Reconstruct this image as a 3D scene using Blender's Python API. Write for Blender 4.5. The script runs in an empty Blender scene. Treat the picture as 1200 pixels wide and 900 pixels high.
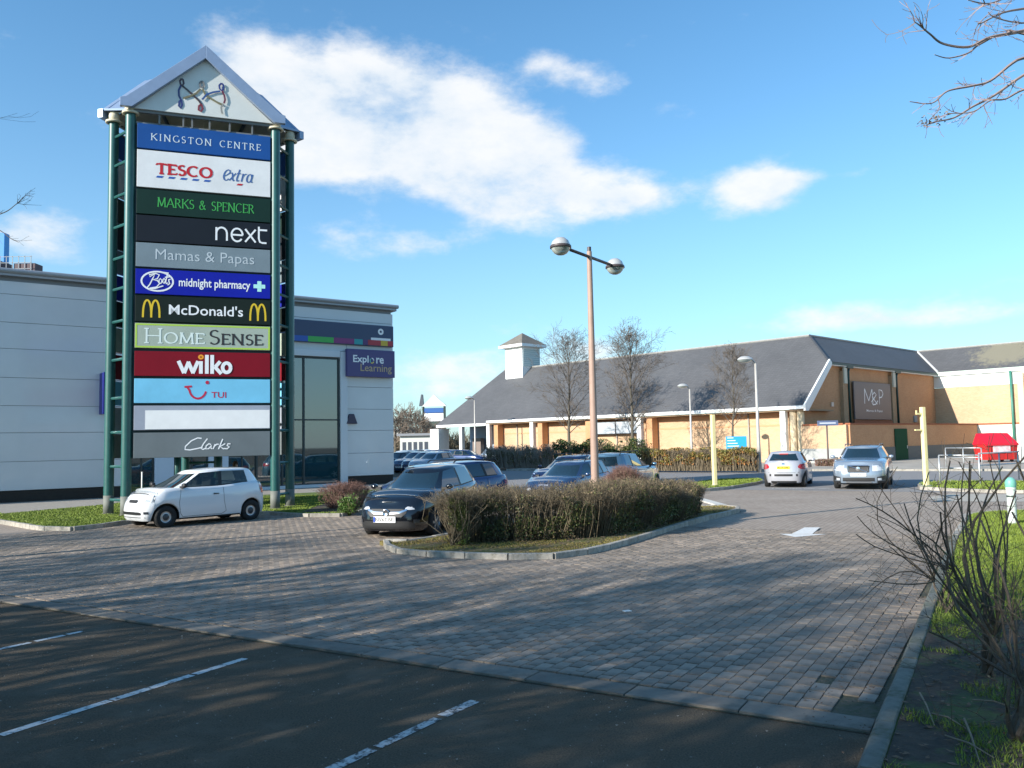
import bpy, bmesh, math, random
from math import sin, cos, pi, radians, sqrt, atan2
from mathutils import Vector, Matrix, noise as mnoise
S = bpy.context.scene
COL = S.collection

# ---------------------------------------------------------------- camera
CAMH, F = 2.0, 980.0
PITCH, ROLL = math.atan(69/F), radians(1.1)
cam_d = bpy.data.cameras.new('camera'); cam = bpy.data.objects.new('camera', cam_d); COL.objects.link(cam)
cam_d.sensor_width = 36; cam_d.lens = 36*F/1200; cam_d.clip_start = .05; cam_d.clip_end = 3000
fwd = Vector((0, cos(PITCH), sin(PITCH))); r0 = Vector((1, 0, 0)); u0 = r0.cross(fwd)
r2 = cos(ROLL)*r0 - sin(ROLL)*u0; u2 = sin(ROLL)*r0 + cos(ROLL)*u0
m = Matrix((r2, u2, -fwd)).transposed().to_4x4(); m.translation = (0, 0, CAMH)
cam.matrix_world = m
S.camera = cam

def ray(x, y):
    d = fwd*F + r2*(x-600) + u2*(450-y)
    return d/d.y
def g(x, y, z=0.0):
    d = ray(x, y); t = (z-CAMH)/d.z
    return Vector((d.x*t, t, z))
def at(x, y, Y):
    d = ray(x, y)*Y
    return Vector((d.x, Y, d.z+CAMH))

# ---------------------------------------------------------------- light
SUN_AZ, SUN_EL = 234.5, 22.5
L = Vector((-sin(radians(SUN_AZ)), -cos(radians(SUN_AZ)), 0))      # horizontal travel of the light
sd = bpy.data.lights.new('sun', 'SUN'); sd.energy = 5.0; sd.angle = radians(.5); sd.color = (1, .94, .85)
sun = bpy.data.objects.new('sun', sd); COL.objects.link(sun)
sun.rotation_euler = (Vector((L.x*cos(radians(SUN_EL)), L.y*cos(radians(SUN_EL)), -sin(radians(SUN_EL))))).to_track_quat('-Z', 'Y').to_euler()
S.view_settings.view_transform = 'Standard'; S.view_settings.look = 'None'
S.view_settings.exposure = 0.74; S.view_settings.gamma = 1

W = bpy.data.worlds.new('World'); S.world = W; W.use_nodes = True
nt = W.node_tree; nt.nodes.clear()
def N(t, kind, **k):
    n = t.nodes.new(kind)
    for a, v in k.items(): setattr(n, a, v)
    return n
def mth(t, op, a, b=None, c=None, clamp=False):
    n = t.nodes.new('ShaderNodeMath'); n.operation = op; n.use_clamp = clamp
    for i, v in enumerate((a, b, c)):
        if v is None: continue
        if isinstance(v, (int, float)): n.inputs[i].default_value = v
        else: t.links.new(v, n.inputs[i])
    return n.outputs[0]
def vmth(t, op, a, b=None):
    n = t.nodes.new('ShaderNodeVectorMath'); n.operation = op
    for i, v in enumerate((a, b)):
        if v is None: continue
        if isinstance(v, (tuple, Vector)): n.inputs[i].default_value = tuple(v)
        else: t.links.new(v, n.inputs[i])
    return n.outputs['Value'] if op in ('DOT_PRODUCT', 'LENGTH') else n.outputs[0]
sky = N(nt, 'ShaderNodeTexSky', sky_type='NISHITA', sun_disc=False)
sky.sun_elevation = radians(SUN_EL); sky.sun_rotation = radians(SUN_AZ)
sky.air_density = 1.0; sky.dust_density = .4; sky.ozone_density = 1.6
tcw = N(nt, 'ShaderNodeTexCoord')
D = tcw.outputs['Generated']
n1 = N(nt, 'ShaderNodeTexNoise'); n1.inputs['Scale'].default_value = 9; n1.inputs['Detail'].default_value = 9; n1.inputs['Roughness'].default_value = .62
n2 = N(nt, 'ShaderNodeTexNoise'); n2.inputs['Scale'].default_value = 3.2; n2.inputs['Detail'].default_value = 6
mp = N(nt, 'ShaderNodeMapping'); mp.inputs['Scale'].default_value = (1, 1, 1.9); nt.links.new(D, mp.inputs[0])
nt.links.new(mp.outputs[0], n1.inputs['Vector']); nt.links.new(mp.outputs[0], n2.inputs['Vector'])
warp = vmth(nt, 'ADD', D, vmth(nt, 'MULTIPLY', vmth(nt, 'SUBTRACT', n2.outputs['Color'], (.5, .5, .5)), (.07, .07, .05)))
acc = None
# clouds: centre pixel, half width, half height, weight (directions in the real sky)
clouds = [(300,75,50,32,.8),(345,120,80,60,1.0),(430,90,50,40,.8),(470,150,90,55,1.0),(350,180,60,40,.7),(570,190,90,42,1.0),(560,130,50,24,.6),(640,160,60,24,.7),(640,225,90,32,1.0),(740,232,52,20,.95),(580,245,50,20,.7),(650,90,40,16,.7),(700,102,30,14,.6),(620,75,22,12,.5),(500,110,60,30,.7),(520,215,60,30,.6),(400,190,60,36,.6),(600,190,60,30,.6),(560,280,30,12,.4),
          (880,210,52,17,.9),(895,236,50,18,.95),(920,203,50,14,.6),(1010,197,22,9,.5),(500,292,46,16,.7),(775,128,22,16,.4),(1125,257,20,8,.4),
          (1010,364,70,20,.95),(1110,374,110,12,.8),(1195,330,30,12,.5),(30,270,52,30,.95),(545,425,90,22,.75),(420,290,60,40,.35),(520,455,90,18,.7),(700,405,40,18,.7),(90,300,40,20,.3),(580,385,40,14,.35)]
def blob(cdir, rx, ry, wt):
    c = cdir.normalized(); e1 = Vector((c.y, -c.x, 0)).normalized(); e2 = e1.cross(c).normalized()
    a = vmth(nt, 'DOT_PRODUCT', warp, e1/rx); b = vmth(nt, 'DOT_PRODUCT', vmth(nt, 'SUBTRACT', warp, tuple(c)), e2/ry)
    d = vmth(nt, 'DOT_PRODUCT', warp, c)
    r = mth(nt, 'MULTIPLY_ADD', a, a, mth(nt, 'MULTIPLY', b, b))
    e = mth(nt, 'POWER', 2.718, mth(nt, 'MULTIPLY', r, -1.0))
    e = mth(nt, 'MULTIPLY', e, mth(nt, 'GREATER_THAN', d, 0.0))
    return mth(nt, 'MULTIPLY', e, wt)
for cx, cy, hw, hh, wt in clouds:
    v = blob(ray(cx, cy), hw/F*1.0, hh/F*1.0, wt)
    acc = v if acc is None else mth(nt, 'ADD', acc, v)
rs = random.Random(5)
for i in range(11):
    az = radians(48 + i*26 + rs.uniform(-6, 6)); el = radians(rs.uniform(5, 32))
    v = blob(Vector((sin(az)*cos(el), cos(az)*cos(el), sin(el))), rs.uniform(.08, .22), rs.uniform(.03, .08), 1.0)
    acc = mth(nt, 'ADD', acc, v)
acc = mth(nt, 'MINIMUM', acc, 1.25)
dens = mth(nt, 'ADD', acc, mth(nt, 'MULTIPLY', mth(nt, 'SUBTRACT', n1.outputs['Fac'], .5), 2.3))
dens = mth(nt, 'MULTIPLY', mth(nt, 'SUBTRACT', dens, .28), 1.05, clamp=True)
rampd = N(nt, 'ShaderNodeMapRange', interpolation_type='SMOOTHSTEP'); nt.links.new(dens, rampd.inputs[0])
wisp = rampd.outputs[0]
cshade = N(nt, 'ShaderNodeMix', data_type='RGBA'); cshade.inputs['A'].default_value = (5.6, 6.4, 7.2, 1); cshade.inputs['B'].default_value = (7.5, 7.6, 7.7, 1)
nt.links.new(mth(nt, 'MULTIPLY', mth(nt, 'SUBTRACT', n1.outputs['Fac'], .30), 3.2, clamp=True), cshade.inputs['Factor'])
sepz = N(nt, 'ShaderNodeSeparateXYZ'); nt.links.new(D, sepz.inputs[0])
# water vapour: the blue pales towards the horizon all the way round
hz = mth(nt, 'MULTIPLY', mth(nt, 'POWER', mth(nt, 'SUBTRACT', 1.0, mth(nt, 'MAXIMUM', sepz.outputs['Z'], 0.0)), 5.0), .66, clamp=True)
tint = N(nt, 'ShaderNodeMix', data_type='RGBA', blend_type='MULTIPLY'); tint.inputs['Factor'].default_value = 1
nt.links.new(sky.outputs[0], tint.inputs['A']); tint.inputs['B'].default_value = (.86, 1.50, 1.78, 1)
hmix = N(nt, 'ShaderNodeMix', data_type='RGBA'); nt.links.new(hz, hmix.inputs['Factor']); nt.links.new(tint.outputs['Result'], hmix.inputs['A']); hmix.inputs['B'].default_value = (5.3, 6.1, 6.7, 1)
cmix = N(nt, 'ShaderNodeMix', data_type='RGBA'); nt.links.new(mth(nt, 'MULTIPLY', wisp, .93), cmix.inputs['Factor'])
nt.links.new(hmix.outputs['Result'], cmix.inputs['A']); nt.links.new(cshade.outputs['Result'], cmix.inputs['B'])
bg = N(nt, 'ShaderNodeBackground'); bg.inputs[1].default_value = .08; nt.links.new(cmix.outputs['Result'], bg.inputs[0])
wo = N(nt, 'ShaderNodeOutputWorld'); nt.links.new(bg.outputs[0], wo.inputs[0])

# ---------------------------------------------------------------- materials
MATS = {}
def mat(name, col, rough=.6, metal=0.0, vary=.0, scale=6.0, bump=0.0, spec=.5, coat=0.0, obj=True, col2=None, detail=5, rand=0.0, wear=None):
    if name in MATS: return MATS[name]
    M = bpy.data.materials.new(name); M.use_nodes = True; t = M.node_tree; b = t.nodes['Principled BSDF']
    b.inputs['Roughness'].default_value = rough; b.inputs['Metallic'].default_value = metal
    b.inputs['Specular IOR Level'].default_value = spec; b.inputs['Coat Weight'].default_value = coat; b.inputs['Coat Roughness'].default_value = .04
    col = tuple(col)+(1,); c = None
    if vary or bump or col2 or rand or wear:
        tc = N(t, 'ShaderNodeTexCoord'); no = N(t, 'ShaderNodeTexNoise'); no.inputs['Scale'].default_value = scale; no.inputs['Detail'].default_value = detail; no.inputs['Roughness'].default_value = .65
        t.links.new(tc.outputs['Object'], no.inputs['Vector'])
        mx = N(t, 'ShaderNodeMix', data_type='RGBA'); mx.inputs['A'].default_value = col
        mx.inputs['B'].default_value = (tuple(col2)+(1,)) if col2 else tuple(max(0, x*(1-vary)) for x in col[:3])+(1,)
        mr = N(t, 'ShaderNodeMapRange'); mr.inputs[1].default_value = .32; mr.inputs[2].default_value = .68; t.links.new(no.outputs['Fac'], mr.inputs[0]); t.links.new(mr.outputs[0], mx.inputs['Factor'])
        c = mx.outputs['Result']
        if rand:
            oi = N(t, 'ShaderNodeObjectInfo'); ge = N(t, 'ShaderNodeNewGeometry')
            f = mth(t, 'FRACT', mth(t, 'ADD', oi.outputs['Random'], ge.outputs['Random Per Island']))
            hs = N(t, 'ShaderNodeHueSaturation'); t.links.new(c, hs.inputs['Color']); t.links.new(mth(t, 'MULTIPLY_ADD', f, 2*rand, 1-rand), hs.inputs['Value'])
            c = hs.outputs[0]
        if wear:
            n3 = N(t, 'ShaderNodeTexNoise'); n3.inputs['Scale'].default_value = wear[1]; n3.inputs['Detail'].default_value = 8; n3.inputs['Roughness'].default_value = .7
            t.links.new(tc.outputs['Object'], n3.inputs['Vector'])
            m3 = N(t, 'ShaderNodeMapRange'); m3.inputs[1].default_value = wear[2]; m3.inputs[2].default_value = wear[3]; t.links.new(n3.outputs['Fac'], m3.inputs[0])
            mw = N(t, 'ShaderNodeMix', data_type='RGBA'); t.links.new(c, mw.inputs['A']); mw.inputs['B'].default_value = tuple(wear[0])+(1,); t.links.new(m3.outputs[0], mw.inputs['Factor'])
            c = mw.outputs['Result']
        t.links.new(c, b.inputs['Base Color'])
        if bump:
            bp = N(t, 'ShaderNodeBump'); bp.inputs['Strength'].default_value = bump; bp.inputs['Distance'].default_value = .02; t.links.new(no.outputs['Fac'], bp.inputs['Height']); t.links.new(bp.outputs[0], b.inputs['Normal'])
    else: b.inputs['Base Color'].default_value = col
    MATS[name] = M; return M
def glass_mat(name, tint, see=.35, rough=.02, ior=1.5):
    M = bpy.data.materials.new(name); M.use_nodes = True; t = M.node_tree; b = t.nodes['Principled BSDF']; o = t.nodes['Material Output']
    b.inputs['Base Color'].default_value = tuple(tint)+(1,); b.inputs['IOR'].default_value = ior; b.inputs['Roughness'].default_value = rough; b.inputs['Specular IOR Level'].default_value = .9; b.inputs['Coat Weight'].default_value = .5
    tr = N(t, 'ShaderNodeBsdfTransparent'); tr.inputs[0].default_value = (.62, .72, .70, 1)
    fr = N(t, 'ShaderNodeFresnel'); fr.inputs[0].default_value = 1.5
    f = mth(t, 'SUBTRACT', see, mth(t, 'MULTIPLY', fr.outputs[0], see), clamp=True)
    mx = N(t, 'ShaderNodeMixShader'); t.links.new(f, mx.inputs[0]); t.links.new(b.outputs[0], mx.inputs[1]); t.links.new(tr.outputs[0], mx.inputs[2]); t.links.new(mx.outputs[0], o.inputs[0])
    MATS[name] = M; return M

# ---------------------------------------------------------------- mesh helpers
class MB:
    def __init__(s): s.v = []; s.f = []
    def add(s, vs, fs):
        o = len(s.v); s.v += [tuple(v) for v in vs]; s.f += [tuple(i+o for i in f) for f in fs]; return s
    def box(s, c, d, rz=0, M=None):
        hx, hy, hz = d[0]/2, d[1]/2, d[2]/2; vs = []
        for x, y, z in ((-hx,-hy,-hz),(hx,-hy,-hz),(hx,hy,-hz),(-hx,hy,-hz),(-hx,-hy,hz),(hx,-hy,hz),(hx,hy,hz),(-hx,hy,hz)):
            p = Vector((x, y, z))
            if M is not None: p = M @ p
            elif rz: p = Vector((x*cos(rz)-y*sin(rz), x*sin(rz)+y*cos(rz), z))
            vs.append(p+Vector(c))
        return s.add(vs, [(0,3,2,1),(4,5,6,7),(0,1,5,4),(1,2,6,5),(2,3,7,6),(3,0,4,7)])
    def prism(s, poly, z0, z1):
        n = len(poly); vs = [(p[0], p[1], z0) for p in poly]+[(p[0], p[1], z1) for p in poly]
        return s.add(vs, [tuple(range(n-1, -1, -1)), tuple(range(n, 2*n))]+[(i, (i+1) % n, n+(i+1) % n, n+i) for i in range(n)])
    def yprism(s, poly, y0, y1):      # polygon in x,z extruded along y
        n = len(poly); vs = [(p[0], y0, p[1]) for p in poly]+[(p[0], y1, p[1]) for p in poly]
        return s.add(vs, [tuple(range(n)), tuple(range(2*n-1, n-1, -1))]+[(i, n+i, n+(i+1) % n, (i+1) % n) for i in range(n)])
    def tube(s, pts, rad, n=6, cap=True):
        pts = [Vector(p) for p in pts]; k = len(pts); rs_ = rad if isinstance(rad, (list, tuple)) else [rad]*k
        vs = []; ref = None
        for i, p in enumerate(pts):
            t = (pts[min(i+1, k-1)]-pts[max(i-1, 0)])
            if t.length < 1e-9: t = Vector((0, 0, 1))
            t.normalize()
            if ref is None: ref = Vector((0, 0, 1)) if abs(t.z) < .9 else Vector((1, 0, 0))
            a = t.cross(ref); a = a.normalized() if a.length > 1e-6 else t.orthogonal().normalized(); b = a.cross(t); ref = b if abs(b.dot(t)) < .99 else ref
            for j in range(n):
                q = 2*pi*j/n; vs.append(p+(a*cos(q)+b*sin(q))*rs_[i])
        fs = [(i*n+j, i*n+(j+1) % n, (i+1)*n+(j+1) % n, (i+1)*n+j) for i in range(k-1) for j in range(n)]
        if cap: fs += [tuple(range(n-1, -1, -1)), tuple(range((k-1)*n, k*n))]
        return s.add(vs, fs)
    def lathe(s, prof, c=(0,0,0), n=16, axis='z', arc=(0, 2*pi)):
        vs = []; k = len(prof)
        for (r, h) in prof:
            for j in range(n):
                q = 2*pi*j/n
                if axis == 'z': vs.append((c[0]+r*cos(q), c[1]+r*sin(q), c[2]+h))
                elif axis == 'y': vs.append((c[0]+r*cos(q), c[1]+h, c[2]+r*sin(q)))
                else: vs.append((c[0]+h, c[1]+r*cos(q), c[2]+r*sin(q)))
        fs = [(i*n+j, i*n+(j+1) % n, (i+1)*n+(j+1) % n, (i+1)*n+j) for i in range(k-1) for j in range(n)]
        return s.add(vs, fs)
    def build(s, name, m, parent=None, smooth=False, angle=None, bevel=0, mats=None):
        me = bpy.data.meshes.new(name); me.from_pydata(s.v, [], s.f); me.validate(); 
        if m: me.materials.append(m)
        if smooth: me.polygons.foreach_set('use_smooth', [True]*len(me.polygons))
        me.update()
        o = bpy.data.objects.new(name, me); COL.objects.link(o); o.parent = parent
        if bevel:
            b = o.modifiers.new('bevel', 'BEVEL'); b.width = bevel; b.segments = 2; b.limit_method = 'ANGLE'; b.angle_limit = radians(40)
        if angle:
            bm = bmesh.new(); bm.from_mesh(me); bmesh.ops.recalc_face_normals(bm, faces=bm.faces)
            for e in bm.edges:
                if len(e.link_faces) == 2 and e.calc_face_angle(0) > radians(angle): e.smooth = False
            for f in bm.faces: f.smooth = True
            bm.to_mesh(me); bm.free()
        return o
def thing(name, label, cat, loc=(0,0,0), rz=0, group=None):
    o = bpy.data.objects.new(name, None); COL.objects.link(o); o.location = loc; o.rotation_euler = (0,0,rz); o.empty_display_size = .2
    o['label'] = label; o['category'] = cat
    if group: o['group'] = group
    return o
def tag(o, label, cat, group=None, kind=None):
    o['label'] = label; o['category'] = cat
    if group: o['group'] = group
    if kind: o['kind'] = kind
    return o
def struct(o): o['kind'] = 'structure'; return o
def stuff(o): o['kind'] = 'stuff'; return o
def dup(root, loc, rz, label=None, scale=None):
    def cp(o, par):
        c = o.copy(); COL.objects.link(c); c.parent = par
        for ch in o.children: cp(ch, c)
        return c
    r = cp(root, None); r.location = loc; r.rotation_euler = (0,0,rz)
    if label: r['label'] = label
    if scale: r.scale = (scale,)*3
    return r
def azrz(az): return radians(90-az)      # compass-like azimuth from +Y -> rotation of a local +X axis
def link_copy(me, name, parent, M=None, loc=None, rot=None, scale=None):
    o = bpy.data.objects.new(name, me); COL.objects.link(o); o.parent = parent
    if loc is not None: o.location = loc
    if rot is not None: o.rotation_euler = rot
    if scale is not None: o.scale = scale
    return o
U = Vector((cos(radians(-31)), sin(radians(-31)), 0)); V = Vector((-U.y, U.x, 0))   # car park grid: U along the channel, V along the bays
# ---------------------------------------------------------------- material library
asphalt = mat('asphalt', (.165,.130,.090), .95, spec=.15, scale=70, bump=.9, col2=(.072,.058,.043), wear=((.17,.14,.105), 1.1, .5, .75))
road_m = mat('road', (.25,.24,.235), .9, vary=.2, scale=30, bump=.3)
kerb_m = mat('kerb_concrete', (.40,.37,.32), .85, scale=9, bump=.5, col2=(.27,.25,.215), rand=.16, wear=((.12,.115,.08), 5, .56, .75))
conc_m = mat('concrete_flag', (.34,.31,.27), .85, scale=7, bump=.4, col2=(.26,.24,.21), rand=.1)
paint_m = mat('white_paint_road', (.62,.62,.60), .7, scale=40, col2=(.5,.5,.48), wear=((.07,.065,.06), 14, .52, .62))
soil_m = mat('soil', (.075,.055,.038), .95, scale=12, bump=1, col2=(.035,.027,.02), wear=((.055,.085,.02), 2.2, .5, .62))
moss_m = mat('mossy_turf', (.12,.125,.028), .95, scale=5, bump=1, col2=(.15,.095,.04), wear=((.075,.11,.02), 2.5, .5, .66))
grass_m = mat('grass_ground', (.12,.16,.022), .95, scale=4, bump=1, col2=(.05,.095,.018))
blade_m = mat('grass_blade', (.19,.25,.026), .7, scale=2, col2=(.12,.17,.022), rand=.35)
bark_m = mat('bark', (.13,.115,.085), .9, scale=20, bump=.6, col2=(.075,.065,.05))
twig_m = mat('twig', (.125,.105,.088), .85, vary=.3, scale=8)
redtwig_m = mat('reddish_twig', (.2,.11,.085), .85, vary=.3, scale=8)
hedgetwig_m = mat('hedge_twig', (.185,.145,.09), .85, vary=.5, scale=6, rand=.35)
bushtwig_m = mat('bare_stem', (.10,.075,.05), .8, scale=25, bump=.5, col2=(.05,.04,.03), rand=.3, wear=((.10,.13,.04), 9, .55, .7))
leaf_olive = mat('olive_leaf', (.13,.14,.032), .6, scale=3, col2=(.075,.09,.025), rand=.5)
leaf_brown = mat('brown_leaf', (.19,.135,.075), .7, scale=3, col2=(.12,.095,.05), rand=.5)
leaf_dark = mat('dark_leaf', (.04,.085,.022), .45, scale=3, col2=(.03,.055,.016), rand=.45)
leaf_yellow = mat('yellow_green_leaf', (.20,.20,.035), .6, scale=2, col2=(.22,.12,.04), rand=.45)
green_post = mat('teal_paint', (.014,.085,.078), .42, scale=3, col2=(.02,.11,.10), coat=.3, wear=((.10,.10,.09), 6, .68, .8))
dark_green = mat('dark_green_steel', (.012,.035,.035), .5, vary=.2)
steel_light = mat('galvanised', (.55,.56,.56), .45, metal=.6, vary=.2, scale=5)
white_m = mat('white_render', (.78,.77,.73), .6, scale=3, vary=.08)
black_m = mat('black', (.012,.012,.013), .5)
dark_m = mat('dark_interior', (.02,.021,.024), .8, vary=.2)

def ground_poly(name, pts, z, m, kids=False):
    o = MB().add([(p[0], p[1], z) for p in pts], [tuple(range(len(pts)))]).build(name, m); return struct(o)
P0 = Vector((2.37, 5.78, 0))
FARP = Vector((10.3, 32.0, 0))
gr = ground_poly('ground', [(-900,-900),(900,-900),(900,900),(-900,900)], 0, asphalt)
# block paving sheet: brick pattern laid on the car park grid
PV = bpy.data.materials.new('block_paving'); PV.use_nodes = True; t = PV.node_tree; b = t.nodes['Principled BSDF']; b.inputs['Roughness'].default_value = .88
tc = N(t, 'ShaderNodeTexCoord'); mp = N(t, 'ShaderNodeMapping'); t.links.new(tc.outputs['Object'], mp.inputs[0]); mp.vector_type = 'POINT'
# rotate world so the V direction becomes texture X
mp.inputs['Rotation'].default_value = (0, 0, -atan2(V.y, V.x))
br = N(t, 'ShaderNodeTexBrick', offset=.5); t.links.new(mp.outputs[0], br.inputs['Vector'])
br.inputs['Scale'].default_value = 1; br.inputs['Brick Width'].default_value = .23; br.inputs['Row Height'].default_value = .125; br.inputs['Mortar Size'].default_value = .008; br.inputs['Mortar Smooth'].default_value = .3
br.inputs['Color1'].default_value = (.31,.250,.202,1); br.inputs['Color2'].default_value = (.375,.31,.252,1); br.inputs['Mortar'].default_value = (.19,.16,.125,1)
no = N(t, 'ShaderNodeTexNoise'); no.inputs['Scale'].default_value = .35; no.inputs['Detail'].default_value = 7; t.links.new(tc.outputs['Object'], no.inputs['Vector'])
mr = N(t, 'ShaderNodeMapRange'); mr.inputs[1].default_value = .35; mr.inputs[2].default_value = .65; t.links.new(no.outputs['Fac'], mr.inputs[0])
mx = N(t, 'ShaderNodeMix', data_type='RGBA', blend_type='MULTIPLY'); t.links.new(mr.outputs[0], mx.inputs['Factor']); t.links.new(br.outputs['Color'], mx.inputs['A']); mx.inputs['B'].default_value = (.84,.82,.80,1)
t.links.new(mx.outputs['Result'], b.inputs['Base Color'])
bp = N(t, 'ShaderNodeBump'); bp.inputs['Distance'].default_value = .008; bp.inputs['Strength'].default_value = .6; bp.invert = True; t.links.new(br.outputs['Fac'], bp.inputs['Height']); t.links.new(bp.outputs[0], b.inputs['Normal'])
pv = ground_poly('block_paving', [P0+U*-32, P0+U*30, FARP+U*30, FARP+U*-50], .004, PV)
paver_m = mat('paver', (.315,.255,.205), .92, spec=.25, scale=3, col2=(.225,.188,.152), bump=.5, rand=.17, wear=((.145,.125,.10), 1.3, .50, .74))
joint_m = mat('paver_joint', (.12,.10,.075), .95, scale=20, bump=1, col2=(.06,.07,.03))
jb = ground_poly('paving_bed', [P0+U*-20+V*.3, P0+U*.2+V*.3, P0+U*.75+V*12.5, P0+U*-20+V*12.5], .008, joint_m)
K0 = Vector((2.09, 5.21, 0)); KD = Vector((.497, .868, 0)).normalized(); KN = Vector((KD.y, -KD.x, 0))
rnd = random.Random(11)
PW, PL = .125, .23
unit = MB().box((0,0,0), (PW-.008, PL-.024, .03)); 
ume = None
cands = []
ia = int(20/PW)
for i in range(-ia, 9):
    a = i*PW
    for j in range(0, int(12.2/PL)+1):
        bb = .31+PL/2+j*PL+(PL/2 if i % 2 else 0)
        if bb > 12.45: continue
        c = P0+U*a+V*bb
        if (c-K0).dot(KN) > -.055: continue
        d = (c-Vector((0,0,CAMH))); px = 600+F*d.x/d.y
        if px < -40 or px > 1150: continue
        if c.y < 9 and px > 900 and rnd.random() < .012: continue
        cands.append((c.length, c, 1.0))
        if j == 0 and i % 2: cands.append(((c-V*(PL*.75)).length, c-V*(PL*.75), .48))
# a bitten corner by the kerb where blocks are missing
hole = g(1012, 832)
cands = [x for x in cands if (x[1]-hole).length > .24]
cands.sort(key=lambda x: x[0])
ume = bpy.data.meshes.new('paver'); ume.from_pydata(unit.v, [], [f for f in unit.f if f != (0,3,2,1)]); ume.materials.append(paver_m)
rz_ = atan2(V.y, V.x)-pi/2
far = MB()
for k, (_, c, fs) in enumerate(cands):
    tz = .006+rnd.uniform(-.0022, .0022); tx, ty = rnd.gauss(0, .006), rnd.gauss(0, .006)
    if k < 300:
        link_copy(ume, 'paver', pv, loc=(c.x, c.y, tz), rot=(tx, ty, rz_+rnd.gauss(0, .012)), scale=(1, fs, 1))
    else:
        M = Matrix.Rotation(rz_+rnd.gauss(0, .01), 3, 'Z') @ Matrix.Rotation(tx, 3, 'X')
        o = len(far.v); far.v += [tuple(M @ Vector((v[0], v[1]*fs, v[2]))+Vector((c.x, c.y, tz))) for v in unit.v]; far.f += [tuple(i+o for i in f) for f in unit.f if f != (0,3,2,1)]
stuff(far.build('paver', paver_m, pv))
# channel of concrete blocks along the asphalt edge
ch = MB().add([P0+U*-32+V*-.02, P0+U*.02+V*-.02, P0+U*.02+V*.3, P0+U*-32+V*.3], [(0,1,2,3)]); ch.v = [(v[0], v[1], .006) for v in ch.v]
cho = struct(ch.build('channel', joint_m))
cme = MB().box((0,0,0), (.888, .27, .04)).build('channel_block', mat('channel_concrete', (.20,.175,.142), .92, scale=7, bump=.4, col2=(.15,.13,.108), rand=.14, wear=((.10,.095,.07), 4, .55, .75)), cho, bevel=.006)
cm_ = cme.data; first = True
for i in range(34):
    c = P0+U*(-.45-.9*i)+V*(.14+rnd.gauss(0,.004)); z = .004+rnd.uniform(-.003,.003)
    o = cme if first else link_copy(cm_, 'channel_block', cho); first = False
    if o is not cme:
        b_ = o.modifiers.new('bevel', 'BEVEL'); b_.width = .006; b_.segments = 2
    o.location = (c.x, c.y, z); o.rotation_euler = (rnd.gauss(0,.004), rnd.gauss(0,.004), atan2(U.y, U.x)+rnd.gauss(0,.004))

# kerbs ----------------------------------------------------------------
kun = MB().yprism([(-.062,-.05),(.062,-.05),(.062,.112),(.052,.12),(-.04,.12),(-.062,.10)], -.5, .5)
kme = bpy.data.meshes.new('kerb_stone'); kme.from_pydata(kun.v, [], kun.f); kme.materials.append(kerb_m)
kmo = kme.copy(); kmo.materials.clear(); kmo.materials.append(mat('shaded_kerb_concrete', (.185,.185,.155), .9, scale=9, bump=.6, col2=(.12,.125,.10), rand=.2, wear=((.06,.075,.035), 5, .52, .72)))  # verge kerb copy, darkened in its colour to match the shade there
def kerb(name, pts, stone=.9, h=.12, parent=None, close=False, gap=.012, me=None):
    root = bpy.data.objects.new(name, None); COL.objects.link(root); struct(root); 
    pts = [Vector((p[0], p[1], 0)) for p in pts]
    if close: pts.append(pts[0])
    acc = [0]
    for a, b_ in zip(pts, pts[1:]): acc.append(acc[-1]+(b_-a).length)
    def P(s):
        s = max(0, min(acc[-1], s))
        for i in range(len(pts)-1):
            if s <= acc[i+1]+1e-9: return pts[i].lerp(pts[i+1], (s-acc[i])/max(1e-9, acc[i+1]-acc[i]))
        return pts[-1]
    n = max(1, round(acc[-1]/stone)); ln = acc[-1]/n
    for i in range(n):
        a, b_ = P(i*ln), P((i+1)*ln); c = (a+b_)/2; d = b_-a
        link_copy(me or kme, 'kerb_stone', root, loc=(c.x, c.y, rnd.uniform(-.006,.006)+h-.12), rot=(rnd.gauss(0,.004), rnd.gauss(0,.01), atan2(d.y, d.x)-pi/2+rnd.gauss(0,.006)), scale=(1, d.length-gap, 1))
    return root
def smooth(pts, k=4):
    pts = [Vector((p[0], p[1], 0)) for p in pts]; out = []
    for i in range(len(pts)-1):
        p0, p1, p2, p3 = pts[max(0,i-1)], pts[i], pts[i+1], pts[min(len(pts)-1, i+2)]
        for j in range(k):
            s = j/k; out.append(.5*((2*p1)+(p2-p0)*s+(2*p0-5*p1+4*p2-p3)*s*s+(3*p1-p0-3*p2+p3)*s**3))
    out.append(pts[-1]); return out
def inset(pts, d):
    out = []
    n = len(pts)
    for i, p in enumerate(pts):
        a, b_ = pts[i-1], pts[(i+1) % n]; tdir = Vector((b_[0]-a[0], b_[1]-a[1], 0)).normalized(); nn = Vector((-tdir.y, tdir.x, 0))
        out.append(Vector((p[0], p[1], 0))+nn*d)
    return out
def slab(name, pts, z, m):
    o = MB().prism([(p[0], p[1]) for p in pts], -.05, z).build(name, m); return struct(o)

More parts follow.
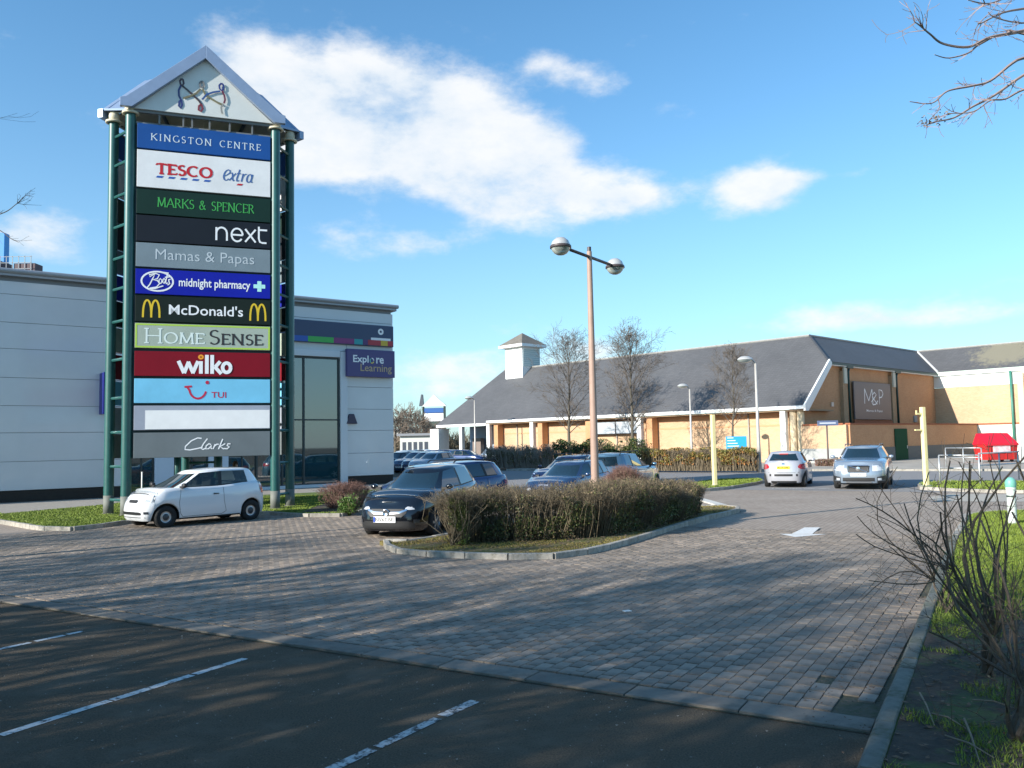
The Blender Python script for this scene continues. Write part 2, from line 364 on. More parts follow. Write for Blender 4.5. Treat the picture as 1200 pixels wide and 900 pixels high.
# right verge (the photographer stands beside its kerb)
vk = [K0+KD*-14, K0+KD*12.4]
cv = smooth([K0+KD*12.4, (9.9,18.7), (10.9,20.3), (12.6,20.9), (15.0,19.9), (20,16.9), (34,8.5)], 3)
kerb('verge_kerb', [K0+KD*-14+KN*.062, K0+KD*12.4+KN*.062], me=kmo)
kerb('verge_corner_kerb', [p+Vector((.04,-.05,0)) for p in cv], stone=.9)
verge = slab('grass_verge', [K0+KD*-14+KN*.1]+[K0+KD*12.4+KN*.1]+[p+Vector((.05,-.06,0)) for p in cv[1:]]+[(34,-20),(0,-20)], .10, grass_m)
sb = ground_poly('soil_bed', [K0+KD*-10+KN*.13, K0+KD*3.9+KN*.13, K0+KD*5.0+KN*1.0, K0+KD*4.6+KN*3, K0+KD*3.2+KN*6, K0+KD*-10+KN*7], .106, soil_m)

def blades(name, poly_test, box, n, z, h, w, m, seed=1):
    r = random.Random(seed); vs = []; fs = []
    x0, x1, y0, y1 = box
    k = 0; tries = 0
    while k < n and tries < n*8:
        tries += 1
        x = r.uniform(x0, x1); y = y0+(y1-y0)*r.random()**1.3
        if not poly_test(x, y): continue
        k += 1; a = r.uniform(0, 2*pi); hh = h*r.uniform(.5, 1.3); lx, ly = r.gauss(0, h*.45), r.gauss(0, h*.45); ww = w*(1+y/12)
        o = len(vs); vs += [(x-cos(a)*ww, y-sin(a)*ww, z), (x+cos(a)*ww, y+sin(a)*ww, z), (x+lx, y+ly, z+hh)]; fs.append((o, o+1, o+2))
    o = MB(); o.v = vs; o.f = fs
    return stuff(o.build(name, m))
def inpoly(poly):
    P = [(p[0], p[1]) for p in poly]
    def f(x, y):
        c = False; j = len(P)-1
        for i in range(len(P)):
            if (P[i][1] > y) != (P[j][1] > y) and x < (P[j][0]-P[i][0])*(y-P[i][1])/(P[j][1]-P[i][1]+1e-12)+P[i][0]: c = not c
            j = i
        return c
    return f
def nz(x, y, s): return mnoise.noise(Vector((x*s, y*s, 0)))
vt = inpoly([K0+KD*-2+KN*.14]+[K0+KD*12.3+KN*.14]+[p+Vector((.12,-.12,0)) for p in cv[1:]]+[(34,-2),(8,-2)])
st = inpoly([K0+KD*-10+KN*.13, K0+KD*3.6+KN*.13, K0+KD*4.6+KN*1.0, K0+KD*4.3+KN*3, K0+KD*2.8+KN*6, K0+KD*-10+KN*7])
tag(blades('verge_grass', lambda x, y: vt(x, y) and x < y*.75+1 and ((not st(x, y)) or nz(x, y, 1.5) > .14), (2, 16, 3, 21), 90000, .10, .045, .003, blade_m, 3), 'short green grass growing on the right hand verge', 'grass', kind='stuff')
litter_m = mat('leaf_litter', (.16,.10,.06), .9, scale=30, col2=(.09,.06,.04), rand=.5)
def litter(name, test, box, n, z, size, m, seed, lab):
    r = random.Random(seed); mb = MB(); k = 0; tr = 0
    while k < n and tr < n*10:
        tr += 1; x, y = r.uniform(box[0], box[1]), r.uniform(box[2], box[3])
        if not test(x, y): continue
        k += 1; a = r.uniform(0, 6.3); s = size*r.uniform(.4, 1.3); zz = z+r.uniform(.003, .02)
        mb.add([(x+cos(a)*s, y+sin(a)*s, zz+r.uniform(0,.01)), (x-sin(a)*s*.5, y+cos(a)*s*.5, zz), (x-cos(a)*s, y-sin(a)*s, zz+r.uniform(0,.01)), (x+sin(a)*s*.5, y-cos(a)*s*.5, zz+.004)], [(0,1,2,3)])
    return tag(mb.build(name, m), lab, 'leaf litter', kind='stuff')
litter('fallen_leaves', st, (1, 9, 3.2, 10), 2600, .106, .025, litter_m, 4, 'dead brown leaves and bits lying on the shaded soil bed')

# planted island ----------------------------------------------------------
isl_px = [(449,639),(455,648),(490,653),(540,656),(600,657.5),(655,656.5),(700,649),(745,637),(790,622),(830,610),(860,603),(869,599)]
isl = [g(*p) for p in isl_px]+[Vector((6.0,24.2,0)), Vector((3.6,23.6,0)), Vector((1.4,22.6,0)), Vector((-.6,19.4,0)), Vector((-1.9,17.2,0)), Vector((-2.45,16.75,0))]
isl = smooth(isl+[isl[0]], 3)[:-1]
kerb('island_kerb', inset(isl, .06), stone=.78, close=True)
island = slab('planted_island', inset(isl, .10), .095, moss_m)
it = inpoly(inset(isl, .13))
tag(blades('island_grass', lambda x, y: it(x, y) and nz(x, y, 1.1) > -.12, (-3, 7, 14, 25), 26000, .095, .03, .0035, mat('dry_blade', (.19,.19,.04), .8, scale=1.5, col2=(.21,.14,.05), rand=.35), 5), 'thin mossy yellow green grass along the island edge', 'grass', kind='stuff')
litter('island_leaf_litter', lambda x, y: it(x, y) and nz(x, y, .9) > -.25, (-3, 7, 14.6, 24), 3600, .098, .035, mat('pale_litter', (.27,.19,.13), .9, scale=20, col2=(.13,.08,.05), rand=.5), 7, 'pale dead leaves scattered under the island hedge')

# left lawn in front of the sign ------------------------------------------
lk = smooth([(-24,32.5), (-18.5,27.3), (-14.7,24.0), (-12.4,21.8), (-11.5,21.2), (-10.95,21.1), (-10.7,21.7), (-10.5,22.8), (-9.6,24.2), (-8.6,25.0), (-7.3,25.0), (-6.1,24.0), (-5.2,23.7), (-4.65,24.0), (-4.5,25.6), (-3.9,28), (-3.3,33)], 3)
kerb('lawn_kerb', inset(lk, 0.0)[1:-1], stone=.9)
backl = [Vector(p) for p in ((-3.2,36,0), (-6,36.5,0), (-10,34.2,0), (-14.2,31.2,0), (-14.6,29.3,0), (-15.9,26.3,0), (-20,30.2,0), (-24,34.2,0))]
lawn_poly = [p+Vector((-.03,.06,0)) for p in lk]+backl
slab('lawn', lawn_poly, .10, grass_m)
slab('pavement', [(-60,20), (-24,34.2), (-20,30.2), (-15.9,26.3), (-14.6,29.3), (-14.2,31.2), (-10,34.2), (-6,36.5), (-3.2,36), (-1,44), (-5,50), (-60,50)], .094, conc_m)
lt = inpoly(lawn_poly)
tag(blades('lawn_grass', lambda x, y: lt(x, y) and x > -17 and not (x > -6.3 and y > 24.5), (-18, -3, 21, 33), 60000, .10, .032, .005, blade_m, 9), 'mown green grass strip below the tall totem sign', 'grass', kind='stuff')
bed = ground_poly('shrub_bed', [(-6.2,24.6), (-5.2,24.1), (-4.8,24.4), (-4.6,26), (-4.0,28.2), (-3.5,33), (-5.8,33), (-6.4,29)], .106, soil_m)

# cross road, far pavement, islets --------------------------------------
ground_poly('cross_road', [FARP+U*-24, FARP+U*40, FARP+U*40+V*19, FARP+U*-24+V*19], .006, road_m)
far_pave = slab('far_pavement', [FARP+U*-24+V*19.0, FARP+U*60+V*19.0, FARP+U*60+V*60, FARP+U*-24+V*60], .11, mat('far_paving', (.44,.40,.335), .9, scale=.8, col2=(.29,.26,.22)))
kerb('far_kerb', [FARP+U*-24+V*18.95, FARP+U*24+V*18.95], stone=1.8)
def islet(name, pts, m):
    pts = smooth([Vector((p[0], p[1], 0)) for p in pts]+[Vector((pts[0][0], pts[0][1], 0))], 3)[:-1]
    kerb(name+'_kerb', pts, stone=.9, close=True)
    slab(name, inset(pts, .05), .10, m)
    return pts
li = islet('left_grass_islet', [g(812,577), g(845,574.5), g(875,570), g(893,566), g(886,563.5), g(850,564), g(815,568), g(800,573)], grass_m)
ri = islet('right_grass_islet', [g(1080,574), g(1140,577), g(1250,579), g(1330,576), g(1330,566.5), g(1200,566.5), g(1110,566.5), g(1080,569)], grass_m)
path = ground_poly('crossing_path', [g(1086,583.5), g(1115,579), g(1330,581), g(1330,589), g(1100,588)], .012, mat('pale_paving', (.42,.38,.32), .9, scale=3, col2=(.36,.33,.28)))
for k_, (pt, bx) in enumerate(((li, (6, 12, 33, 42)), (ri, (13, 26, 28, 38)))):
    tt = inpoly(pt)
    tag(blades('islet_grass', lambda x, y: tt(x, y), bx, 7000, .10, .06, .007, blade_m, 20+k_), ['green grass around the left yellow post', 'green grass behind the right yellow post by the railings'][k_], 'grass', kind='stuff')

# painted markings ---------------------------------------------------------
def mark(name, label, pts, z=.012):
    o = MB().add([(p[0], p[1], z) for p in pts], [tuple(range(len(pts)))]).build(name, paint_m); return struct(o)
def line(a, b_, w=.1, z=.004, dash=None, m=paint_m, seed=0):
    a, b_ = Vector((a[0], a[1], 0)), Vector((b_[0], b_[1], 0)); d = (b_-a).normalized(); n = Vector((-d.y, d.x, 0)); Lh = (b_-a).length; mb = MB(); s = 0; r = random.Random(seed)
    while s < Lh:
        e = min(Lh, s+(r.uniform(.25, .9) if dash else Lh)); w1, w2 = [w*r.uniform(.8, 1.05)/2 for _ in (0, 1)]
        p, q = a+d*s, a+d*e
        mb.add([(p-n*w1)+Vector((0,0,z)), (q-n*w2)+Vector((0,0,z)), (q+n*w1)+Vector((0,0,z)), (p+n*w2)+Vector((0,0,z))], [(0,1,2,3)])
        s = e+(r.uniform(.012, .07) if dash else 0)
    return struct(mb.build('bay_line', m))
worn = mat('worn_paint', (.55,.55,.53), .8, scale=30, col2=(.42,.42,.41), wear=((.06,.055,.05), 16, .47, .58))
line(g(-80,778), g(97,740), .085, dash=1, seed=1)
line(g(0,862), g(287,772), .09, dash=1, seed=2)
line(g(385,903), g(560,820), .10, dash=1, m=worn, seed=3)
line(g(300,628), g(418,621), .09, z=.014, m=worn); line(g(395,634.5), g(424,628), .09, z=.014, m=worn)
line(g(385,604.5), g(440,600), .09, z=.014, m=worn)
line(g(905,573), g(973,573.5), .2, z=.02)
# lane arrow (points back towards the photographer's left)
def P3(p, z): q = g(*p); return (q.x, q.y, z)
arm_ = MB().add([P3(p, .026) for p in ((913,627),(932,630.8),(969,627.4))], [(0,1,2)]).add([P3(p, .030) for p in ((927,627.6),(952,627.4),(961,619.6),(943,619.6))], [(0,1,2,3)])
struct(arm_.build('lane_arrow', mat('arrow_paint', (.74,.73,.70), .7, scale=25, col2=(.62,.60,.56))))
edge_m = mat('pale_edging', (.62,.60,.55), .8, scale=5, vary=.15)
e1 = [g(768,577), g(800,581), g(835,590), g(862,598.5)]
mb = MB(); e1 = smooth(e1, 3)
for a, b_ in zip(e1, e1[1:]):
    d = (b_-a).normalized(); n = Vector((-d.y, d.x, 0)); mb.box(((a.x+b_.x)/2, (a.y+b_.y)/2, .02), ((b_-a).length-.02, .3, .05), rz=atan2(d.y, d.x))
struct(mb.build('edging_strip', edge_m))
# small iron cover in the road, litter scraps
litter('asphalt_chips', lambda x, y: (Vector((x,y,0))-P0).dot(V) < -.1 and abs(x) < y*.7 and (Vector((x,y,0))-K0).dot(KN) < -.2, (-7, 3, 4.6, 11), 700, .002, .010, mat('pale_chip', (.27,.24,.20), .9), 31, 'small pale stone chips scattered over the tarmac bays')
struct(MB().box((g(735,719).x, g(735,719).y, .03), (.09,.06,.01), rz=.4).build('paper_scrap', white_m))

kd_t = lambda x, y: -.5-.5*abs(nz(x, y, .8)) < (Vector((x,y,0))-K0).dot(KN) < -.02
litter('gutter_debris', kd_t, (1, 10, 4, 18), 1500, .022, .014, litter_m, 33, 'brown leaf crumbs and grit gathered along the right hand kerb')
# ---------------------------------------------------------------- lettering
def font_poly(txt, bold=0.0, shear=0.0, space=1.0):
    cu = bpy.data.curves.new('t', 'FONT'); cu.body = txt; cu.offset = bold; cu.shear = shear; cu.space_character = space; cu.resolution_u = 3
    o = bpy.data.objects.new('t', cu); COL.objects.link(o); bpy.context.view_layer.update()
    me = bpy.data.meshes.new_from_object(o.evaluated_get(bpy.context.evaluated_depsgraph_get()))
    vs = [tuple(v.co) for v in me.vertices]; fs = [tuple(p.vertices) for p in me.polygons]
    bpy.data.objects.remove(o); bpy.data.curves.remove(cu); bpy.data.meshes.remove(me)
    return vs, fs
def fit(vs, box):      # box = x0,x1,z0,z1 in the panel plane
    xs = [v[0] for v in vs]; ys = [v[1] for v in vs]; x0, x1, y0, y1 = min(xs), max(xs), min(ys), max(ys)
    return [(box[0]+(v[0]-x0)/(x1-x0)*(box[1]-box[0]), box[2]+(v[1]-y0)/(y1-y0)*(box[3]-box[2])) for v in vs]
def strip(mb, pts, w, y, closed=False, nib=None):
    """flat stroke in the x,z plane at depth y; w is a width or (thin, thick)"""
    n = len(pts); L_, R_ = [], []
    for i in range(n):
        if closed: a, b_ = pts[(i-1) % n], pts[(i+1) % n]
        else: a, b_ = pts[max(i-1, 0)], pts[min(i+1, n-1)]
        dx, dz = b_[0]-a[0], b_[1]-a[1]; l = math.hypot(dx, dz) or 1; dx /= l; dz /= l
        if isinstance(w, tuple): ww = w[0]+(w[1]-w[0])*abs(sin(atan2(dz, dx)-radians(nib or 0)))
        else: ww = w
        L_.append((pts[i][0]-dz*ww/2, y, pts[i][1]+dx*ww/2)); R_.append((pts[i][0]+dz*ww/2, y, pts[i][1]-dx*ww/2))
    m_ = n if closed else n-1
    mb.add(L_+R_, [(i, (i+1) % n, n+(i+1) % n, n+i) for i in range(m_)])
def arc(cx, cy, rx, ry, a0, a1, n=10): return [(cx+rx*cos(radians(a0+(a1-a0)*i/n)), cy+ry*sin(radians(a0+(a1-a0)*i/n))) for i in range(n+1)]
# roman capitals, unit height: width, strokes
GL = {
 'A': (.8, [[(.04,0),(.40,1)], [(.40,1),(.76,0)], [(.17,.33),(.63,.33)]]),
 'C': (.78, [arc(.44,.5,.36,.5,50,310,16)]),
 'E': (.6, [[(.12,0),(.12,1)], [(.12,.97),(.54,.97),(.54,.83)], [(.12,.52),(.45,.52)], [(.12,.03),(.56,.03),(.56,.18)]]),
 'G': (.82, [arc(.44,.5,.36,.5,50,330,16), [(.74,.05),(.74,.42)]]),
 'H': (.86, [[(.14,0),(.14,1)], [(.72,0),(.72,1)], [(.14,.5),(.72,.5)]]),
 'I': (.34, [[(.17,0),(.17,1)]]),
 'K': (.78, [[(.14,0),(.14,1)], [(.68,1),(.18,.47)], [(.30,.58),(.72,0)]]),
 'M': (.98, [[(.14,0),(.18,1)], [(.18,1),(.49,.05)], [(.49,.05),(.80,1)], [(.80,1),(.84,0)]]),
 'N': (.86, [[(.14,0),(.14,1)], [(.14,1),(.72,0)], [(.72,0),(.72,1)]]),
 'O': (.88, [arc(.44,.5,.36,.5,0,360,20)]),
 'P': (.62, [[(.14,0),(.14,1)], [(.14,.97)]+arc(.32,.73,.22,.24,90,-90,8)+[(.14,.49)]]),
 'R': (.72, [[(.14,0),(.14,1)], [(.14,.97)]+arc(.32,.74,.22,.23,90,-90,8)+[(.14,.51)], [(.34,.5),(.66,0)]]),
 'S': (.56, [arc(.29,.75,.19,.24,40,225,9)+arc(.27,.27,.21,.27,45,-145,10)]),
 'T': (.72, [[(.36,0),(.36,1)], [(.06,.84),(.06,.97),(.66,.97),(.66,.84)]]),
 'V': (.8, [[(.04,1),(.40,0)], [(.40,0),(.76,1)]]),
 '&': (.86, [[(.80,.0),(.24,.70)]+arc(.38,.82,.15,.17,170,-20,8)+[(.42,.56)]+arc(.34,.27,.26,.27,100,330,10)+[(.66,.40),(.74,.52)]]),
 ' ': (.38, []),
}
def roman(txt, box, thin, thick, y, mb, serif=.2, gap=.0, caps=None, nib=12):
    """broad nib roman capitals with serifs fitted to box; caps = {index: scale}"""
    x = 0; items = []
    for i, c in enumerate(txt):
        s = (caps or {}).get(i, 1.0); w, st = GL[c]
        for k in st: items.append([(x+p[0]*s, p[1]*s) for p in k])
        for k in st:
            if len(k) == 2:
                for e, o in ((k[0], k[1]), (k[1], k[0])):
                    if abs(e[1]-round(e[1])) < .01 and abs(o[1]-e[1]) > .5 and serif and not (c in 'MVNA' and e in ((.49,.05),(.40,1),(.4,0),(.72,0) if c == 'N' and o == (.14,1) else None)):
                        items.append([(x+(e[0]-serif/2)*s, e[1]*s), (x+(e[0]+serif/2)*s, e[1]*s)])
        x += (w+gap)*s
    x -= gap; sx = (box[1]-box[0])/x; sz = box[3]-box[2]
    for q, k in enumerate(items):
        p = [(box[0]+a*sx, box[2]+b_*sz) for a, b_ in k]
        strip(mb, p, (thin, thick), y-.0004*(q % 7), nib=nib)
def rectface(mb, x0, x1, z0, z1, y, sk=0):
    mb.add([(x0, y, z0), (x1, y, z0), (x1+sk, y, z1), (x0+sk, y, z1)], [(0,1,2,3)])
def put_text(name, txt, box, y, m, parent, bold=0, shear=0, space=1):
    vs, fs = font_poly(txt, bold, shear, space); p = fit(vs, box)
    mb = MB().add([(a, y, b_) for a, b_ in p], fs)
    return mb.build(name, m, parent)

# ---------------------------------------------------------------- totem sign
FL = Vector((-11.42, 24.75, 0)); FR = Vector((-7.45, 26.25, 0))
uu = (FR-FL); TW = uu.length; uu.normalize(); trz = atan2(uu.y, uu.x); nn_ = Vector((-uu.y, uu.x, 0))
SH = 1.08                               # short ladder side
inr = (TW*.5+SH)*math.tan(radians(30))+0 if False else (TW+2*SH)*sqrt(3)/6
TC = (FL+FR)/2+nn_*inr                   # centre of the triangular plan
tot = thing('totem_sign', 'tall three sided green totem sign with store name panels and gabled top', 'sign', (TC.x, TC.y, .1), trz)
def zl(px, py, base=FL): # height above the totem base seen at a pixel, at the front face
    d = ray(px, py); # intersect with the front plane
    tt = (FL-nn_*.16).dot(nn_)/d.dot(nn_); return d.z*tt+CAMH-.1
ZT = zl(156, 128)
hw = TW/2
def face_frame(k):
    e = bpy.data.objects.new('x', None); a = k*2*pi/3
    return Matrix.Rotation(a, 4, 'Z')
RP = .145
for k in range(3):
    M = face_frame(k)
    for sx in (-1, 1):
        c = M @ Vector((sx*hw, -inr, 0))
        p = MB().tube([(0,0,-.1), (0,0,ZT-.05)], RP, n=16).build('post', green_post, tot, angle=40); p.location = c
        cp = MB().lathe([(RP*.9,0),(RP*1.15,.06),(RP*1.2,.16),(RP*1.02,.27),(RP*.5,.34),(.001,.36)], n=14).lathe([(RP*1.25,-.05),(RP*1.7,-.05),(RP*1.7,.01),(RP*1.25,.01)], n=14)
        cp.build('post_cap', mat('cream_cap', (.62,.55,.40), .6), p, smooth=True).location = (0,0,ZT-.06)
        MB().tube([(0,0,-.1),(0,0,.02)], RP*1.25, n=14).build('base_plate', conc_m, p)
        MB().tube([(0,0,.0),(0,0,.55)], RP*1.03, n=14).build('post_sleeve', mat('sleeve', (.16,.17,.15), .7), p, smooth=True)
rung_z = [zl(146, y)-.0 for y in (149,184,222,259,297,334,373,419,465,506,547,587)]
for k in range(3):
    M = face_frame(k); a = M @ Vector((hw, -inr, 0)); M2 = face_frame(k+1); b_ = M2 @ Vector((-hw, -inr, 0)); d = (b_-a).normalized()
    for z in rung_z:
        p, q = a+d*RP*.9, b_-d*RP*.9
        MB().tube([(p.x,p.y,z), (q.x,q.y,z)], .045, n=6).build('rung', green_post, tot)
    # dark lining behind the ladder, stands well inside
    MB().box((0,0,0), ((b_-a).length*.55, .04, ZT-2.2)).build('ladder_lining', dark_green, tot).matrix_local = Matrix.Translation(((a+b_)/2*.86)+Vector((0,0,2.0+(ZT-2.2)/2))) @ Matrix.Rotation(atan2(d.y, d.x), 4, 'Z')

ys = [(142,171.5,'k'),(173,217.5,'t'),(219.5,249,'m'),(250,281.5,'n'),(282.5,311.5,'mp'),(313.5,343.5,'b'),(345,376,'mc'),(377.5,407.5,'h'),(410.5,440.5,'w'),(443,472.5,'tui'),(475,504.5,'bl'),(507,537.5,'c')]
def pm(name, col, rough=.35, **k): return mat('panel_'+name, col, max(rough,.5), spec=.25, **k)
PC = dict(k=(.012,.085,.32), t=(.80,.81,.82), m=(.006,.030,.022), n=(.010,.014,.022), mp=(.20,.26,.30), b=(.004,.012,.36), mc=(.008,.016,.012), h=(.40,.47,.40), w=(.22,.003,.014), tui=(.20,.58,.83), bl=(.34,.38,.46), c=(.155,.185,.20))
PN = dict(k='blue panel reading KINGSTON CENTRE', t='white panel reading TESCO extra', m='dark green panel reading MARKS & SPENCER', n='black panel reading next', mp='grey panel reading Mamas & Papas', b='blue panel reading Boots midnight pharmacy', mc='dark panel reading McDonald\'s', h='grey green panel reading HOMESENSE', w='red panel reading wilko', tui='sky blue panel reading TUI', bl='blank white panel', c='slate grey panel reading Clarks')
# (labels name only what is written, for parts that look different)
px0, px1 = -hw+RP+.05, hw-RP-.02; PWD = px1-px0
blk = MB().box((0, -inr+.02, (zl(154,142)+zl(154,538))/2), (PWD+.1, .06, zl(154,142)-zl(154,538)-.05)).build('backing_frame', dark_green, tot)
def X(f): return px0+PWD*f
YF = -inr-.115
def ribbon(p, w0, mb, y0): strip(mb, p, w0, y0)
sgn = {}
for (a, b_, key) in ys:
    z1, z0 = zl(154, a), zl(154, b_)
    me = MB().box(((px0+px1)/2, -inr-.06, (z0+z1)/2), (PWD, .10, z1-z0-.015)).build('sign_panel', pm(key, PC[key], .3 if key not in ('mp','c') else .45, vary=.14, scale=1.1), tot, bevel=.008)
    if key in ('k','t','m','n','mp','b','mc','h','w','tui','bl','c'): me['label'] = PN[key].replace('TESCO extra', 'red and blue capitals').split(' reading')[0]
    sgn[key] = (me, z0, z1)
    for kk in (1, 2):   # the two rear faces carry the same set of panels
        r = link_copy(me.data, 'sign_panel', tot, rot=(0, 0, kk*2*pi/3))
def Z(key, f): _, z0, z1 = sgn[key]; return z0+(z1-z0)*f
def lm(name, col, rough=.4): return mat('letter_'+name, col, rough)
wht = lm('white', (.82,.84,.86)); 
def nm(mb, name, m, key): return mb.build(name, m, sgn[key][0])
mb = MB(); roman('KINGSTON', (X(.095), X(.545), Z('k',.36), Z('k',.62)), .012, .028, YF, mb, gap=.2); roman('CENTRE', (X(.605), X(.925), Z('k',.36), Z('k',.62)), .012, .028, YF, mb, gap=.2); nm(mb, 'lettering', lm('pale', (.62,.72,.80)), 'k')
mb = MB(); roman('TESCO', (X(.135), X(.555), Z('t',.40), Z('t',.66)), .045, .085, YF, mb, gap=.02, serif=.28); nm(mb, 'lettering', lm('tesco_red', (.52,.012,.02)), 't')
mb = MB()
for i in range(5): rectface(mb, X(.135+.0875*i), X(.135+.0875*i+.045), Z('t',.285), Z('t',.335), YF, .05)
nm(mb, 'dashes', lm('tesco_blue', (.02,.10,.42)), 't')
mb = MB()   # italic "extra"
def ital(pts, x0, sc, z0): return [(x0+(p[0]+.22*p[1])*sc, z0+p[1]*sc) for p in pts]
sc = (Z('t',1)-Z('t',0))*.225; zb = Z('t',.37)
ex = [('e', 0, [[(.12,.38),(.30,.50),(.52,.72),(.50,.94),(.32,1.0)]+arc(.33,.5,.27,.5,100,320,10)], 1.3), ('x', .80, [[(.05,.9),(.16,.98),(.28,.8),(.40,.2),(.52,.02),(.64,.12)], [(.62,.96),(.05,.02)]], 1), ('t', 1.60, [[(.22,1.45),(.12,.3),(.18,.02),(.32,.02),(.42,.14)], [(.0,.96),(.46,.96)]], 1), ('r', 2.22, [[(.05,.9),(.15,.98),(.12,.0)], [(.12,.55),(.26,.85),(.44,.98),(.52,.92)]], 1), ('a', 2.90, [arc(.30,.48,.27,.5,20,340,12), [(.58,.98),(.55,.15),(.62,.0),(.76,.10)]], 1)]
for q, (_, xo, st_, s2) in enumerate(ex):
    for j, s in enumerate(st_): strip(mb, ital(s, X(.625)+xo*sc*.93, sc*s2, zb), (.018, .05), YF-.0005*(j+1), nib=20)
nm(mb, 'lettering', lm('tesco_navy', (.06,.13,.34)), 't')
mb = MB(); rectface(mb, X(.735), X(.775), Z('t',.26), Z('t',.31), YF, .05); nm(mb, 'dash', lm('tesco_red', (0,0,0)), 't')
mb = MB(); roman('MARKS', (X(.145), X(.42), Z('m',.34), Z('m',.70)), .014, .034, YF, mb); roman('&', (X(.455), X(.505), Z('m',.34), Z('m',.70)), .014, .034, YF, mb, serif=0); roman('SPENCER', (X(.545), X(.875), Z('m',.34), Z('m',.70)), .014, .034, YF, mb); nm(mb, 'lettering', lm('ms_green', (.05,.36,.07)), 'm')
# next : thin rounded lower case
mb = MB(); nx0, nz0, nh, ng = X(.585), Z('n',.22), (Z('n',.72)-Z('n',.22)), 0
def sq(pts, xo, wd): return [(nx0+(xo+p[0]*wd)*PWD, nz0+p[1]*nh) for p in pts]
for q, p in enumerate([sq([(0,0),(0,1)],0,.08), sq([(0,.6)]+[(.5+.5*cos(radians(a)), .55+.45*sin(radians(a))) for a in range(170,-1,-20)]+[(1,.5),(1,0)],0,.08), sq([(.02,.5),(1,.5)],.115,.085), sq([(.5+.5*cos(radians(a)), .5+.5*sin(radians(a))) for a in range(0,325,18)],.115,.085), sq([(0,1),(1,0)],.22,.08), sq([(1,1),(0,0)],.22,.08), sq([(0,1.25),(0,.3),(.15,.06),(.45,0),(1,0)],.325,.06), sq([(0,1),(1,1)],.325,.065)]):
    strip(mb, p, .055, YF-.0005*q)
nm(mb, 'lettering', wht, 'n')
o = put_text('lettering', 'Mamas & Papas', (X(.14), X(.875), Z('mp',.20), Z('mp',.76)), YF, lm('silver', (.50,.56,.60)), sgn['mp'][0], bold=-.004)
# pharmacy panel: oval badge, script, small cross
mb = MB(); cx, cz = X(.155), Z('b',.52); hh = Z('b',1)-Z('b',0)
strip(mb, arc(cx, cz, .44, hh*.38, 0, 360, 32), .05, YF)
scr = [[(-.27,-.19),(-.20,-.10),(-.12,.08),(-.06,.20),(-.20,.12),(-.22,.17),(-.05,.22),(.05,.18),(.0,.07),(-.12,.04),(.0,.02),(.06,-.06),(-.02,-.16),(-.2,-.2)],
       [(.03,.02),(.08,.08),(.13,.02),(.09,-.06),(.04,-.03),(.05,.05)], [(.13,.03),(.18,.09),(.22,.03),(.18,-.05),(.14,-.02),(.15,.05)], [(.27,.22),(.22,.0),(.24,-.06),(.28,-.03)], [(.20,.12),(.34,.14)], [(.35,.07),(.30,.06),(.31,.0),(.33,-.05),(.27,-.09)], [(-.24,-.22),(-.05,-.20),(.10,-.14),(.16,-.12)], [(-.1,.26),(.1,.26),(.30,.24)]]
for q, p in enumerate(scr): strip(mb, [(cx+a*1.05, cz+b_*1.1) for a, b_ in p], .034, YF-.0006*(q+1))
nm(mb, 'emblem', wht, 'b')
put_text('lettering', 'midnight pharmacy', (X(.31), X(.845), Z('b',.26), Z('b',.70)), YF, wht, sgn['b'][0], bold=.016)
mb = MB(); cx, cz, q = X(.915), Z('b',.50), .085
for k, (dx, dz) in enumerate(((0,.105),(0,-.105),(.115,0),(-.115,0),(0,0))): rectface(mb, cx+dx-q*.72, cx+dx+q*.72, cz+dz-q*.72, cz+dz+q*.72, YF-.0006*k)
nm(mb, 'cross', lm('mint', (.45,.85,.80)), 'b')
put_text('lettering', "McDonald's", (X(.24), X(.79), Z('mc',.30), Z('mc',.70)), YF, wht, sgn['mc'][0], bold=.009)
for fx in (.055, .845):
    mb = MB(); w = .118*PWD; x0 = X(fx); z0, z1 = Z('mc',.16), Z('mc',.82)
    for s_ in (0, 1):
        xs = x0+s_*w/2; strip(mb, [(xs+w/2*(.5-.5*cos(radians(a))), z0+(z1-z0)*sin(radians(a))**.75) for a in range(0, 181, 12)], .055, YF-.0006*s_)
    nm(mb, 'arches', lm('gold', (.72,.50,.02)), 'mc')
mb = MB(); z0, z1 = Z('h',0)+.02, Z('h',1)-.02; b = .05
for i, r_ in enumerate(((px0+.01, px1-.01, z0, z0+b), (px0+.01, px1-.01, z1-b, z1), (px0+.01, px0+.01+b, z0+b, z1-b), (px1-.01-b, px1-.01, z0+b, z1-b))): rectface(mb, *r_, YF+.002)
nm(mb, 'border', lm('lime', (.42,.62,.07)), 'h')
mb = MB(); roman('HOME', (X(.06), X(.505), Z('h',.22), Z('h',.78)), .03, .055, YF, mb, caps={1:.74, 2:.74, 3:.74}); nm(mb, 'lettering', lm('offwhite', (.70,.80,.76)), 'h')
mb = MB(); roman('SENSE', (X(.53), X(.945), Z('h',.22), Z('h',.78)), .03, .06, YF, mb, caps={1:.74, 2:.74, 3:.74, 4:.74}, gap=.03); nm(mb, 'lettering', lm('char', (.03,.025,.025)), 'h')
mb = MB(); z0 = Z('w',.12); hW = Z('w',.88)-z0; wx = X(.30); wW = PWD*.415
def wq(a, b_): return (wx+a*wW, z0+b_*hW)
st_ = .085
def bar(p, q, w=.115): strip(mb, [wq(*p), wq(*q)], w*wW*.9, YF-.0006*bar.k); bar.k += 1
bar.k = 0
for p, q in (((.03,.66),(.13,.02)), ((.13,.02),(.21,.62)), ((.20,.62),(.29,.02)), ((.28,.02),(.375,.66)), ((.425,.0),(.425,.66)), ((.53,.0),(.53,1)), ((.625,.0),(.625,1)), ((.68,.36),(.77,.66)), ((.67,.38),(.79,.0))): bar(p, q, .074)
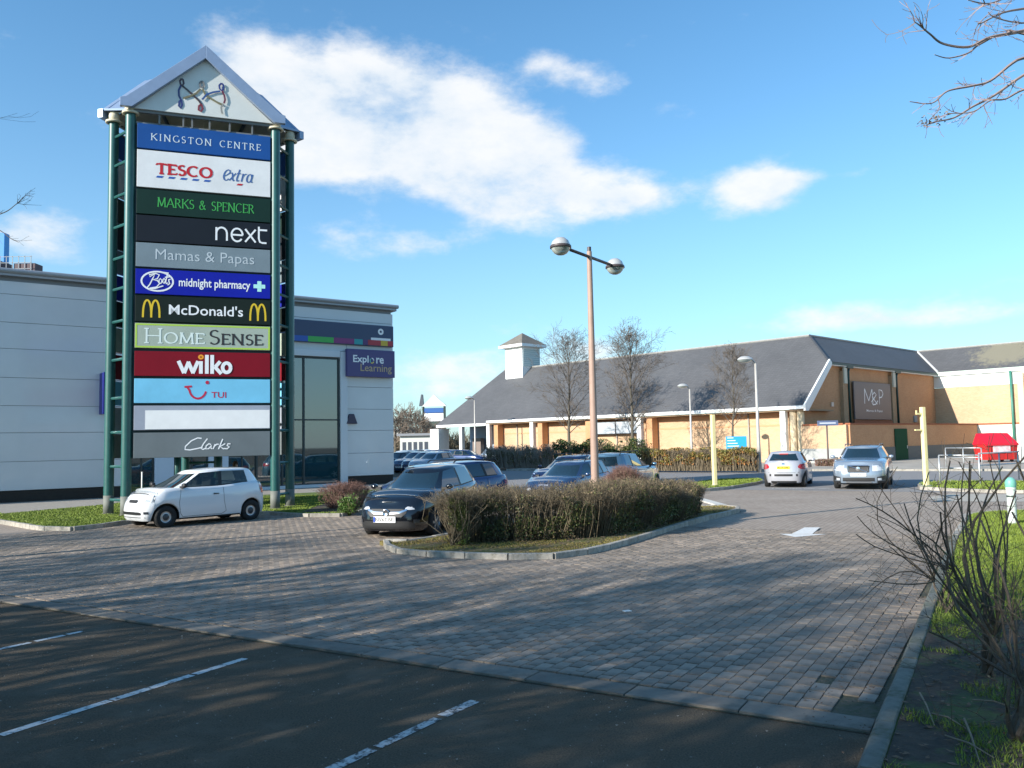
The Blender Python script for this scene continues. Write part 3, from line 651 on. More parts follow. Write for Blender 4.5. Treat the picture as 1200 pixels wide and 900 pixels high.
strip(mb, [wq(.885+.072*cos(radians(a)), .33+.25*sin(radians(a))) for a in range(0, 361, 15)], .066*wW, YF-.008)
nm(mb, 'lettering', wht, 'w')
mb = MB(); strip(mb, [wq(.425+.035*cos(radians(a)), .88+.085*sin(radians(a))) for a in range(0, 361, 20)], .055, YF); nm(mb, 'ring_dot', lm('orange', (.85,.33,.02)), 'w')
mb = MB(); cx, cz = X(.455), Z('tui',.62)
strip(mb, [(cx-.30,cz+.02)]+[(cx+.0+.24*cos(radians(a))*1.0, cz-.02+.30*sin(radians(a))*1.0) for a in range(190, 351, 14)], .06, YF); strip(mb, [(cx-.38,cz+.03),(cx-.17,cz+.05)], .06, YF-.001)
strip(mb, arc(cx+.27, cz+.17, .03, .03, 0, 360, 8), .055, YF-.002)
nm(mb, 'smile_logo', lm('crimson', (.50,.02,.06)), 'tui')
put_text('lettering', 'TUI', (X(.555), X(.665), Z('tui',.22), Z('tui',.46)), YF, lm('crimson', (0,0,0)), sgn['tui'][0], bold=.006)
mb = MB(); mb.box(((X(.08)+X(.996))/2, YF+.012, (Z('bl',.04)+Z('bl',.80))/2), (X(.996)-X(.08), .03, Z('bl',.80)-Z('bl',.04))); nm(mb, 'cover_sheet', mat('cover_white', (.84,.85,.85), .5, vary=.08, scale=2), 'bl')
mb = MB(); cs = PWD*.335; cx, cz = X(.355), Z('c',.30); ch_ = (Z('c',.75)-Z('c',.30))
for q, p in enumerate([[(.33,.98),(.24,1.02),(.12,.78),(.02,.30),(.03,.02),(.14,-.02),(.30,.10),(.40,.20)], [(.46,.95),(.40,.5),(.37,.10),(.42,.0),(.47,.10)], [(.57,.42),(.52,.50),(.47,.30),(.48,.05),(.54,.06),(.59,.35),(.585,.10),(.62,.04)], [(.66,.45),(.64,.02)], [(.65,.25),(.70,.45),(.74,.42)], [(.80,.90),(.76,.0)], [(.88,.48),(.78,.22),(.88,.0)], [(1.0,.45),(.94,.46),(.93,.32),(.99,.18),(.95,.02),(.88,.05)]]):
    strip(mb, [(cx+(a+.06*b_)*cs, cz+b_*ch_) for a, b_ in p], .036, YF-.0006*q)
nm(mb, 'lettering', wht, 'c')

# gables ------------------------------------------------------------------
trim_m = mat('blue_grey_metal', (.30,.38,.52), .38, metal=.35, vary=.12, scale=3)
zE = zl(160, 128)+.02; zA = zl(236, 70)+.0
gb = MB(); hwg = hw+.02
gable_m = mat('gable_white', (.66,.68,.66), .5, vary=.06, scale=3)
apx = .0
edge_w = .30
flare = .28
def verge_poly():
    out = [(-hw-flare, zE-.04), (-hw+.05, zE-.04), (0, zA-.02), (hw-.05, zE-.04), (hw+flare, zE-.04), (hw+flare, zE+.26), (hw+.12, zE+.28), (0, zA+.50), (-hw-.12, zE+.28), (-hw-flare, zE+.26)]
    return out
gpoly = MB()
for sx in (-1, 1):
    pl = [(0, zA-.02), (0, zA+.40), (sx*(hw+.12), zE+.28), (sx*(hw+flare), zE+.24), (sx*(hw+flare), zE-.02), (sx*(hw-.05), zE-.02)]
    if sx > 0: pl = pl[::-1]
    gpoly.yprism(pl, -inr-.36, -inr-.20)
panel = MB().yprism([(-hw+.1, zE), (hw-.1, zE), (0, zA)], -inr-.20, -inr-.14)
beam = MB().box((0, -inr-.10, zE-.05), (2*hw, .08, .08)); beam.box((0, -inr-.02, zl(154,142)+.02), (2*hw-.3, .08, .06))
for fx in (-.62, -.3, -.18, .06, .34, .66): beam.box((fx*hw, -inr-.08, (zE+zl(154,142))/2), (.05, .05, zE-zl(154,142)-.02))
roofm = MB()
apz = zA+.42
for sx in (-1, 1):
    e = Vector((sx*(hw+flare*.9), -inr-.2, zE+.26)); c = Vector((sx*(hw+.10), -inr-.2, zE+.27)); A = Vector((0, -inr-.2, apz)); O = Vector((0, 0, apz))
    vd = Vector((sx*sin(pi/3), -cos(pi/3), 0))       # valley runs to the chamfered corner
    vc = vd*((inr+.2)/cos(pi/3)*.98); vcp = Vector((vc.x, vc.y, zE+.22))
    vcp = vd*2.6; vcp.z = zE+.25
    fs = [(0,2,1), (0,3,2)]
    up = Vector((0,0,.06))
    roofm.add([A, O, vcp, c]+[p-up for p in (A, O, vcp, c)], [(0,1,2,3), (7,6,5,4), (0,3,7,4), (3,2,6,7), (1,0,4,5), (2,1,5,6)])
    roofm.add([c, vcp, e]+[p-up for p in (c, vcp, e)], [(0,1,2), (5,4,3), (0,2,5,3), (2,1,4,5)])
lin = MB()
for sx in (-1, 1):
    c = Vector((sx*(hw+.10), -inr-.14, zE+.15)); A = Vector((0, -inr-.14, apz-.14)); O = Vector((0, 0, apz-.14)); vd = Vector((sx*sin(pi/3), -cos(pi/3), 0)); v_ = vd*2.55; v_.z = zE+.13
    lin.add([A, c, v_, O], [(0,1,2,3)])
soff = MB()
for sx in (-1, 1):
    soff.add([(sx*(hw-.4),-inr+.1,zE-.1), (sx*(hw+flare),-inr-.15,zE+.05), (sx*1.2, -inr+1.6, zE+.35), (0,-inr+1.2,zE-.1)], [(0,1,2,3)])
logo_c = [((.10,.02,.04), [(-.93,.98),(-.99,.90),(-.97,.80),(-.90,.76),(-.85,.84),(-.88,.95),(-.93,.98)]), ((.03,.05,.32), [(-.95,.76),(-1.03,.60),(-1.02,.42),(-.93,.28),(-.90,.14),(-.96,.03),(-1.02,.10),(-1.0,.24),(-.93,.30)]),
          ((.09,.03,.02), [(-.92,.76),(-.75,.66),(-.52,.50),(-.30,.34),(-.20,.22)]), ((.45,.03,.05), [(-.20,.22),(-.16,.10),(-.22,.0),(-.31,.04),(-.30,.16),(-.21,.24)]),
          ((.35,.30,.14), [(-.86,.36),(-.62,.45),(-.40,.56),(-.24,.72)]), ((.38,.36,.34), [(-.20,.98),(-.27,.90),(-.25,.80),(-.18,.76),(-.12,.84),(-.14,.94),(-.20,.98)]), ((.42,.36,.16), [(-.16,.72),(-.05,.52),(.16,.44),(.40,.34),(.55,.30)]),
          ((.04,.14,.50), [(-.18,.38),(-.02,.56),(.22,.66),(.48,.72)]), ((.03,.05,.38), [(.52,.98),(.44,.90),(.46,.80),(.53,.74),(.60,.82),(.59,.94),(.52,.98)]), ((.30,.02,.06), [(.55,.74),(.63,.60),(.66,.46),(.62,.34)]), ((.60,.58,.52), [(.60,.32),(.52,.20),(.54,.06),(.57,.0)])]
gobs = []
for k in range(3):
    R = face_frame(k)
    if k == 0:
        gobs = [panel.build('gable_panel', gable_m, tot), gpoly.build('verge_trim', trim_m, tot, bevel=.01), beam.build('gable_beam', mat('beam', (.16,.17,.17), .5), tot), roofm.build('roof', trim_m, tot), lin.build('roof_lining', mat('lining_cream', (.82,.78,.66), .7), tot)]
        zb_, zh_ = zE+.02, (zA-zE)*.60
        for i, (c_, p) in enumerate(logo_c):
            mb = MB(); pts = [(a*.80+.05, zb_+.10+b_*zh_*.92) for a, b_ in p]
            strip(mb, pts, .055, -inr-.212-.003*i); mb2 = MB(); mb2.v = mb.v+[(v[0], v[1]+.01, v[2]) for v in mb.v]; n_ = len(mb.v); mb2.f = mb.f+[tuple(i2+n_ for i2 in reversed(f)) for f in mb.f]
            mb2.build('logo_ribbon', mat('ribbon%d' % i, tuple(v*.45+.02 for v in c_), .3, coat=.4), gobs[0])
    else:
        for o in gobs:
            c = link_copy(o.data, o.name.split('.')[0], tot, rot=(0,0,k*2*pi/3))
# inner core tubes at the foot
for (x, y) in ((.5, .2), (-.75, -.5)):
    MB().tube([(x,y,0),(x,y,2.4)], .1, n=10).build('inner_post', green_post, tot, smooth=True)
# ---------------------------------------------------------------- left retail unit
bd = Vector((.797, .603, 0)).normalized(); bn = Vector((-bd.y, bd.x, 0)); A0 = Vector((-19.6, 32.0, 0))
def wl(px, py, off=0.0, o=A0, d=bd, nn=bn):      # pixel -> local x, z on a wall plane pushed out by off
    r_ = ray(px, py); oo = o-nn*off; s = oo.dot(nn)/r_.dot(nn); p = Vector((r_.x*s, r_.y*s, r_.z*s+CAMH)); return (p-o).dot(d), p.z
shop = thing('retail_unit', 'large white panel clad retail building with dark plinth behind the totem sign', 'building', A0, atan2(bd.y, bd.x))
clad = mat('white_cladding', (.63,.66,.685), .25, scale=.5, vary=.07, coat=.35, bump=.05)
clad2 = mat('cladding_trim', (.60,.64,.68), .35)
plinth_m = mat('dark_plinth', (.028,.024,.02), .8, scale=8, vary=.3)
cx_ = wl(460, 500)[0]; ztop = wl(461, 361)[1]; zb = wl(60, 573)[1]
zj = [zb]+[wl(60, y)[1] for y in (540,507,476,444,411,381,349)]+[ztop-.35]
xg0, xg1 = wl(300, 480)[0], wl(396, 480)[0]; zg = wl(396, 421)[1]; xd0 = wl(150, 560)[0]
core = MB().box(((-34+cx_)/2, 12.06, ztop/2-.1), (cx_+34-.04, 23.9, ztop-.2)).build('core_wall', mat('core', (.5,.53,.56), .6), shop)
for i in range(len(zj)-1):
    z0, z1 = zj[i]+.007, zj[i+1]-.007
    zfull = z0
    spans = [(-34, -17), (-17, xd0 if z0 < 3.0 else (xg0-.0))]
    if z0 > zg: spans = [(-34, -17), (-17, cx_)]
    else:
        spans = [(-34, -17), (-17, xd0 if z1 < 3.4 else xg0-.4), (xg1+.42, cx_)]
        if z1 > zg+.45: MB().box(((xg0-.4+xg1+.42)/2, -.06, (zg+.38+z1)/2), (xg1-xg0+.80, .10, z1-zg-.38)).build('wall_panel', clad, shop, bevel=.006)
    for a, b_ in spans:
        MB().box(((a+b_)/2, -.06, (z0+z1)/2), (b_-a-.012, .10, z1-z0)).build('wall_panel', clad, shop, bevel=.006)
jl = MB().box(((-34+cx_)/2, -.004, (zb+ztop)/2), (cx_+33.9, .02, ztop-zb-.2)).build('joint_backing', mat('joint_grey', (.26,.28,.30), .8), shop)
MB().box(((-34+xd0)/2, -.02, zb/2), (xd0+34, .12, zb-.03)).build('plinth', plinth_m, shop)
MB().box(((xg1+.42+cx_)/2, -.02, zb/2), (cx_-xg1-.5, .12, zb-.03)).build('plinth', plinth_m, shop)
gt = MB().tube([(-34, -.28, ztop+.02), (cx_+.22, -.28, ztop+.02)], .10, n=10); gt.box(((-34+cx_)/2, -.10, ztop-.09), (cx_+34.2, .36, .15)); gt.box((cx_+.12, 12, ztop-.02), (.35, 24, .26)); gt.box(((-34+cx_)/2, 12, ztop-.04), (cx_+33.8, 23.8, .2))
gt.build('parapet_gutter', mat('gutter_grey', (.30,.33,.36), .4, metal=.3), shop, angle=40)
glz = glass_mat('shop_glass', (.012,.06,.075), .20, ior=2.1)
fr_m = mat('window_frame_dark', (.03,.045,.05), .4)
# recessed glass bay
rec = MB().box(((xd0+xg1)/2, .02, zg/2), (xg1-xd0+.2, .02, zg)).build('bay_recess', dark_m, shop)
xm = [xg0, wl(330,480)[0], wl(355,480)[0], xg1]; zt_ = wl(355, 492)[1]; zbt = wl(370, 569)[1]
for a, b_ in zip(xm, xm[1:]):
    for z0, z1 in ((max(zbt, .25), zt_), (zt_, zg)):
        MB().box(((a+b_)/2, -.05, (z0+z1)/2), (b_-a-.07, .02, z1-z0-.07)).build('pane', glz, shop)
for x in xm: MB().box((x, -.09, zg/2+.1), (.07, .09, zg-.2)).build('mullion', fr_m, shop)
for z in (max(zbt,.25), zt_, zg): MB().box(((xg0+xg1)/2, -.085, z), (xg1-xg0, .08, .06)).build('transom', fr_m, shop)
sur = MB().box((xg1+.22, -.10, (zg+.35)/2), (.36, .26, zg+.35)); sur.box(((xg0-.4+xg1+.03)/2, -.10, zg+.22), (xg1-xg0+.42, .26, .30)); sur.box(((xg0+xg1)/2, -.09, .12), (xg1-xg0, .22, .22))
sur.build('portal_frame', clad2, shop, bevel=.01)
# lower openings under and behind the totem
ops = [(150,180,0),(180,205,1),(205,243,0),(243,266,1),(266,300,0)]
for p0_, p1_, kind in ops:
    a, b_ = wl(p0_, 555)[0], wl(p1_, 555)[0]
    if kind: MB().box(((a+b_)/2, -.10, 1.7), (b_-a, .2, 3.4)).build('pier_panel', mat('pier_blue_white', (.48,.58,.70), .4), shop, bevel=.01)
    else:
        MB().box(((a+b_)/2, -.03, 1.7), (b_-a-.06, .02, 3.3)).build('pane', glz, shop)
        f = MB(); n_ = 2
        for i in range(n_+1): f.box((a+.04+(b_-a-.08)*i/n_, -.05, 1.7), (.06, .07, 3.3))
        f.box(((a+b_)/2, -.05, 2.25), (b_-a, .05, .07)); f.build('door_frame', fr_m, shop)
# fascia band with colour strip
x0, z1 = wl(290, 371); x1, z0 = wl(458, 407.5); z0b = wl(335, 401)[1]; zt2 = wl(458, 383.5)[1]
band = MB().box(((x0+x1)/2, -.20, (z0+zt2)/2), (x1-x0, .16, zt2-z0)).build('fascia_sign', mat('navy_fascia', (.035,.06,.13), .4), shop, bevel=.01)
cols = [(.02,.10,.42,330,358),(.05,.42,.08,358,388),(.22,.03,.16,388,412),(.02,.32,.34,412,422),(.08,.03,.14,422,428),(.42,.03,.05,428,443),(.62,.42,.04,443,451),(.42,.03,.05,451,457)]
for i, (r_, g_, b_, pa, pb) in enumerate(cols):
    xa, xb = wl(pa, 400)[0], wl(pb, 400)[0]
    MB().box(((xa+xb)/2, -.285, z0+.16), (xb-xa-.004, .02, .26)).build('colour_block', mat('strip%d' % i, (r_, g_, b_), .4), band)
xa, za = wl(443, 391); mb = MB(); strip(mb, arc(xa, za+.06, .11, .11, 0, 360, 14), .10, -.29); rectface(mb, xa-.55, xa+.55, za-.38, za-.26, -.29); mb.build('emblem', wht, band)
x0, z1 = wl(405.5, 408.6, .3); x1, z0 = wl(461.5, 443, .3)
ex_ = MB().box(((x0+x1)/2, -.31, (z0+z1)/2), (x1-x0, .22, z1-z0)).build('shop_sign', mat('purple_blue_sign', (.035,.022,.16), .35, coat=.3), shop, bevel=.015)
def EX(f): return x0+(x1-x0)*f
def EZ(f): return z0+(z1-z0)*f
vs, fs = font_poly('Expl', .02); put_text('lettering', 'Expl', (EX(.12), EX(.44), EZ(.44), EZ(.78)), -.425, wht, ex_, bold=.02)
mb = MB(); 
for a0, cc in ((0, (.8,.8,.82)), (130, (.1,.5,.4)), (240, (.75,.55,.1))): 
    m3 = MB(); strip(m3, arc(EX(.51), EZ(.60), .10, .12, a0, a0+100, 8), .05, -.425); m3.build('letter_ring', mat('ring%d' % a0, cc, .4), ex_)
put_text('lettering', 're', (EX(.60), EX(.76), EZ(.50), EZ(.72)), -.425, wht, ex_, bold=.02)
put_text('lettering', 'Learning', (EX(.27), EX(.93), EZ(.12), EZ(.47)), -.425, mat('letter_tan', (.50,.36,.20), .4), ex_, bold=.006)
ax, az_ = wl(410, 492); MB().yprism([(ax-.3,az_-.2),(ax+.3,az_-.2),(ax+.12,az_+.28),(ax-.12,az_+.28)], -.24, -.11).build('alarm_box', mat('alarm', (.05,.045,.08), .5), shop, bevel=.02)
bx, bz1 = wl(118, 438); _, bz0 = wl(118, 486)
tag(MB().box((0, 0, (bz0+bz1)/2), (.12, .75, bz1-bz0)).box((0, .36, (bz0+bz1)/2+.3), (.05, .2, .05)).build('projecting_sign', mat('deep_blue', (.015,.02,.22), .4), bevel=.01), 'narrow deep blue projecting sign on the white wall just left of the totem', 'sign')
ps = bpy.data.objects['projecting_sign']; ps.location = A0+bd*bx-bn*.48; ps.rotation_euler = (0, 0, atan2(bd.y, bd.x))
# things seen over the parapet at far left
p1 = at(-10, 298, 50); p2 = at(8, 298, 50); pt_ = at(0, 274, 50)
tag(MB().box(((p1.x+p2.x)/2-1, 50, (p1.z+pt_.z)/2-.3), (p2.x-p1.x+2, .5, pt_.z-p1.z+.6)).box((p1.x, 50, p1.z-4), (.3,.3,8)).build('roof_sign', mat('bright_blue', (.02,.22,.55), .4), bevel=.03), 'bright blue box sign rising above the parapet at far left', 'sign')
rr = thing('roof_railing', 'grey metal railing round a dark box above the parapet at far left', 'railing', (at(36,318,47).x, 47, at(20,318,47).z-.3))
for i in range(7): MB().box((-.35*i, 0, .55), (.03, .03, 1.3)).build('baluster', mat('rail_dull', (.25,.27,.29), .5), rr)
for z in (.45, .8, 1.15): MB().box((-1.9, 0, z), (3.9, .03, .03)).build('rail', mat('rail_dull', (0,0,0)), rr)
MB().box((-3.0, .7, .5), (2.4, 1.2, .9)).box((-.6, .8, .45), (1.2, .8, .8)).build('plant_box', mat('brown_box', (.06,.03,.04), .6), rr)

# ---------------------------------------------------------------- brick store with slate roof
brick = mat('cream_brick', (.66,.47,.27), .85, scale=2, vary=.12, bump=.1)
def brickmat(name, c1, c2, mo, sc=1.0):
    M = bpy.data.materials.new(name); M.use_nodes = True; t = M.node_tree; b = t.nodes['Principled BSDF']; b.inputs['Roughness'].default_value = .85
    tc = N(t, 'ShaderNodeTexCoord'); sx = N(t, 'ShaderNodeSeparateXYZ'); t.links.new(tc.outputs['Object'], sx.inputs[0])
    cb = N(t, 'ShaderNodeCombineXYZ'); t.links.new(mth(t, 'ADD', sx.outputs['X'], sx.outputs['Y']), cb.inputs[0]); t.links.new(sx.outputs['Z'], cb.inputs[1])
    br = N(t, 'ShaderNodeTexBrick', offset=.5); t.links.new(cb.outputs[0], br.inputs['Vector']); br.inputs['Scale'].default_value = sc
    br.inputs['Brick Width'].default_value = .225; br.inputs['Row Height'].default_value = .075; br.inputs['Mortar Size'].default_value = .008
    for k, c in (('Color1', c1), ('Color2', c2), ('Mortar', mo)): br.inputs[k].default_value = tuple(c)+(1,)
    no = N(t, 'ShaderNodeTexNoise'); no.inputs['Scale'].default_value = .45; no.inputs['Detail'].default_value = 5; t.links.new(tc.outputs['Object'], no.inputs['Vector'])
    hs = N(t, 'ShaderNodeHueSaturation'); t.links.new(br.outputs['Color'], hs.inputs['Color']); t.links.new(mth(t, 'MULTIPLY_ADD', no.outputs['Fac'], .5, .75), hs.inputs['Value'])
    t.links.new(hs.outputs[0], b.inputs['Base Color']); MATS[name] = M; return M
creamb = brickmat('buff_brick', (.49,.30,.165), (.55,.355,.21), (.48,.385,.28))
orangeb = brickmat('orange_brick', (.50,.215,.085), (.56,.27,.12), (.46,.33,.22))
redb = mat('red_brick', (.34,.11,.05), .85, vary=.3, scale=10)
grey_r = mat('grey_render', (.36,.37,.36), .85, vary=.15, scale=2)
def slate(name, moss=None):
    M = bpy.data.materials.new(name); M.use_nodes = True; t = M.node_tree; b = t.nodes['Principled BSDF']; b.inputs['Roughness'].default_value = .62
    tc = N(t, 'ShaderNodeTexCoord'); sx = N(t, 'ShaderNodeSeparateXYZ'); t.links.new(tc.outputs['Object'], sx.inputs[0])
    cb = N(t, 'ShaderNodeCombineXYZ'); t.links.new(mth(t, 'ADD', sx.outputs['X'], sx.outputs['Y']), cb.inputs[0]); t.links.new(mth(t, 'MULTIPLY', sx.outputs['Z'], 1.5), cb.inputs[1])
    br = N(t, 'ShaderNodeTexBrick', offset=.5); t.links.new(cb.outputs[0], br.inputs['Vector']); br.inputs['Scale'].default_value = 1
    br.inputs['Brick Width'].default_value = .3; br.inputs['Row Height'].default_value = .25; br.inputs['Mortar Size'].default_value = .012
    for k, c in (('Color1', (.088,.088,.092)), ('Color2', (.104,.104,.108)), ('Mortar', (.055,.055,.058))): br.inputs[k].default_value = c+(1,)
    no = N(t, 'ShaderNodeTexNoise'); no.inputs['Scale'].default_value = .3; no.inputs['Detail'].default_value = 8; t.links.new(tc.outputs['Object'], no.inputs['Vector'])
    hs = N(t, 'ShaderNodeHueSaturation'); t.links.new(br.outputs['Color'], hs.inputs['Color']); t.links.new(mth(t, 'MULTIPLY_ADD', no.outputs['Fac'], .5, .75), hs.inputs['Value']); c = hs.outputs[0]
    if moss:
        d = vmth(t, 'MULTIPLY', vmth(t, 'SUBTRACT', tc.outputs['Object'], moss[0]), moss[1]); ln = vmth(t, 'LENGTH', d)
        n5 = N(t, 'ShaderNodeTexNoise'); n5.inputs['Scale'].default_value = 2.2; n5.inputs['Detail'].default_value = 8; n5.inputs['Roughness'].default_value = .7; t.links.new(tc.outputs['Object'], n5.inputs['Vector'])
        f = mth(t, 'MULTIPLY', mth(t, 'SUBTRACT', mth(t, 'ADD', mth(t, 'SUBTRACT', 1.0, ln), mth(t, 'MULTIPLY', mth(t, 'SUBTRACT', n5.outputs['Fac'], .5), 1.6)), .15), 3.0, clamp=True)
        mx = N(t, 'ShaderNodeMix', data_type='RGBA'); t.links.new(mth(t, 'MULTIPLY', f, .8), mx.inputs['Factor']); t.links.new(c, mx.inputs['A']); mx.inputs['B'].default_value = (.22,.20,.14,1); c = mx.outputs['Result']
    t.links.new(c, b.inputs['Base Color']); bp = N(t, 'ShaderNodeBump'); bp.inputs['Distance'].default_value = .02; bp.inputs['Strength'].default_value = .5; bp.invert = True; t.links.new(br.outputs['Fac'], bp.inputs['Height']); t.links.new(bp.outputs[0], b.inputs['Normal'])
    return M
SC = Vector((21.3, 62.0, 0)); SR = radians(43)
sl = slate('slate')
store = thing('brick_store', 'long buff brick superstore with grey slate roof across the car park', 'building', SC+Vector((0,0,.0)), SR)
sX = Vector((cos(SR), sin(SR), 0)); sY = Vector((-sin(SR), cos(SR), 0))
def sloc(px, py, axis, val):     # pixel -> local coords on plane local axis = val
    r_ = ray(px, py); n_ = sX if axis == 'x' else sY; s = (SC.dot(n_)+val)/r_.dot(n_); p = Vector((r_.x*s, r_.y*s, r_.z*s+CAMH)); q = p-SC; return q.dot(sX), q.dot(sY), p.z
my_ = sloc(1178, 410, 'x', 27.6)
slm = slate('slate_mossy', ((27.6, my_[1], my_[2]), (.30, .26, .42)))
gut_w = mat('white_gutter', (.80,.80,.78), .45); dgut = mat('green_gutter', (.012,.05,.045), .4); gutC = mat('sage_gutter', (.42,.50,.45), .5)
# long front wall in bays
by = [0.4, 8.2, 14.6, 21.7, 28.0, 34.6]
for a, b_ in zip(by, by[1:]):
    MB().box((1.15, (a+b_)/2, 1.9), (.3, b_-a-.02, 3.8)).build('wall_bay', creamb, store)
    MB().box((.985, (a+b_)/2, 3.72), (.04, b_-a-.02, .42)).build('brick_band', orangeb, store)
    MB().box((.99, (a+b_)/2, 2.95), (.03, b_-a-.02, .12)).build('brick_course', mat('red_course', (.55,.30,.16), .85), store)
MB().box((2.1, 17.5, 4.02), (4.4, 36, .1)).build('soffit', mat('soffit_brown', (.30,.20,.12), .7), store)
MB().box((-.22, 17.2, 4.22), (.16, 35.6, .26)).build('gutter', gut_w, store, bevel=.02)
MB().box((-.22, 39.3, 3.98), (.16, 8.4, .26)).build('gutter', gut_w, store, bevel=.02)
for yc in (1.35, 15.0, 28.4, 34.9, 39.4):
    MB().box((.05, yc, 2.0), (.42, .46, 4.0)).build('column', white_m, store, bevel=.02)
for yc in (14.1, 21.2, 27.5, 34.0): MB().box((.55, yc, 2.0), (.8, .62, 3.95)).build('pier', orangeb, store, bevel=.01)
for yc in (.75, .15): MB().tube([(.35, yc, 0), (.35, yc, 4.1)], .27, n=16).build('round_column', mat('cream_column', (.66,.52,.34), .7), store, angle=40)
for yc in (4.9, 8.2, 18.4, 21.9, 31.6): MB().tube([(.93, yc, 0), (.93, yc, 4.0)], .06, n=8).build('downpipe', mat('grey_pipe', (.32,.30,.27), .5), store, smooth=True)
ya = sloc(747, 500, 'x', .5)[1]; yb = sloc(694, 500, 'x', .5)[1]; zs1 = sloc(720, 494, 'x', .5)[2]; zs0 = sloc(720, 508.5, 'x', .5)[2]
fs_ = MB().box((.6, (ya+yb)/2, (zs0+zs1)/2), (.12, yb-ya, zs1-zs0)).build('shop_sign', mat('grey_sign', (.30,.33,.36), .5, scale=5, col2=(.50,.54,.58)), store)
MB().box((.53, (ya+yb)/2-.1, (zs0+zs1)/2), (.03, .1, zs1-zs0)).box((.53, (ya+yb)/2, zs0), (.05, yb-ya, .08)).build('sign_frame', dark_m, fs_)
# arcade end
MB().box((.1, 43.4, 1.85), (1.5, 1.5, 3.7)).build('end_pier', white_m, store, bevel=.02)
MB().box((4.6, 39, 2.0), (.3, 8.6, 3.9)).build('arcade_wall', mat('blue_shade_wall', (.30,.36,.45), .7), store)  # wall coloured blue grey to stand for the shade behind the arcade
for yc in (36.8, 38.2): MB().box((4.0, yc, 1.6), (.3, .25, 3.2)).build('arcade_post', mat('grey_post', (.22,.24,.27), .6), store)
MB().box((3.9, 41.2, 1.3), (.5, 1.4, 2.6)).build('kiosk', mat('kiosk', (.20,.16,.14), .6), store)
# roof planes with thickness
def sheet(name, pts, m, parent, th=.12):
    p = [Vector(q) for q in pts]; nrm = (p[1]-p[0]).cross(p[2]-p[0]).normalized()
    if nrm.z < 0: nrm = -nrm; p = p[::-1]
    n_ = len(p); mb = MB().add(p+[q-nrm*th for q in p], [tuple(range(n_)), tuple(range(2*n_-1, n_-1, -1))]+[(i, n_+i, n_+(i+1) % n_, (i+1) % n_) for i in range(n_)]); return mb.build(name, m, parent)
ez, rz1 = 4.30, 10.35
sheet('roof_slope', [(-.15,-.45,ez), (3.95,-.45,7.85), (7,2.6,rz1), (7,40,rz1), (-.15,43.8,ez-.2)], sl, store)
sheet('roof_slope', [(3.95,-.47,7.82), (26.0,-.47,7.82), (29.0,2.55,rz1-.02), (7.03,2.55,rz1-.02)], sl, store)
sheet('roof_slope', [(25.75,-.45,7.86), (25.75,-32,7.86), (29.0,-32,rz1+.02), (29.0,2.6,rz1+.02)], slm, store)
sheet('roof_slope', [(7,40,rz1), (-.15,43.8,ez-.2), (22,43.8,ez-.2), (22,40,rz1)], sl, store)
sheet('flat_roof', [(7.02,2.6,rz1-.06), (29,2.6,rz1-.06), (29,40,rz1-.06), (7.02,40,rz1-.06)], sl, store)
sheet('flat_roof', [(29,-32,rz1-.05), (45,-32,rz1-.05), (45,2.5,rz1-.05), (29,2.5,rz1-.05)], sl, store)
rdg = mat('ridge_lead', (.34,.33,.31), .6, vary=.3)
for a, b_ in (((7,2.6,rz1+.03),(7,40,rz1+.03)), ((7,2.58,rz1+.02),(29,2.58,rz1+.02)), ((29,2.6,rz1+.04),(29,-32,rz1+.04))): MB().tube([a, b_], .10, n=6).build('ridge_cap', rdg, store)
MB().tube([(3.95,-.45,7.90),(7,2.6,rz1+.05)], .09, n=6).build('hip_cap', mat('hip_dark', (.05,.055,.065), .6), store)
MB().tube([(25.9,-.42,7.93),(29,2.6,rz1+.07)], .10, n=6).build('valley_flashing', mat('lead', (.55,.55,.54), .5), store)
MB().yprism([(-.3,3.95),(-.3,4.42),(3.95,8.0),(4.25,7.75),(4.25,7.55),(.25,3.95)], -.58, -.44).build('barge_board', gut_w, store, bevel=.02)
sheet('barge_soffit', [(-.2,-.45,4.1),(4.05,-.45,7.62),(4.05,.1,7.62),(-.2,.1,4.1)], mat('soffit_brown', (0,0,0)), store, .04)
# gable wall and parts
MB().yprism([(.3,0),(26,0),(26,7.62),(4.05,7.62),(.3,4.15)], 0, .3).build('gable_wall', orangeb, store)
MB().box((15.0, -.42, 7.70), (22.0, .14, .16)).build('gutter', dgut, store); MB().box((15.0, -.22, 7.58), (22.0, .42, .06)).build('soffit', gut_w, store)
for pxx in (990, 1047):
    lx = sloc(pxx, 470, 'y', -.2)[0]
    pr = MB().box((lx, -.14, 3.6), (.75, .30, 7.2)).build('pier', brickmat('pier_brick', (.34,.20,.10), (.40,.24,.13), (.35,.28,.2)) if 'pier_brick' not in MATS else MATS['pier_brick'], store)
    MB().box((lx, -.32, 6.85), (.5, .16, 1.3)).build('capital', mat('cream_capital', (.60,.55,.44), .7), store, bevel=.02)
    MB().tube([(lx+.75,-.35,7.6),(lx+.62,-.3,7.2),(lx+.62,-.3,2.9)], .10, n=8).build('downpipe', dgut, store, smooth=True)
    MB().box((lx+.7,-.36,7.55), (1.1,.22,.22)).build('hopper', dgut, store, bevel=.02)
x0, _, z1 = sloc(999.5, 447, 'y', -.2); x1, _, z0 = sloc(1044.5, 492, 'y', -.2); z1 = sloc(1022, 448.5, 'y', -.2)[2]
mps = MB().box(((x0+x1)/2, -.2, (z0+z1)/2), (x1-x0, .12, z1-z0)).build('shop_sign', mat('taupe_sign', (.13,.11,.115), .5), store, bevel=.02)
def MX(f): return x0+(x1-x0)*f
def MZ(f): return z0+(z1-z0)*f
mb = MB(); yq = -.27; w = .10
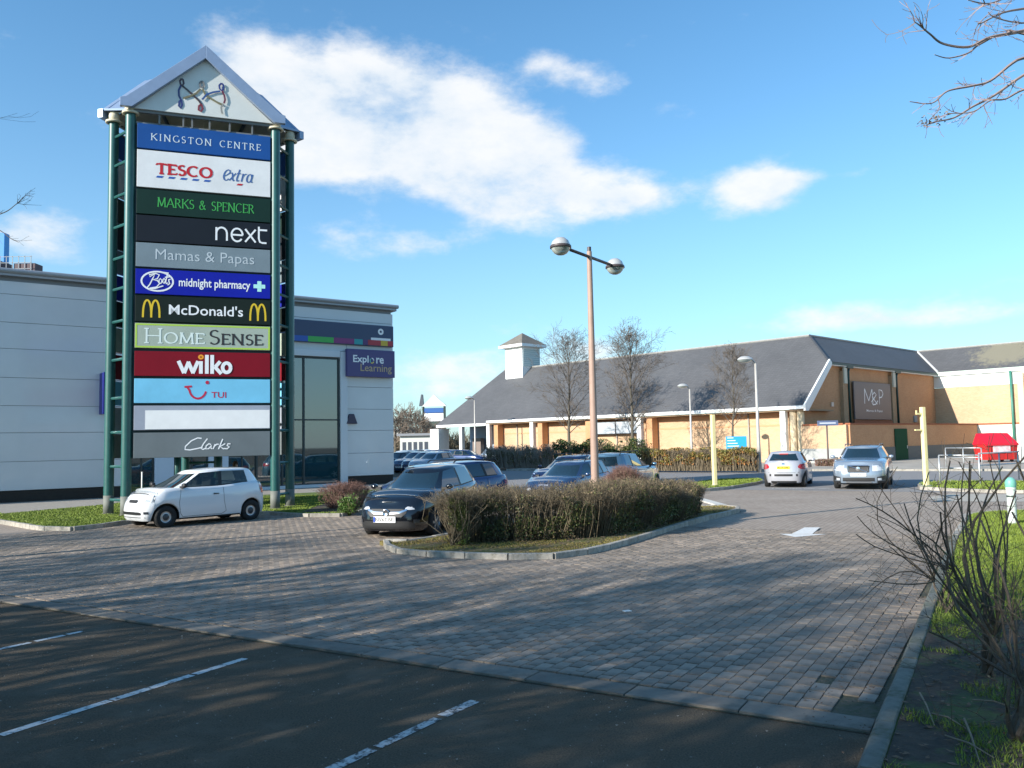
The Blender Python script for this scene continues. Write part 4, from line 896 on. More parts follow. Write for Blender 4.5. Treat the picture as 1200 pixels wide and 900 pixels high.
for i, p in enumerate([[(.26,.42),(.27,.82)], [(.27,.82),(.37,.50)], [(.37,.50),(.47,.82)], [(.47,.82),(.48,.42)], [(.60,.42)]+[(.50,.56),(.47,.66),(.53,.74),(.58,.68),(.52,.58),(.44,.48),(.48,.40),(.56,.42),(.62,.52)], [(.66,.42),(.66,.82),(.74,.80),(.77,.71),(.73,.62),(.66,.60)]]): strip(mb, [(MX(a), MZ(b_)) for a, b_ in p], w, yq-.002*i)
mb.build('lettering', wht, mps)
put_text('lettering', 'Mamas & Papas', (MX(.30), MX(.74), MZ(.19), MZ(.27)), yq, wht, mps, bold=.005)
MB().box(((x0+x1)/2, -.22, z0-.2), (x1-x0+.3, .1, .28)).build('sign_sill', redb, store)
# wall alarm
ax, _, az2 = sloc(974.5, 474, 'y', 0); MB().box((ax, -.06, az2), (.35,.12,.35)).build('alarm_box', mat('pale_alarm', (.7,.55,.45), .5), store, bevel=.03)
ax, _, az2 = sloc(1072, 491, 'y', 0); MB().box((ax, -.06, az2), (.6,.12,.6)).build('vent', grey_r, store, bevel=.03)
# service yard enclosure
yz = 2.85
MB().box((.15, -1.75, 2.0), (.3, 3.4, 1.7)).build('yard_wall', creamb, store)
MB().box((.13, -1.75, .58), (.36, 3.44, 1.14)).build('wall_base', grey_r, store)
MB().box((13.15, -3.45, 2.0), (25.7, .28, 1.7)).build('yard_wall', orangeb, store)
MB().box((13.15, -3.47, .58), (25.7, .34, 1.14)).build('wall_base', mat('shaded_base', (.17,.165,.15), .85, vary=.2), store)  # same grey base, coloured darker for the shaded run of the wall
MB().box((13.15, -3.45, 2.90), (25.8, .4, .12)).box((.15, -1.7, 2.90), (.42, 3.1, .12)).build('coping', redb, store)
MB().box((13.15, -1.7, 2.80), (25.7, 3.3, .06)).build('yard_roof', dark_m, store)
x0, _, z1 = sloc(1047.5, 501, 'y', -3.6); x1 = sloc(1062, 501, 'y', -3.6)[0]
dr = MB().box(((x0+x1)/2, -3.64, 1.28), (x1-x0, .06, 2.5)).build('door', mat('door_green', (.008,.065,.03), .8, spec=.15), store, bevel=.01); MB().box((x1-.2, -3.69, 1.1), (.06,.05,.25)).build('handle', steel_light, dr)
# right wing wall, sunlit
MB().box((26.15, -16, 3.2), (.3, 32, 6.4)).build('wing_wall', creamb, store)
MB().box((26.08, -16, 6.98), (.3, 32, 1.1)).build('white_cladding_band', mat('band_white', (.72,.72,.68), .6), store)
MB().box((25.97, -16, 2.9), (.06, 32, .12)).build('brick_course', redb, store)
MB().box((25.98, -16, 1.4), (.08, 32, 2.8)).build('painted_wall_base', mat('cream_paint', (.66,.64,.57), .7, vary=.1), store)
MB().box((25.72, -16, 7.80), (.16, 32, .20)).build('gutter', gutC, store); MB().box((25.86, -16, 7.62), (.3, 32, .14)).build('soffit', gut_w, store)
for pxx in (1187, 1215):
    ly = sloc(pxx, 470, 'x', 26)[1]
    MB().tube([(25.75, ly, 7.6), (25.75, ly, 0)], .11, n=8).build('downpipe', mat('sage_pipe', (.05,.20,.15), .45), store, smooth=True)
    MB().box((25.85, ly-.75, 3.7), (.3, .5, 7.4)).build('column', mat('cream_column', (0,0,0)), store, bevel=.02)
    MB().box((25.75, ly-1.75, 3.7), (.6, .9, 7.4)).build('pier', orangeb, store, bevel=.02)
# cupola on the ridge end
cup = thing('roof_cupola', 'white louvred cupola with pyramid slate roof on the left end of the ridge', 'cupola', SC+sX*7+sY*36.9+Vector((0,0,8.6)), SR)
cw = 1.38
MB().box((0,0,2.05), (2*cw,2*cw,4.1)).build('cupola_wall', mat('cupola_white', (.80,.80,.77), .6), cup)
lv = MB()
for i in range(9): lv.box((0, -cw-.02, 1.9+.22*i), (2*cw-.3, .06, .15))
lv.build('louvres', mat('louvre_sage', (.50,.56,.54), .6), cup)
for i in range(7): MB().box((-cw-.015, 0, 1.9+.3*i), (.04, 2*cw-.02, .03)).build('board', mat('board_white', (.70,.70,.68), .6), cup)
MB().box((0,0,4.15), (2*cw+1.1, 2*cw+1.1, .3)).build('eaves', gut_w, cup, bevel=.02)
a = cw+.52; MB().add([(-a,-a,4.32),(a,-a,4.32),(a,a,4.32),(-a,a,4.32),(0,0,5.75)], [(0,1,4),(1,2,4),(2,3,4),(3,0,4),(3,2,1,0)]).build('cupola_roof', mat('stone_slate', (.20,.18,.15), .8, scale=3, vary=.35), cup)
# ---------------------------------------------------------------- cars
car_glass = glass_mat('car_glass', (.010,.022,.028), .5, ior=1.6)
tyre_m = mat('tyre', (.018,.018,.018), .85, bump=.2, scale=30); plastic = mat('black_plastic', (.02,.02,.021), .55, vary=.2); chrome = mat('chrome', (.75,.75,.76), .18, metal=1)
rim_m = mat('alloy', (.48,.49,.50), .32, metal=.8); steelrim = mat('steel_wheel', (.07,.07,.075), .5, metal=.3); lens_m = mat('headlight_lens', (.56,.59,.63), .08, coat=1, vary=.25, scale=9)
lensd = mat('lamp_inner', (.10,.11,.13), .15, metal=.6); red_l = mat('red_lens', (.42,.008,.012), .15, coat=.8); orange_l = mat('amber_lens', (.65,.22,.02), .2); seat_m = mat('car_seat', (.05,.05,.06), .8)
platew = mat('plate_white', (.78,.78,.76), .4); platey = mat('plate_yellow', (.75,.58,.03), .4); seam_m = mat('seam', (.01,.01,.01), .6)
def lerp(a, b, t): return a+(b-a)*t
def interp(tab, x):       # tab sorted by descending x? use ascending
    if x <= tab[0][0]: return tab[0][1]
    for (a, va), (b, vb) in zip(tab, tab[1:]):
        if x <= b: s = (x-a)/(b-a); s = s*s*(3-2*s); return lerp(va, vb, s)
    return tab[-1][1]
class Car:
    def __init__(c, name, label, paint, **k):
        c.p = dict(L=3.95, W=1.72, H=1.48, wb=2.5, fo=.80, wr=.30, clear=.19, nose=.70, cowl=.95, belt=.97, tail=1.0, cowlx=1.0, headx=.25, tailx=-1.55, rbase=-1.85, rroof=.60, n=3.6, gn=4.2, crown=.035, rdrop=.05, rearbulge=.0, group=None, cat='car')
        c.p.update(k); c.p['n'] += .9; p = c.p; c.paint = paint
        Lh = p['L']/2; c.xf, c.xr = Lh, -Lh; c.wf = Lh-p['fo']; c.wrr = c.wf-p['wb']
        c.root = thing(name, label, p['cat'], group=p['group'])
        c.rows = [(.0, .06, .94, None), (.12, .015, .985, None), (.42, .0, 1.0, None), (.68, .03, 1.0, None), (.90, .09, .975, None), (1.0, .17, .935, None)]
        c.build()
    def zs(c, x):
        p = c.p; return interp([(c.xr, p['tail']-.03), (c.xr+.35, p['tail']), (0, p['belt']), (p['cowlx']-.15, p['cowl']+.0), (p['cowlx']+.1, p['cowl']-.015), (c.xf-.45, lerp(p['nose'], p['cowl'], .55)), (c.xf-.05, p['nose'])], x)
    def rowpt(c, r, u):      # u = ('f',eta) / ('s',xi) / ('r',eta) on the left side (+y)
        p = c.p; t, ins, wf, _ = c.rows[r]; xf = c.xf-ins; xr = c.xr+ins*.7; hw = p['W']/2*wf; n = p['n']; xc = (xf+xr)/2; L_ = (xf-xr)/2
        k, v = u[:2]
        if k == 'f': x = xc+L_*(1-v**n)**(1/n); y = hw*v
        elif k == 'r': x = xc-L_*(1-v**n)**(1/n); y = hw*v
        else: x = xc+L_*v if not (len(u) > 2) else v; xi = abs((x-xc)/L_); y = hw*(1-min(xi, 1)**n)**(1/n)
        top = c.zs(x); z = lerp(p['clear'], top, t)
        if r < 4:
            for wx in (c.wf, c.wrr):
                R = p['wr']+.055; d = x-wx
                if abs(d) < R and abs(y) > .5:
                    za = p['wr']+sqrt(R*R-d*d)+.012*r
                    z = max(z, za)
                    if r < 3 : pass
        return Vector((x, y, z))
    def build(c):
        p = c.p; n = p['n']; em = 2**(-1/n); root = c.root
        us = [('f', em*i/14) for i in range(15)]
        xs = set(); top = c.xf*.80
        L_ = (c.xf-c.xr)/2
        for wx in (c.wf, c.wrr):
            R = p['wr']+.055
            for i in range(13): xs.add(round(wx+R*cos(pi*i/12), 4))
            xs.add(round(wx+R+.004, 4)); xs.add(round(wx-R-.004, 4))
        for i in range(9): xs.add(round(lerp(c.wf-p['wr']-.12, c.wrr+p['wr']+.12, i/8), 4))
        mx_ = em*L_*.985
        xs = sorted([x for x in xs if -mx_ < x < mx_], reverse=True)
        us += [('s', x, 1) for x in xs]
        us += [('r', em*i/14) for i in range(14, -1, -1)]
        c.us = us; m_ = len(us); nr = len(c.rows); vs = []; fs = []
        for sgn_ in (1, -1):
            for r in range(nr):
                for u in us: q = c.rowpt(r, u); vs.append((q.x, q.y*sgn_, q.z))
        for s_ in (0, 1):
            o = s_*nr*m_
            for r in range(nr-1):
                for i in range(m_-1):
                    a = o+r*m_+i; f = (a, a+1, a+m_+1, a+m_) if s_ else (a, a+m_, a+m_+1, a+1); fs.append(f)
        # cap strips from left to right over bonnet, cabin base and boot
        K = 6; base = len(vs); 
        for i, u in enumerate(us):
            q = c.rowpt(nr-1, u)
            for k in range(K+1):
                f = 1-2*k/K; d = min(1, abs(q.y)/(p['W']*.3)); vs.append((q.x, q.y*f, q.z+(p['crown']*(1-f*f)*d)))
        for i in range(m_-1):
            for k in range(K): a = base+i*(K+1)+k; fs.append((a, a+1, a+K+2, a+K+1))
        bm = bmesh.new(); bv = [bm.verts.new(v) for v in vs]
        for f in fs:
            try: bm.faces.new([bv[i] for i in f])
            except ValueError: pass
        bmesh.ops.remove_doubles(bm, verts=bm.verts, dist=.0015); bmesh.ops.recalc_face_normals(bm, faces=bm.faces)
        me = bpy.data.meshes.new('body'); bm.to_mesh(me); bm.free(); me.materials.append(c.paint)
        for f in me.polygons: f.use_smooth = True
        body = bpy.data.objects.new('body', me); COL.objects.link(body); body.parent = root; c.body = body
        sm = body.modifiers.new('s', 'SUBSURF'); sm.levels = 0; sm.render_levels = 0; body.modifiers.remove(sm)
        # underbody and wheel wells
        MB().box((0,0,.42), (p['L']-.5, p['W']-.50, .46)).box(((c.wf+c.wrr)/2,0,.30), (p['wb']-2*p['wr']-.2, p['W']-.16, .20)).build('underbody', black_m, root)
        # greenhouse -----------------------------------------------------
        ts = [0, .10, .5, .90, 1.0]; gn = p['gn']; eg = 2**(-1/gn)
        def ring(t):
            xf = lerp(p['cowlx'], p['headx'], t**.92); xr = lerp(p['rbase'], p['tailx'], t**1.25); hw = lerp(p['W']/2*.90, p['W']/2*p['rroof']*1.1, t**1.15); return xf, xr, hw
        def zt(t, x):
            xm = (p['headx']+p['tailx'])/2-.1; top = p['H']-.045-p['rdrop']*((x-xm)/((p['headx']-p['tailx'])/2))**2
            return lerp(c.zs(x)-.012, top, t)
        def gp(t, u):
            xf, xr, hw = ring(t); xc = (xf+xr)/2; L_ = (xf-xr)/2; k = u[0]; v = u[1]
            if k == 'f': x = xc+L_*(1-v**gn)**(1/gn)*1.0-.10*(1-t)*0-(.13*v*v); y = hw*v
            elif k == 'r': x = xc-L_*(1-v**gn)**(1/gn)+.07*v*v; y = hw*v
            else:
                x = lerp(u[1], u[2], t); lo, hi = xc-L_*eg, xc+L_*eg; x = max(lo, min(hi, x)); xi = abs((x-xc)/L_)
                y = hw*(1-xi**gn)**(1/gn); x = x-(.13*eg*eg)*max(0, (x-xc)/L_-.3)/.55*(1 if x > xc else 0)
            return Vector((x, y, zt(t, x)))
        c.gp = gp
        fz = [('f', eg*v) for v in (0, .25, .5, .75, .90, 1.0)]
        sc = p['cols']         # list of (x at belt, x at roof, kind of the span after it): g glass, b black pillar, p paint
        sd_ = [('s', a, b_) for a, b_, _ in sc]; kinds = [k for _, _, k in sc]
        rz = [('r', eg*v) for v in (1.0, .90, .75, .5, .25, 0)]
        cu_ = fz+sd_+rz; nf = len(fz)
        parts = {}
        def addf(key, q): parts.setdefault(key, []).append(q)
        for sg in (1, -1):
            for r in range(len(ts)-1):
                for i in range(len(cu_)-1):
                    q = [gp(ts[r], cu_[i]), gp(ts[r], cu_[i+1]), gp(ts[r+1], cu_[i+1]), gp(ts[r+1], cu_[i])]
                    q = [Vector((a.x, a.y*sg, a.z)) for a in q]
                    if sg == 1: q = q[::-1]
                    mid = 1 <= r <= 2
                    if i < nf-1: key = ('windscreen', 0) if (r <= 2 and i < 4) else ('roof', 0)
                    elif i == nf-1: key = ('roof', 0)
                    elif i < nf-1+len(sd_):
                        kk = kinds[i-nf]; 
                        if kk == 'g' and mid: key = ('side_window', (i, sg))
                        elif kk == 'b' and mid: key = ('pillar_trim', sg)
                        else: key = ('roof', 0)
                        if kk in 'gb' and r == 0: key = ('window_rubber', sg)
                    else:
                        j = i-(nf+len(sd_)); key = ('rear_window', 0) if (mid and j >= 1) else ('roof', 0)
                    addf(key, q)
        # roof skin
        K = 6; top = [gp(1.0, u) for u in cu_]
        for i in range(len(top)-1):
            for k in range(K):
                def pt(a, kk):
                    f = 1-2*kk/K; d = min(1, abs(a.y)/.35); return Vector((a.x, a.y*f, a.z+.045*(1-f*f)*d))
                addf(('roof', 0), [pt(top[i], k), pt(top[i+1], k), pt(top[i+1], k+1), pt(top[i], k+1)])
        for key, quads in parts.items():
            mb = MB()
            for q in quads: mb.add(q, [(0,1,2,3)])
            nm_ = key[0]; mt = {'windscreen': car_glass, 'rear_window': car_glass, 'side_window': car_glass, 'roof': c.paint, 'pillar_trim': black_m, 'window_rubber': black_m}[nm_]
            o = mb.build(nm_, mt, root); bm = bmesh.new(); bm.from_mesh(o.data); bmesh.ops.remove_doubles(bm, verts=bm.verts, dist=.002)
            if nm_ == 'roof':
                for f in [f for f in bm.faces if f.calc_area() < 1e-7]: bm.faces.remove(f)
                bmesh.ops.recalc_face_normals(bm, faces=bm.faces)
            for f in bm.faces: f.smooth = True
            bm.to_mesh(o.data); bm.free()
        # black edge seal strips round windscreen handled by rubber; seats inside
        zf = .55
        for sy in (-.36, .36):
            mb = MB().box((.15, sy, zf+.05), (.5,.46,.16)).box((-.12, sy, zf+.38), (.16,.46,.62), M=Matrix.Rotation(-.2, 3, 'Y')).box((-.22, sy, zf+.76), (.10,.24,.17), M=Matrix.Rotation(-.2, 3, 'Y')); mb.build('seat', seat_m, root, bevel=.04)
        MB().box((-.95, 0, zf+.30), (.16, 1.15, .5)).box((p['cowlx']-.35, 0, p['cowl']-.10), (.4, p['W']*.72, .14)).build('interior_trim', seat_m, root, bevel=.03)
        # wheels
        wy = p['W']/2-.115
        for wx in (c.wf, c.wrr):
            for sy in (1, -1):
                R = p['wr']; w = MB().lathe([(R*.60,-.09),(R*.90,-.10),(R*.985,-.075),(R,-.03),(R,.03),(R*.985,.075),(R*.90,.10),(R*.60,.09)], n=28, axis='y').build('wheel', tyre_m, root, smooth=True); w.location = (wx, sy*(c.sy(wx, .45)-.12), R)
                rm = MB(); s = sy; fy = .085*s
                rm.lathe([(R*.66, fy*1.05),(R*.62, fy*.6),(R*.60, -fy*.5)], n=24, axis='y')
                if p.get('steel'):
                    rm.lathe([(R*.63, fy*.7),(R*.5, fy*.25),(R*.34, fy*.5),(R*.16, fy*.95),(.001, fy*1.0)], n=20, axis='y'); 
                    w.name = 'wheel'
                    rm.build('rim', steelrim, w, smooth=True)
                    MB().lathe([(R*.30, fy*.62),(R*.44, fy*.50),(R*.50, fy*.58)], n=20, axis='y').build('trim_ring', rim_m, w, smooth=True)
                else:
                    for k in range(p.get('spokes', 5)*1):
                        a = 2*pi*k/p.get('spokes', 5)
                        M = Matrix.Rotation(-a, 3, 'Y'); q = M @ Vector((R*.36, fy*.75, 0)); rm.box(q, (R*.56, .03, R*.17), M=M)
                    rm.lathe([(R*.17, fy*1.0),(.001, fy*1.05)], n=10, axis='y'); rm.build('rim', rim_m, w, angle=40)
                    MB().lathe([(R*.58, fy*.1),(.001, fy*.1)], n=16, axis='y').build('brake_disc', mat('brake', (.05,.05,.05), .6), w)
        # wing mirrors
        for sy in (1, -1):
            mxx = p['cowlx']-.42; mb = MB().lathe([(.001,-.06),(.05,-.058),(.066,-.03),(.070,.02),(.06,.045),(.001,.048)], n=12, axis='x'); mb.v = [(v[0]+mxx, v[1]*1.25+sy*(p['W']/2+.06), v[2]*.9+c.zs(mxx)+.07) for v in mb.v]
            o = mb.build('wing_mirror', p.get('mirror', c.paint), root, smooth=True); MB().box((mxx, sy*(p['W']/2-.05), c.zs(mxx)+.03), (.08,.14,.05)).build('mirror_arm', plastic, o)
        c.wheelarch = None
    # positions on the skin ------------------------------------------------
    def rows_at(c, z, x, y=0):
        zt = c.zs(x); t = max(0, min(1, (z-c.p['clear'])/(zt-c.p['clear'])))
        for i in range(len(c.rows)-1):
            if t <= c.rows[i+1][0]: s = (t-c.rows[i][0])/(c.rows[i+1][0]-c.rows[i][0]); return [lerp(c.rows[i][k], c.rows[i+1][k], s) for k in (1, 2)]
        return c.rows[-1][1:3]
    def fx(c, y, z, end=1):
        ins, wf = c.rows_at(z, c.xf-.05 if end > 0 else c.xr+.05); xf = c.xf-ins; xr = c.xr+ins*.7; n = c.p['n']; hw = c.p['W']/2*wf; v = min(.995, abs(y)/hw)
        return (xf+xr)/2+end*(xf-xr)/2*(1-v**n)**(1/n)
    def sy(c, x, z):
        ins, wf = c.rows_at(z, x); xf = c.xf-ins; xr = c.xr+ins*.7; n = c.p['n']; L_ = (xf-xr)/2; xc = (xf+xr)/2
        return c.p['W']/2*wf*(1-min(1, abs((x-xc)/L_))**n)**(1/n)
    def fpatch(c, name, poly, m, off=.013, end=1, both=False, nu=6, parent=None, thick=0):
        """poly: list of columns (y, z0, z1) wrapped on the nose or tail"""
        out = []
        for s in ((1, -1) if both else (1,)):
            mb = MB(); vs = []; nv = 4; 
            cols_ = []
            for (y0, a0, b0), (y1, a1, b1) in zip(poly, poly[1:]):
                for k in range(nu): q = k/nu; cols_.append((lerp(y0, y1, q), lerp(a0, a1, q), lerp(b0, b1, q)))
            cols_.append(poly[-1])
            for (y, a, b_) in cols_:
                for j in range(nv+1):
                    z = lerp(a, b_, j/nv); x_ = c.fx(y, z, end); up_ = 0
                    if end > 0:
                        while c.zs(x_) < z and x_ > c.xf-1.0: x_ -= .015; up_ = off+c.p['crown']*(1-min(1, abs(y)/(c.p['W']*.46))**2)
                    vs.append((x_+end*off*(0 if up_ else 1), y*s, z+up_))
            fs = [(i*(nv+1)+j, (i+1)*(nv+1)+j, (i+1)*(nv+1)+j+1, i*(nv+1)+j+1) for i in range(len(cols_)-1) for j in range(nv)]
            if s*end < 0: fs = [f[::-1] for f in fs]
            mb.add(vs, fs); out.append(mb.build(name, m, parent or c.root, smooth=True))
        return out
    def spatch(c, name, poly, m, off=.009, both=True, parent=None):
        for s in ((1, -1) if both else (1,)):
            mb = MB(); vs = []; nv = 4; nu = 6; cols_ = []
            for (x0, a0, b0), (x1, a1, b1) in zip(poly, poly[1:]):
                for k in range(nu): q = k/nu; cols_.append((lerp(x0, x1, q), lerp(a0, a1, q), lerp(b0, b1, q)))
            cols_.append(poly[-1])
            for (x, a, b_) in cols_:
                for j in range(nv+1): z = lerp(a, b_, j/nv); vs.append((x, s*(c.sy(x, z)+off), z))
            fs = [(i*(nv+1)+j, (i+1)*(nv+1)+j, (i+1)*(nv+1)+j+1, i*(nv+1)+j+1) for i in range(len(cols_)-1) for j in range(nv)]
            mb.add(vs, fs if s < 0 else [f[::-1] for f in fs]); mb.build(name, m, parent or c.root, smooth=True)
    def seam(c, pts, w=.009, both=True):
        for s in ((1, -1) if both else (1,)):
            mb = MB(); q = []
            for (x0, z0), (x1, z1) in zip(pts, pts[1:]):
                for k in range(8): t = k/8; q.append((lerp(x0, x1, t), lerp(z0, z1, t)))
            q.append(pts[-1]); vs = []
            for i, (x, z) in enumerate(q):
                a, b_ = q[max(0, i-1)], q[min(len(q)-1, i+1)]; dx, dz = b_[0]-a[0], b_[1]-a[1]; l = math.hypot(dx, dz); nx_, nz_ = -dz/l*w/2, dx/l*w/2
                for sg in (1, -1): X_, Z_ = x+sg*nx_, z+sg*nz_; vs.append((X_, s*(c.sy(X_, Z_)+.003), Z_))
            mb.add(vs, [(2*i, 2*i+1, 2*i+3, 2*i+2) for i in range(len(q)-1)]); mb.build('door_seam', seam_m, c.root)
    def plate(c, end, y, z, m, txt, w=.50, h=.115, tilt=0):
        x = c.fx(y, z, end)+end*.018
        o = MB().box((x, y, z), (.02, w, h)).build('number_plate', m, c.root, bevel=.004)
        vs, fs = font_poly(txt, .012); p = fit(vs, (-w*.40, w*.40, -h*.30, h*.30))
        MB().add([(x+end*.012, y+a*end, z+b_) for a, b_ in p], fs).build('plate_lettering', black_m, o)
        return o
    def place(c, p_, az): c.root.location = (p_[0], p_[1], p_[2] if len(p_) > 2 else 0); c.root.rotation_euler = (0, 0, azrz(az)); return c

def paint(name, col, rough=.22, metal=.0): return mat('paint_'+name, col, rough, metal=metal, coat=1, vary=.04, scale=1.5)

# 1. small white three door hatchback in front of the sign
wc = Car('white_hatchback', 'small white three door hatchback parked in front of the totem sign', paint('white', (.78,.79,.80)), L=3.54, W=1.64, H=1.49, wb=2.42, fo=.56, wr=.285, clear=.20, nose=.80, cowl=.99, belt=1.00, tail=1.08, cowlx=1.22, headx=.36, tailx=-1.42, rbase=-1.66, rroof=.66, n=4.0, gn=4.4, steel=1, mirror=plastic,
    cols=[(.92,.34,'g'),(-.22,-.28,'b'),(-.33,-.38,'g'),(-1.12,-1.06,'p'),(-1.25,-1.15,'p')])
wc.fpatch('headlight', [(.42,.70,.74),(.52,.68,.83),(.64,.69,.91),(.735,.76,.95)], lens_m, both=True)
wc.fpatch('headlight_inner', [(.54,.72,.79),(.62,.73,.83)], lensd, off=.010, both=True)
wc.fpatch('grille', [(-.24,.70,.70),(-.20,.655,.73),(.20,.655,.73),(.24,.70,.70)], plastic)
wc.fpatch('badge', [(-.06,.66,.72),(.06,.66,.72)], chrome, off=.012)
wc.fpatch('lower_intake', [(-.48,.37,.41),(-.44,.355,.43),(.44,.355,.43),(.48,.37,.41)], black_m)
wc.fpatch('lower_lip', [(-.60,.285,.30),(.60,.285,.30)], seam_m)
wc.fpatch('fog_lamp', [(.56,.38,.44),(.66,.38,.44)], lensd, both=True)
wc.fpatch('bonnet_seam', [(-.56,.835,.845),(.56,.835,.845)], seam_m)
wc.seam([(.86,.36),(.90,.62),(.84,.97)]); wc.seam([(-.34,.97),(-.36,.60),(-.42,.34),(-.30,.27),(.80,.27),(.86,.36)])
wc.spatch('door_handle', [(-.20,.795,.82),(-.04,.795,.83)], plastic, off=.025)
wc.spatch('sill_trim', [(-.85,.20,.24),(.95,.20,.24)], plastic)
wc.fpatch('tail_light', [(.55,.75,1.0),(.70,.75,1.0)], red_l, end=-1, both=True); wc.plate(-1, 0, .62, platey, 'YK63 ')
wc.place((-7.60+.0, 21.85+.98), 221)
wcd = Vector((sin(radians(221)), cos(radians(221)), 0)); left_ = Vector((-wcd.y, wcd.x, 0))
# its left wheels stand on the two pixel positions read from the photograph
mid = (g(195,619)+g(292,610))/2; wc.root.location = mid-left_*.70+wcd*((wc.wf+wc.wrr)/2*-1)

# 2. black hatchback beside the island
bc = Car('black_hatchback', 'glossy black hatchback with chrome grille bar parked against the island hedge', paint('black', (.006,.007,.010), .12), L=4.02, W=1.76, H=1.54, wb=2.51, fo=.82, wr=.31, clear=.17, nose=.74, cowl=.98, belt=1.0, tail=1.08, cowlx=1.12, headx=.22, tailx=-1.62, rbase=-1.88, rroof=.60, n=3.2, gn=4.0, crown=.05, rdrop=.09, spokes=5,
    cols=[(.72,.12,'g'),(-.32,-.36,'b'),(-.42,-.46,'g'),(-1.28,-1.05,'p'),(-1.50,-1.2,'p')])
bc.fpatch('headlight', [(.42,.63,.66),(.52,.62,.73),(.66,.63,.79),(.80,.68,.85)], lens_m, both=True)
bc.fpatch('headlight_inner', [(.55,.65,.71),(.64,.66,.745)], lensd, off=.010, both=True); bc.fpatch('headlight_inner', [(.69,.68,.76),(.75,.70,.79)], lensd, off=.010, both=True)
bc.fpatch('grille', [(-.46,.55,.60),(-.36,.47,.64),(.36,.47,.64),(.46,.55,.60)], plastic)
bc.fpatch('chrome_bar', [(-.46,.605,.645),(-.30,.545,.59),(0,.525,.575),(.30,.545,.59),(.46,.605,.645)], chrome, off=.014)
bx_ = bc.fx(0,.56,1); MB().lathe([(.075,-.01),(.08,.02),(.062,.03),(.055,.02),(.001,.02)], c=(bx_+.012,0,.565), n=18, axis='x').build('badge', chrome, bc.root, smooth=True)
bc.fpatch('lower_intake', [(-.62,.24,.34),(-.5,.215,.385),(.5,.215,.385),(.62,.24,.34)], plastic)
bc.fpatch('fog_lamp', [(.60,.34,.42),(.70,.34,.42)], lensd, both=True)
bc.plate(1, -.02, .42, platew, 'NV67 BF', w=.52, h=.13)
bp_ = bc.fx(.25,.42,1); MB().box((bp_+.034, -.255, .42), (.004,.04,.11)).build('plate_band', mat('euro_blue', (.01,.06,.4), .4), bc.root)
bc.seam([(.72,.36),(.80,.62),(.70,.95)]); bc.seam([(-.42,.95),(-.44,.60),(-.52,.30)]); bc.place((-1.0, 19.6), 198)
bcd = Vector((sin(radians(198)), cos(radians(198)), 0)); bc.root.location = g(459, 630.5)-bcd*(bc.xf-.28)

# generic five door cars for the rest of the car park
def five_door(name, label, pnt, **k):
    c = Car(name, label, pnt, **dict(dict(L=4.25, W=1.78, H=1.50, wb=2.62, fo=.85, wr=.31, clear=.18, nose=.74, cowl=.99, belt=1.0, tail=1.05, cowlx=1.15, headx=.30, tailx=-1.70, rbase=-1.98, rroof=.62, n=3.4, gn=4.2, crown=.045, rdrop=.06,
        cols=[(.80,.20,'g'),(-.02,-.04,'b'),(-.10,-.12,'g'),(-.90,-.82,'b'),(-1.00,-.92,'g'),(-1.42,-1.25,'p'),(-1.60,-1.38,'p')]), **k))
    c.fpatch('headlight', [(.42,.62,.68),(.55,.61,.76),(.68,.63,.81),(.80,.68,.84)], lens_m, both=True)
    c.fpatch('headlight_inner', [(.56,.66,.73),(.66,.67,.76)], lensd, off=.010, both=True)
    c.fpatch('grille', [(-.42,.52,.58),(-.36,.48,.64),(.36,.48,.64),(.42,.52,.58)], plastic); c.fpatch('chrome_bar', [(-.36,.60,.62),(.36,.60,.62)], chrome, off=.012)
    c.fpatch('lower_intake', [(-.6,.25,.34),(.6,.25,.34)], plastic); c.plate(1, 0, .43, platew, 'AJ12 ', w=.5)
    c.fpatch('tail_light', [(.55,.78,.95),(.82,.76,.98)], red_l, end=-1, both=True); c.plate(-1, 0, .62, platey, 'AJ12 ')
    c.seam([(.72,.30),(.76,.62),(.70,.96)]); c.seam([(-.06,.98),(-.06,.28)]); c.seam([(-.92,.98),(-.98,.64),(-.86,.30)]); c.spatch('door_handle', [(.06,.83,.855),(.22,.83,.855)], c.paint, off=.03); c.spatch('door_handle', [(-.82,.85,.875),(-.66,.85,.875)], c.paint, off=.03)
    return c
nb = five_door('blue_car', 'dark metallic blue car parked just behind the black hatchback', paint('dark_blue', (.015,.035,.12), .2, .3)); 
nb.place((-1.6, 23.0), 226); d_ = Vector((sin(radians(226)), cos(radians(226)), 0)); nb.root.location = g(462, 606)-d_*(nb.xf-.3)

# 3. silver hatchback driving away
pc = Car('silver_hatchback', 'silver hatchback driving away in the left lane, seen from behind', paint('silver', (.50,.50,.53), .28, .35), L=4.03, W=1.75, H=1.47, wb=2.54, fo=.84, wr=.30, clear=.20, nose=.72, cowl=.98, belt=1.0, tail=1.06, cowlx=1.12, headx=.25, tailx=-1.48, rbase=-1.86, rroof=.60, n=3.1, gn=3.6, crown=.05, rdrop=.07,
    cols=[(.75,.15,'g'),(-.30,-.34,'b'),(-.40,-.44,'g'),(-1.25,-1.05,'p'),(-1.45,-1.2,'p')])
pc.fpatch('tail_light', [(.56,.80,.86),(.66,.74,.98),(.80,.72,1.03)], red_l, end=-1, both=True); pc.fpatch('reversing_lamp', [(.60,.78,.84),(.68,.77,.84)], lens_m, off=.010, end=-1, both=True)
pc.fpatch('bumper_strip', [(-.80,.46,.545),(.80,.46,.545)], plastic, end=-1); pc.fpatch('lower_valance', [(-.7,.20,.27),(.7,.20,.27)], plastic, end=-1)
pc.fpatch('boot_seam', [(-.60,.60,.608),(.60,.60,.608)], seam_m, end=-1); pc.plate(-1, 0, .80, platey, 'KX08 ', w=.50, h=.12)
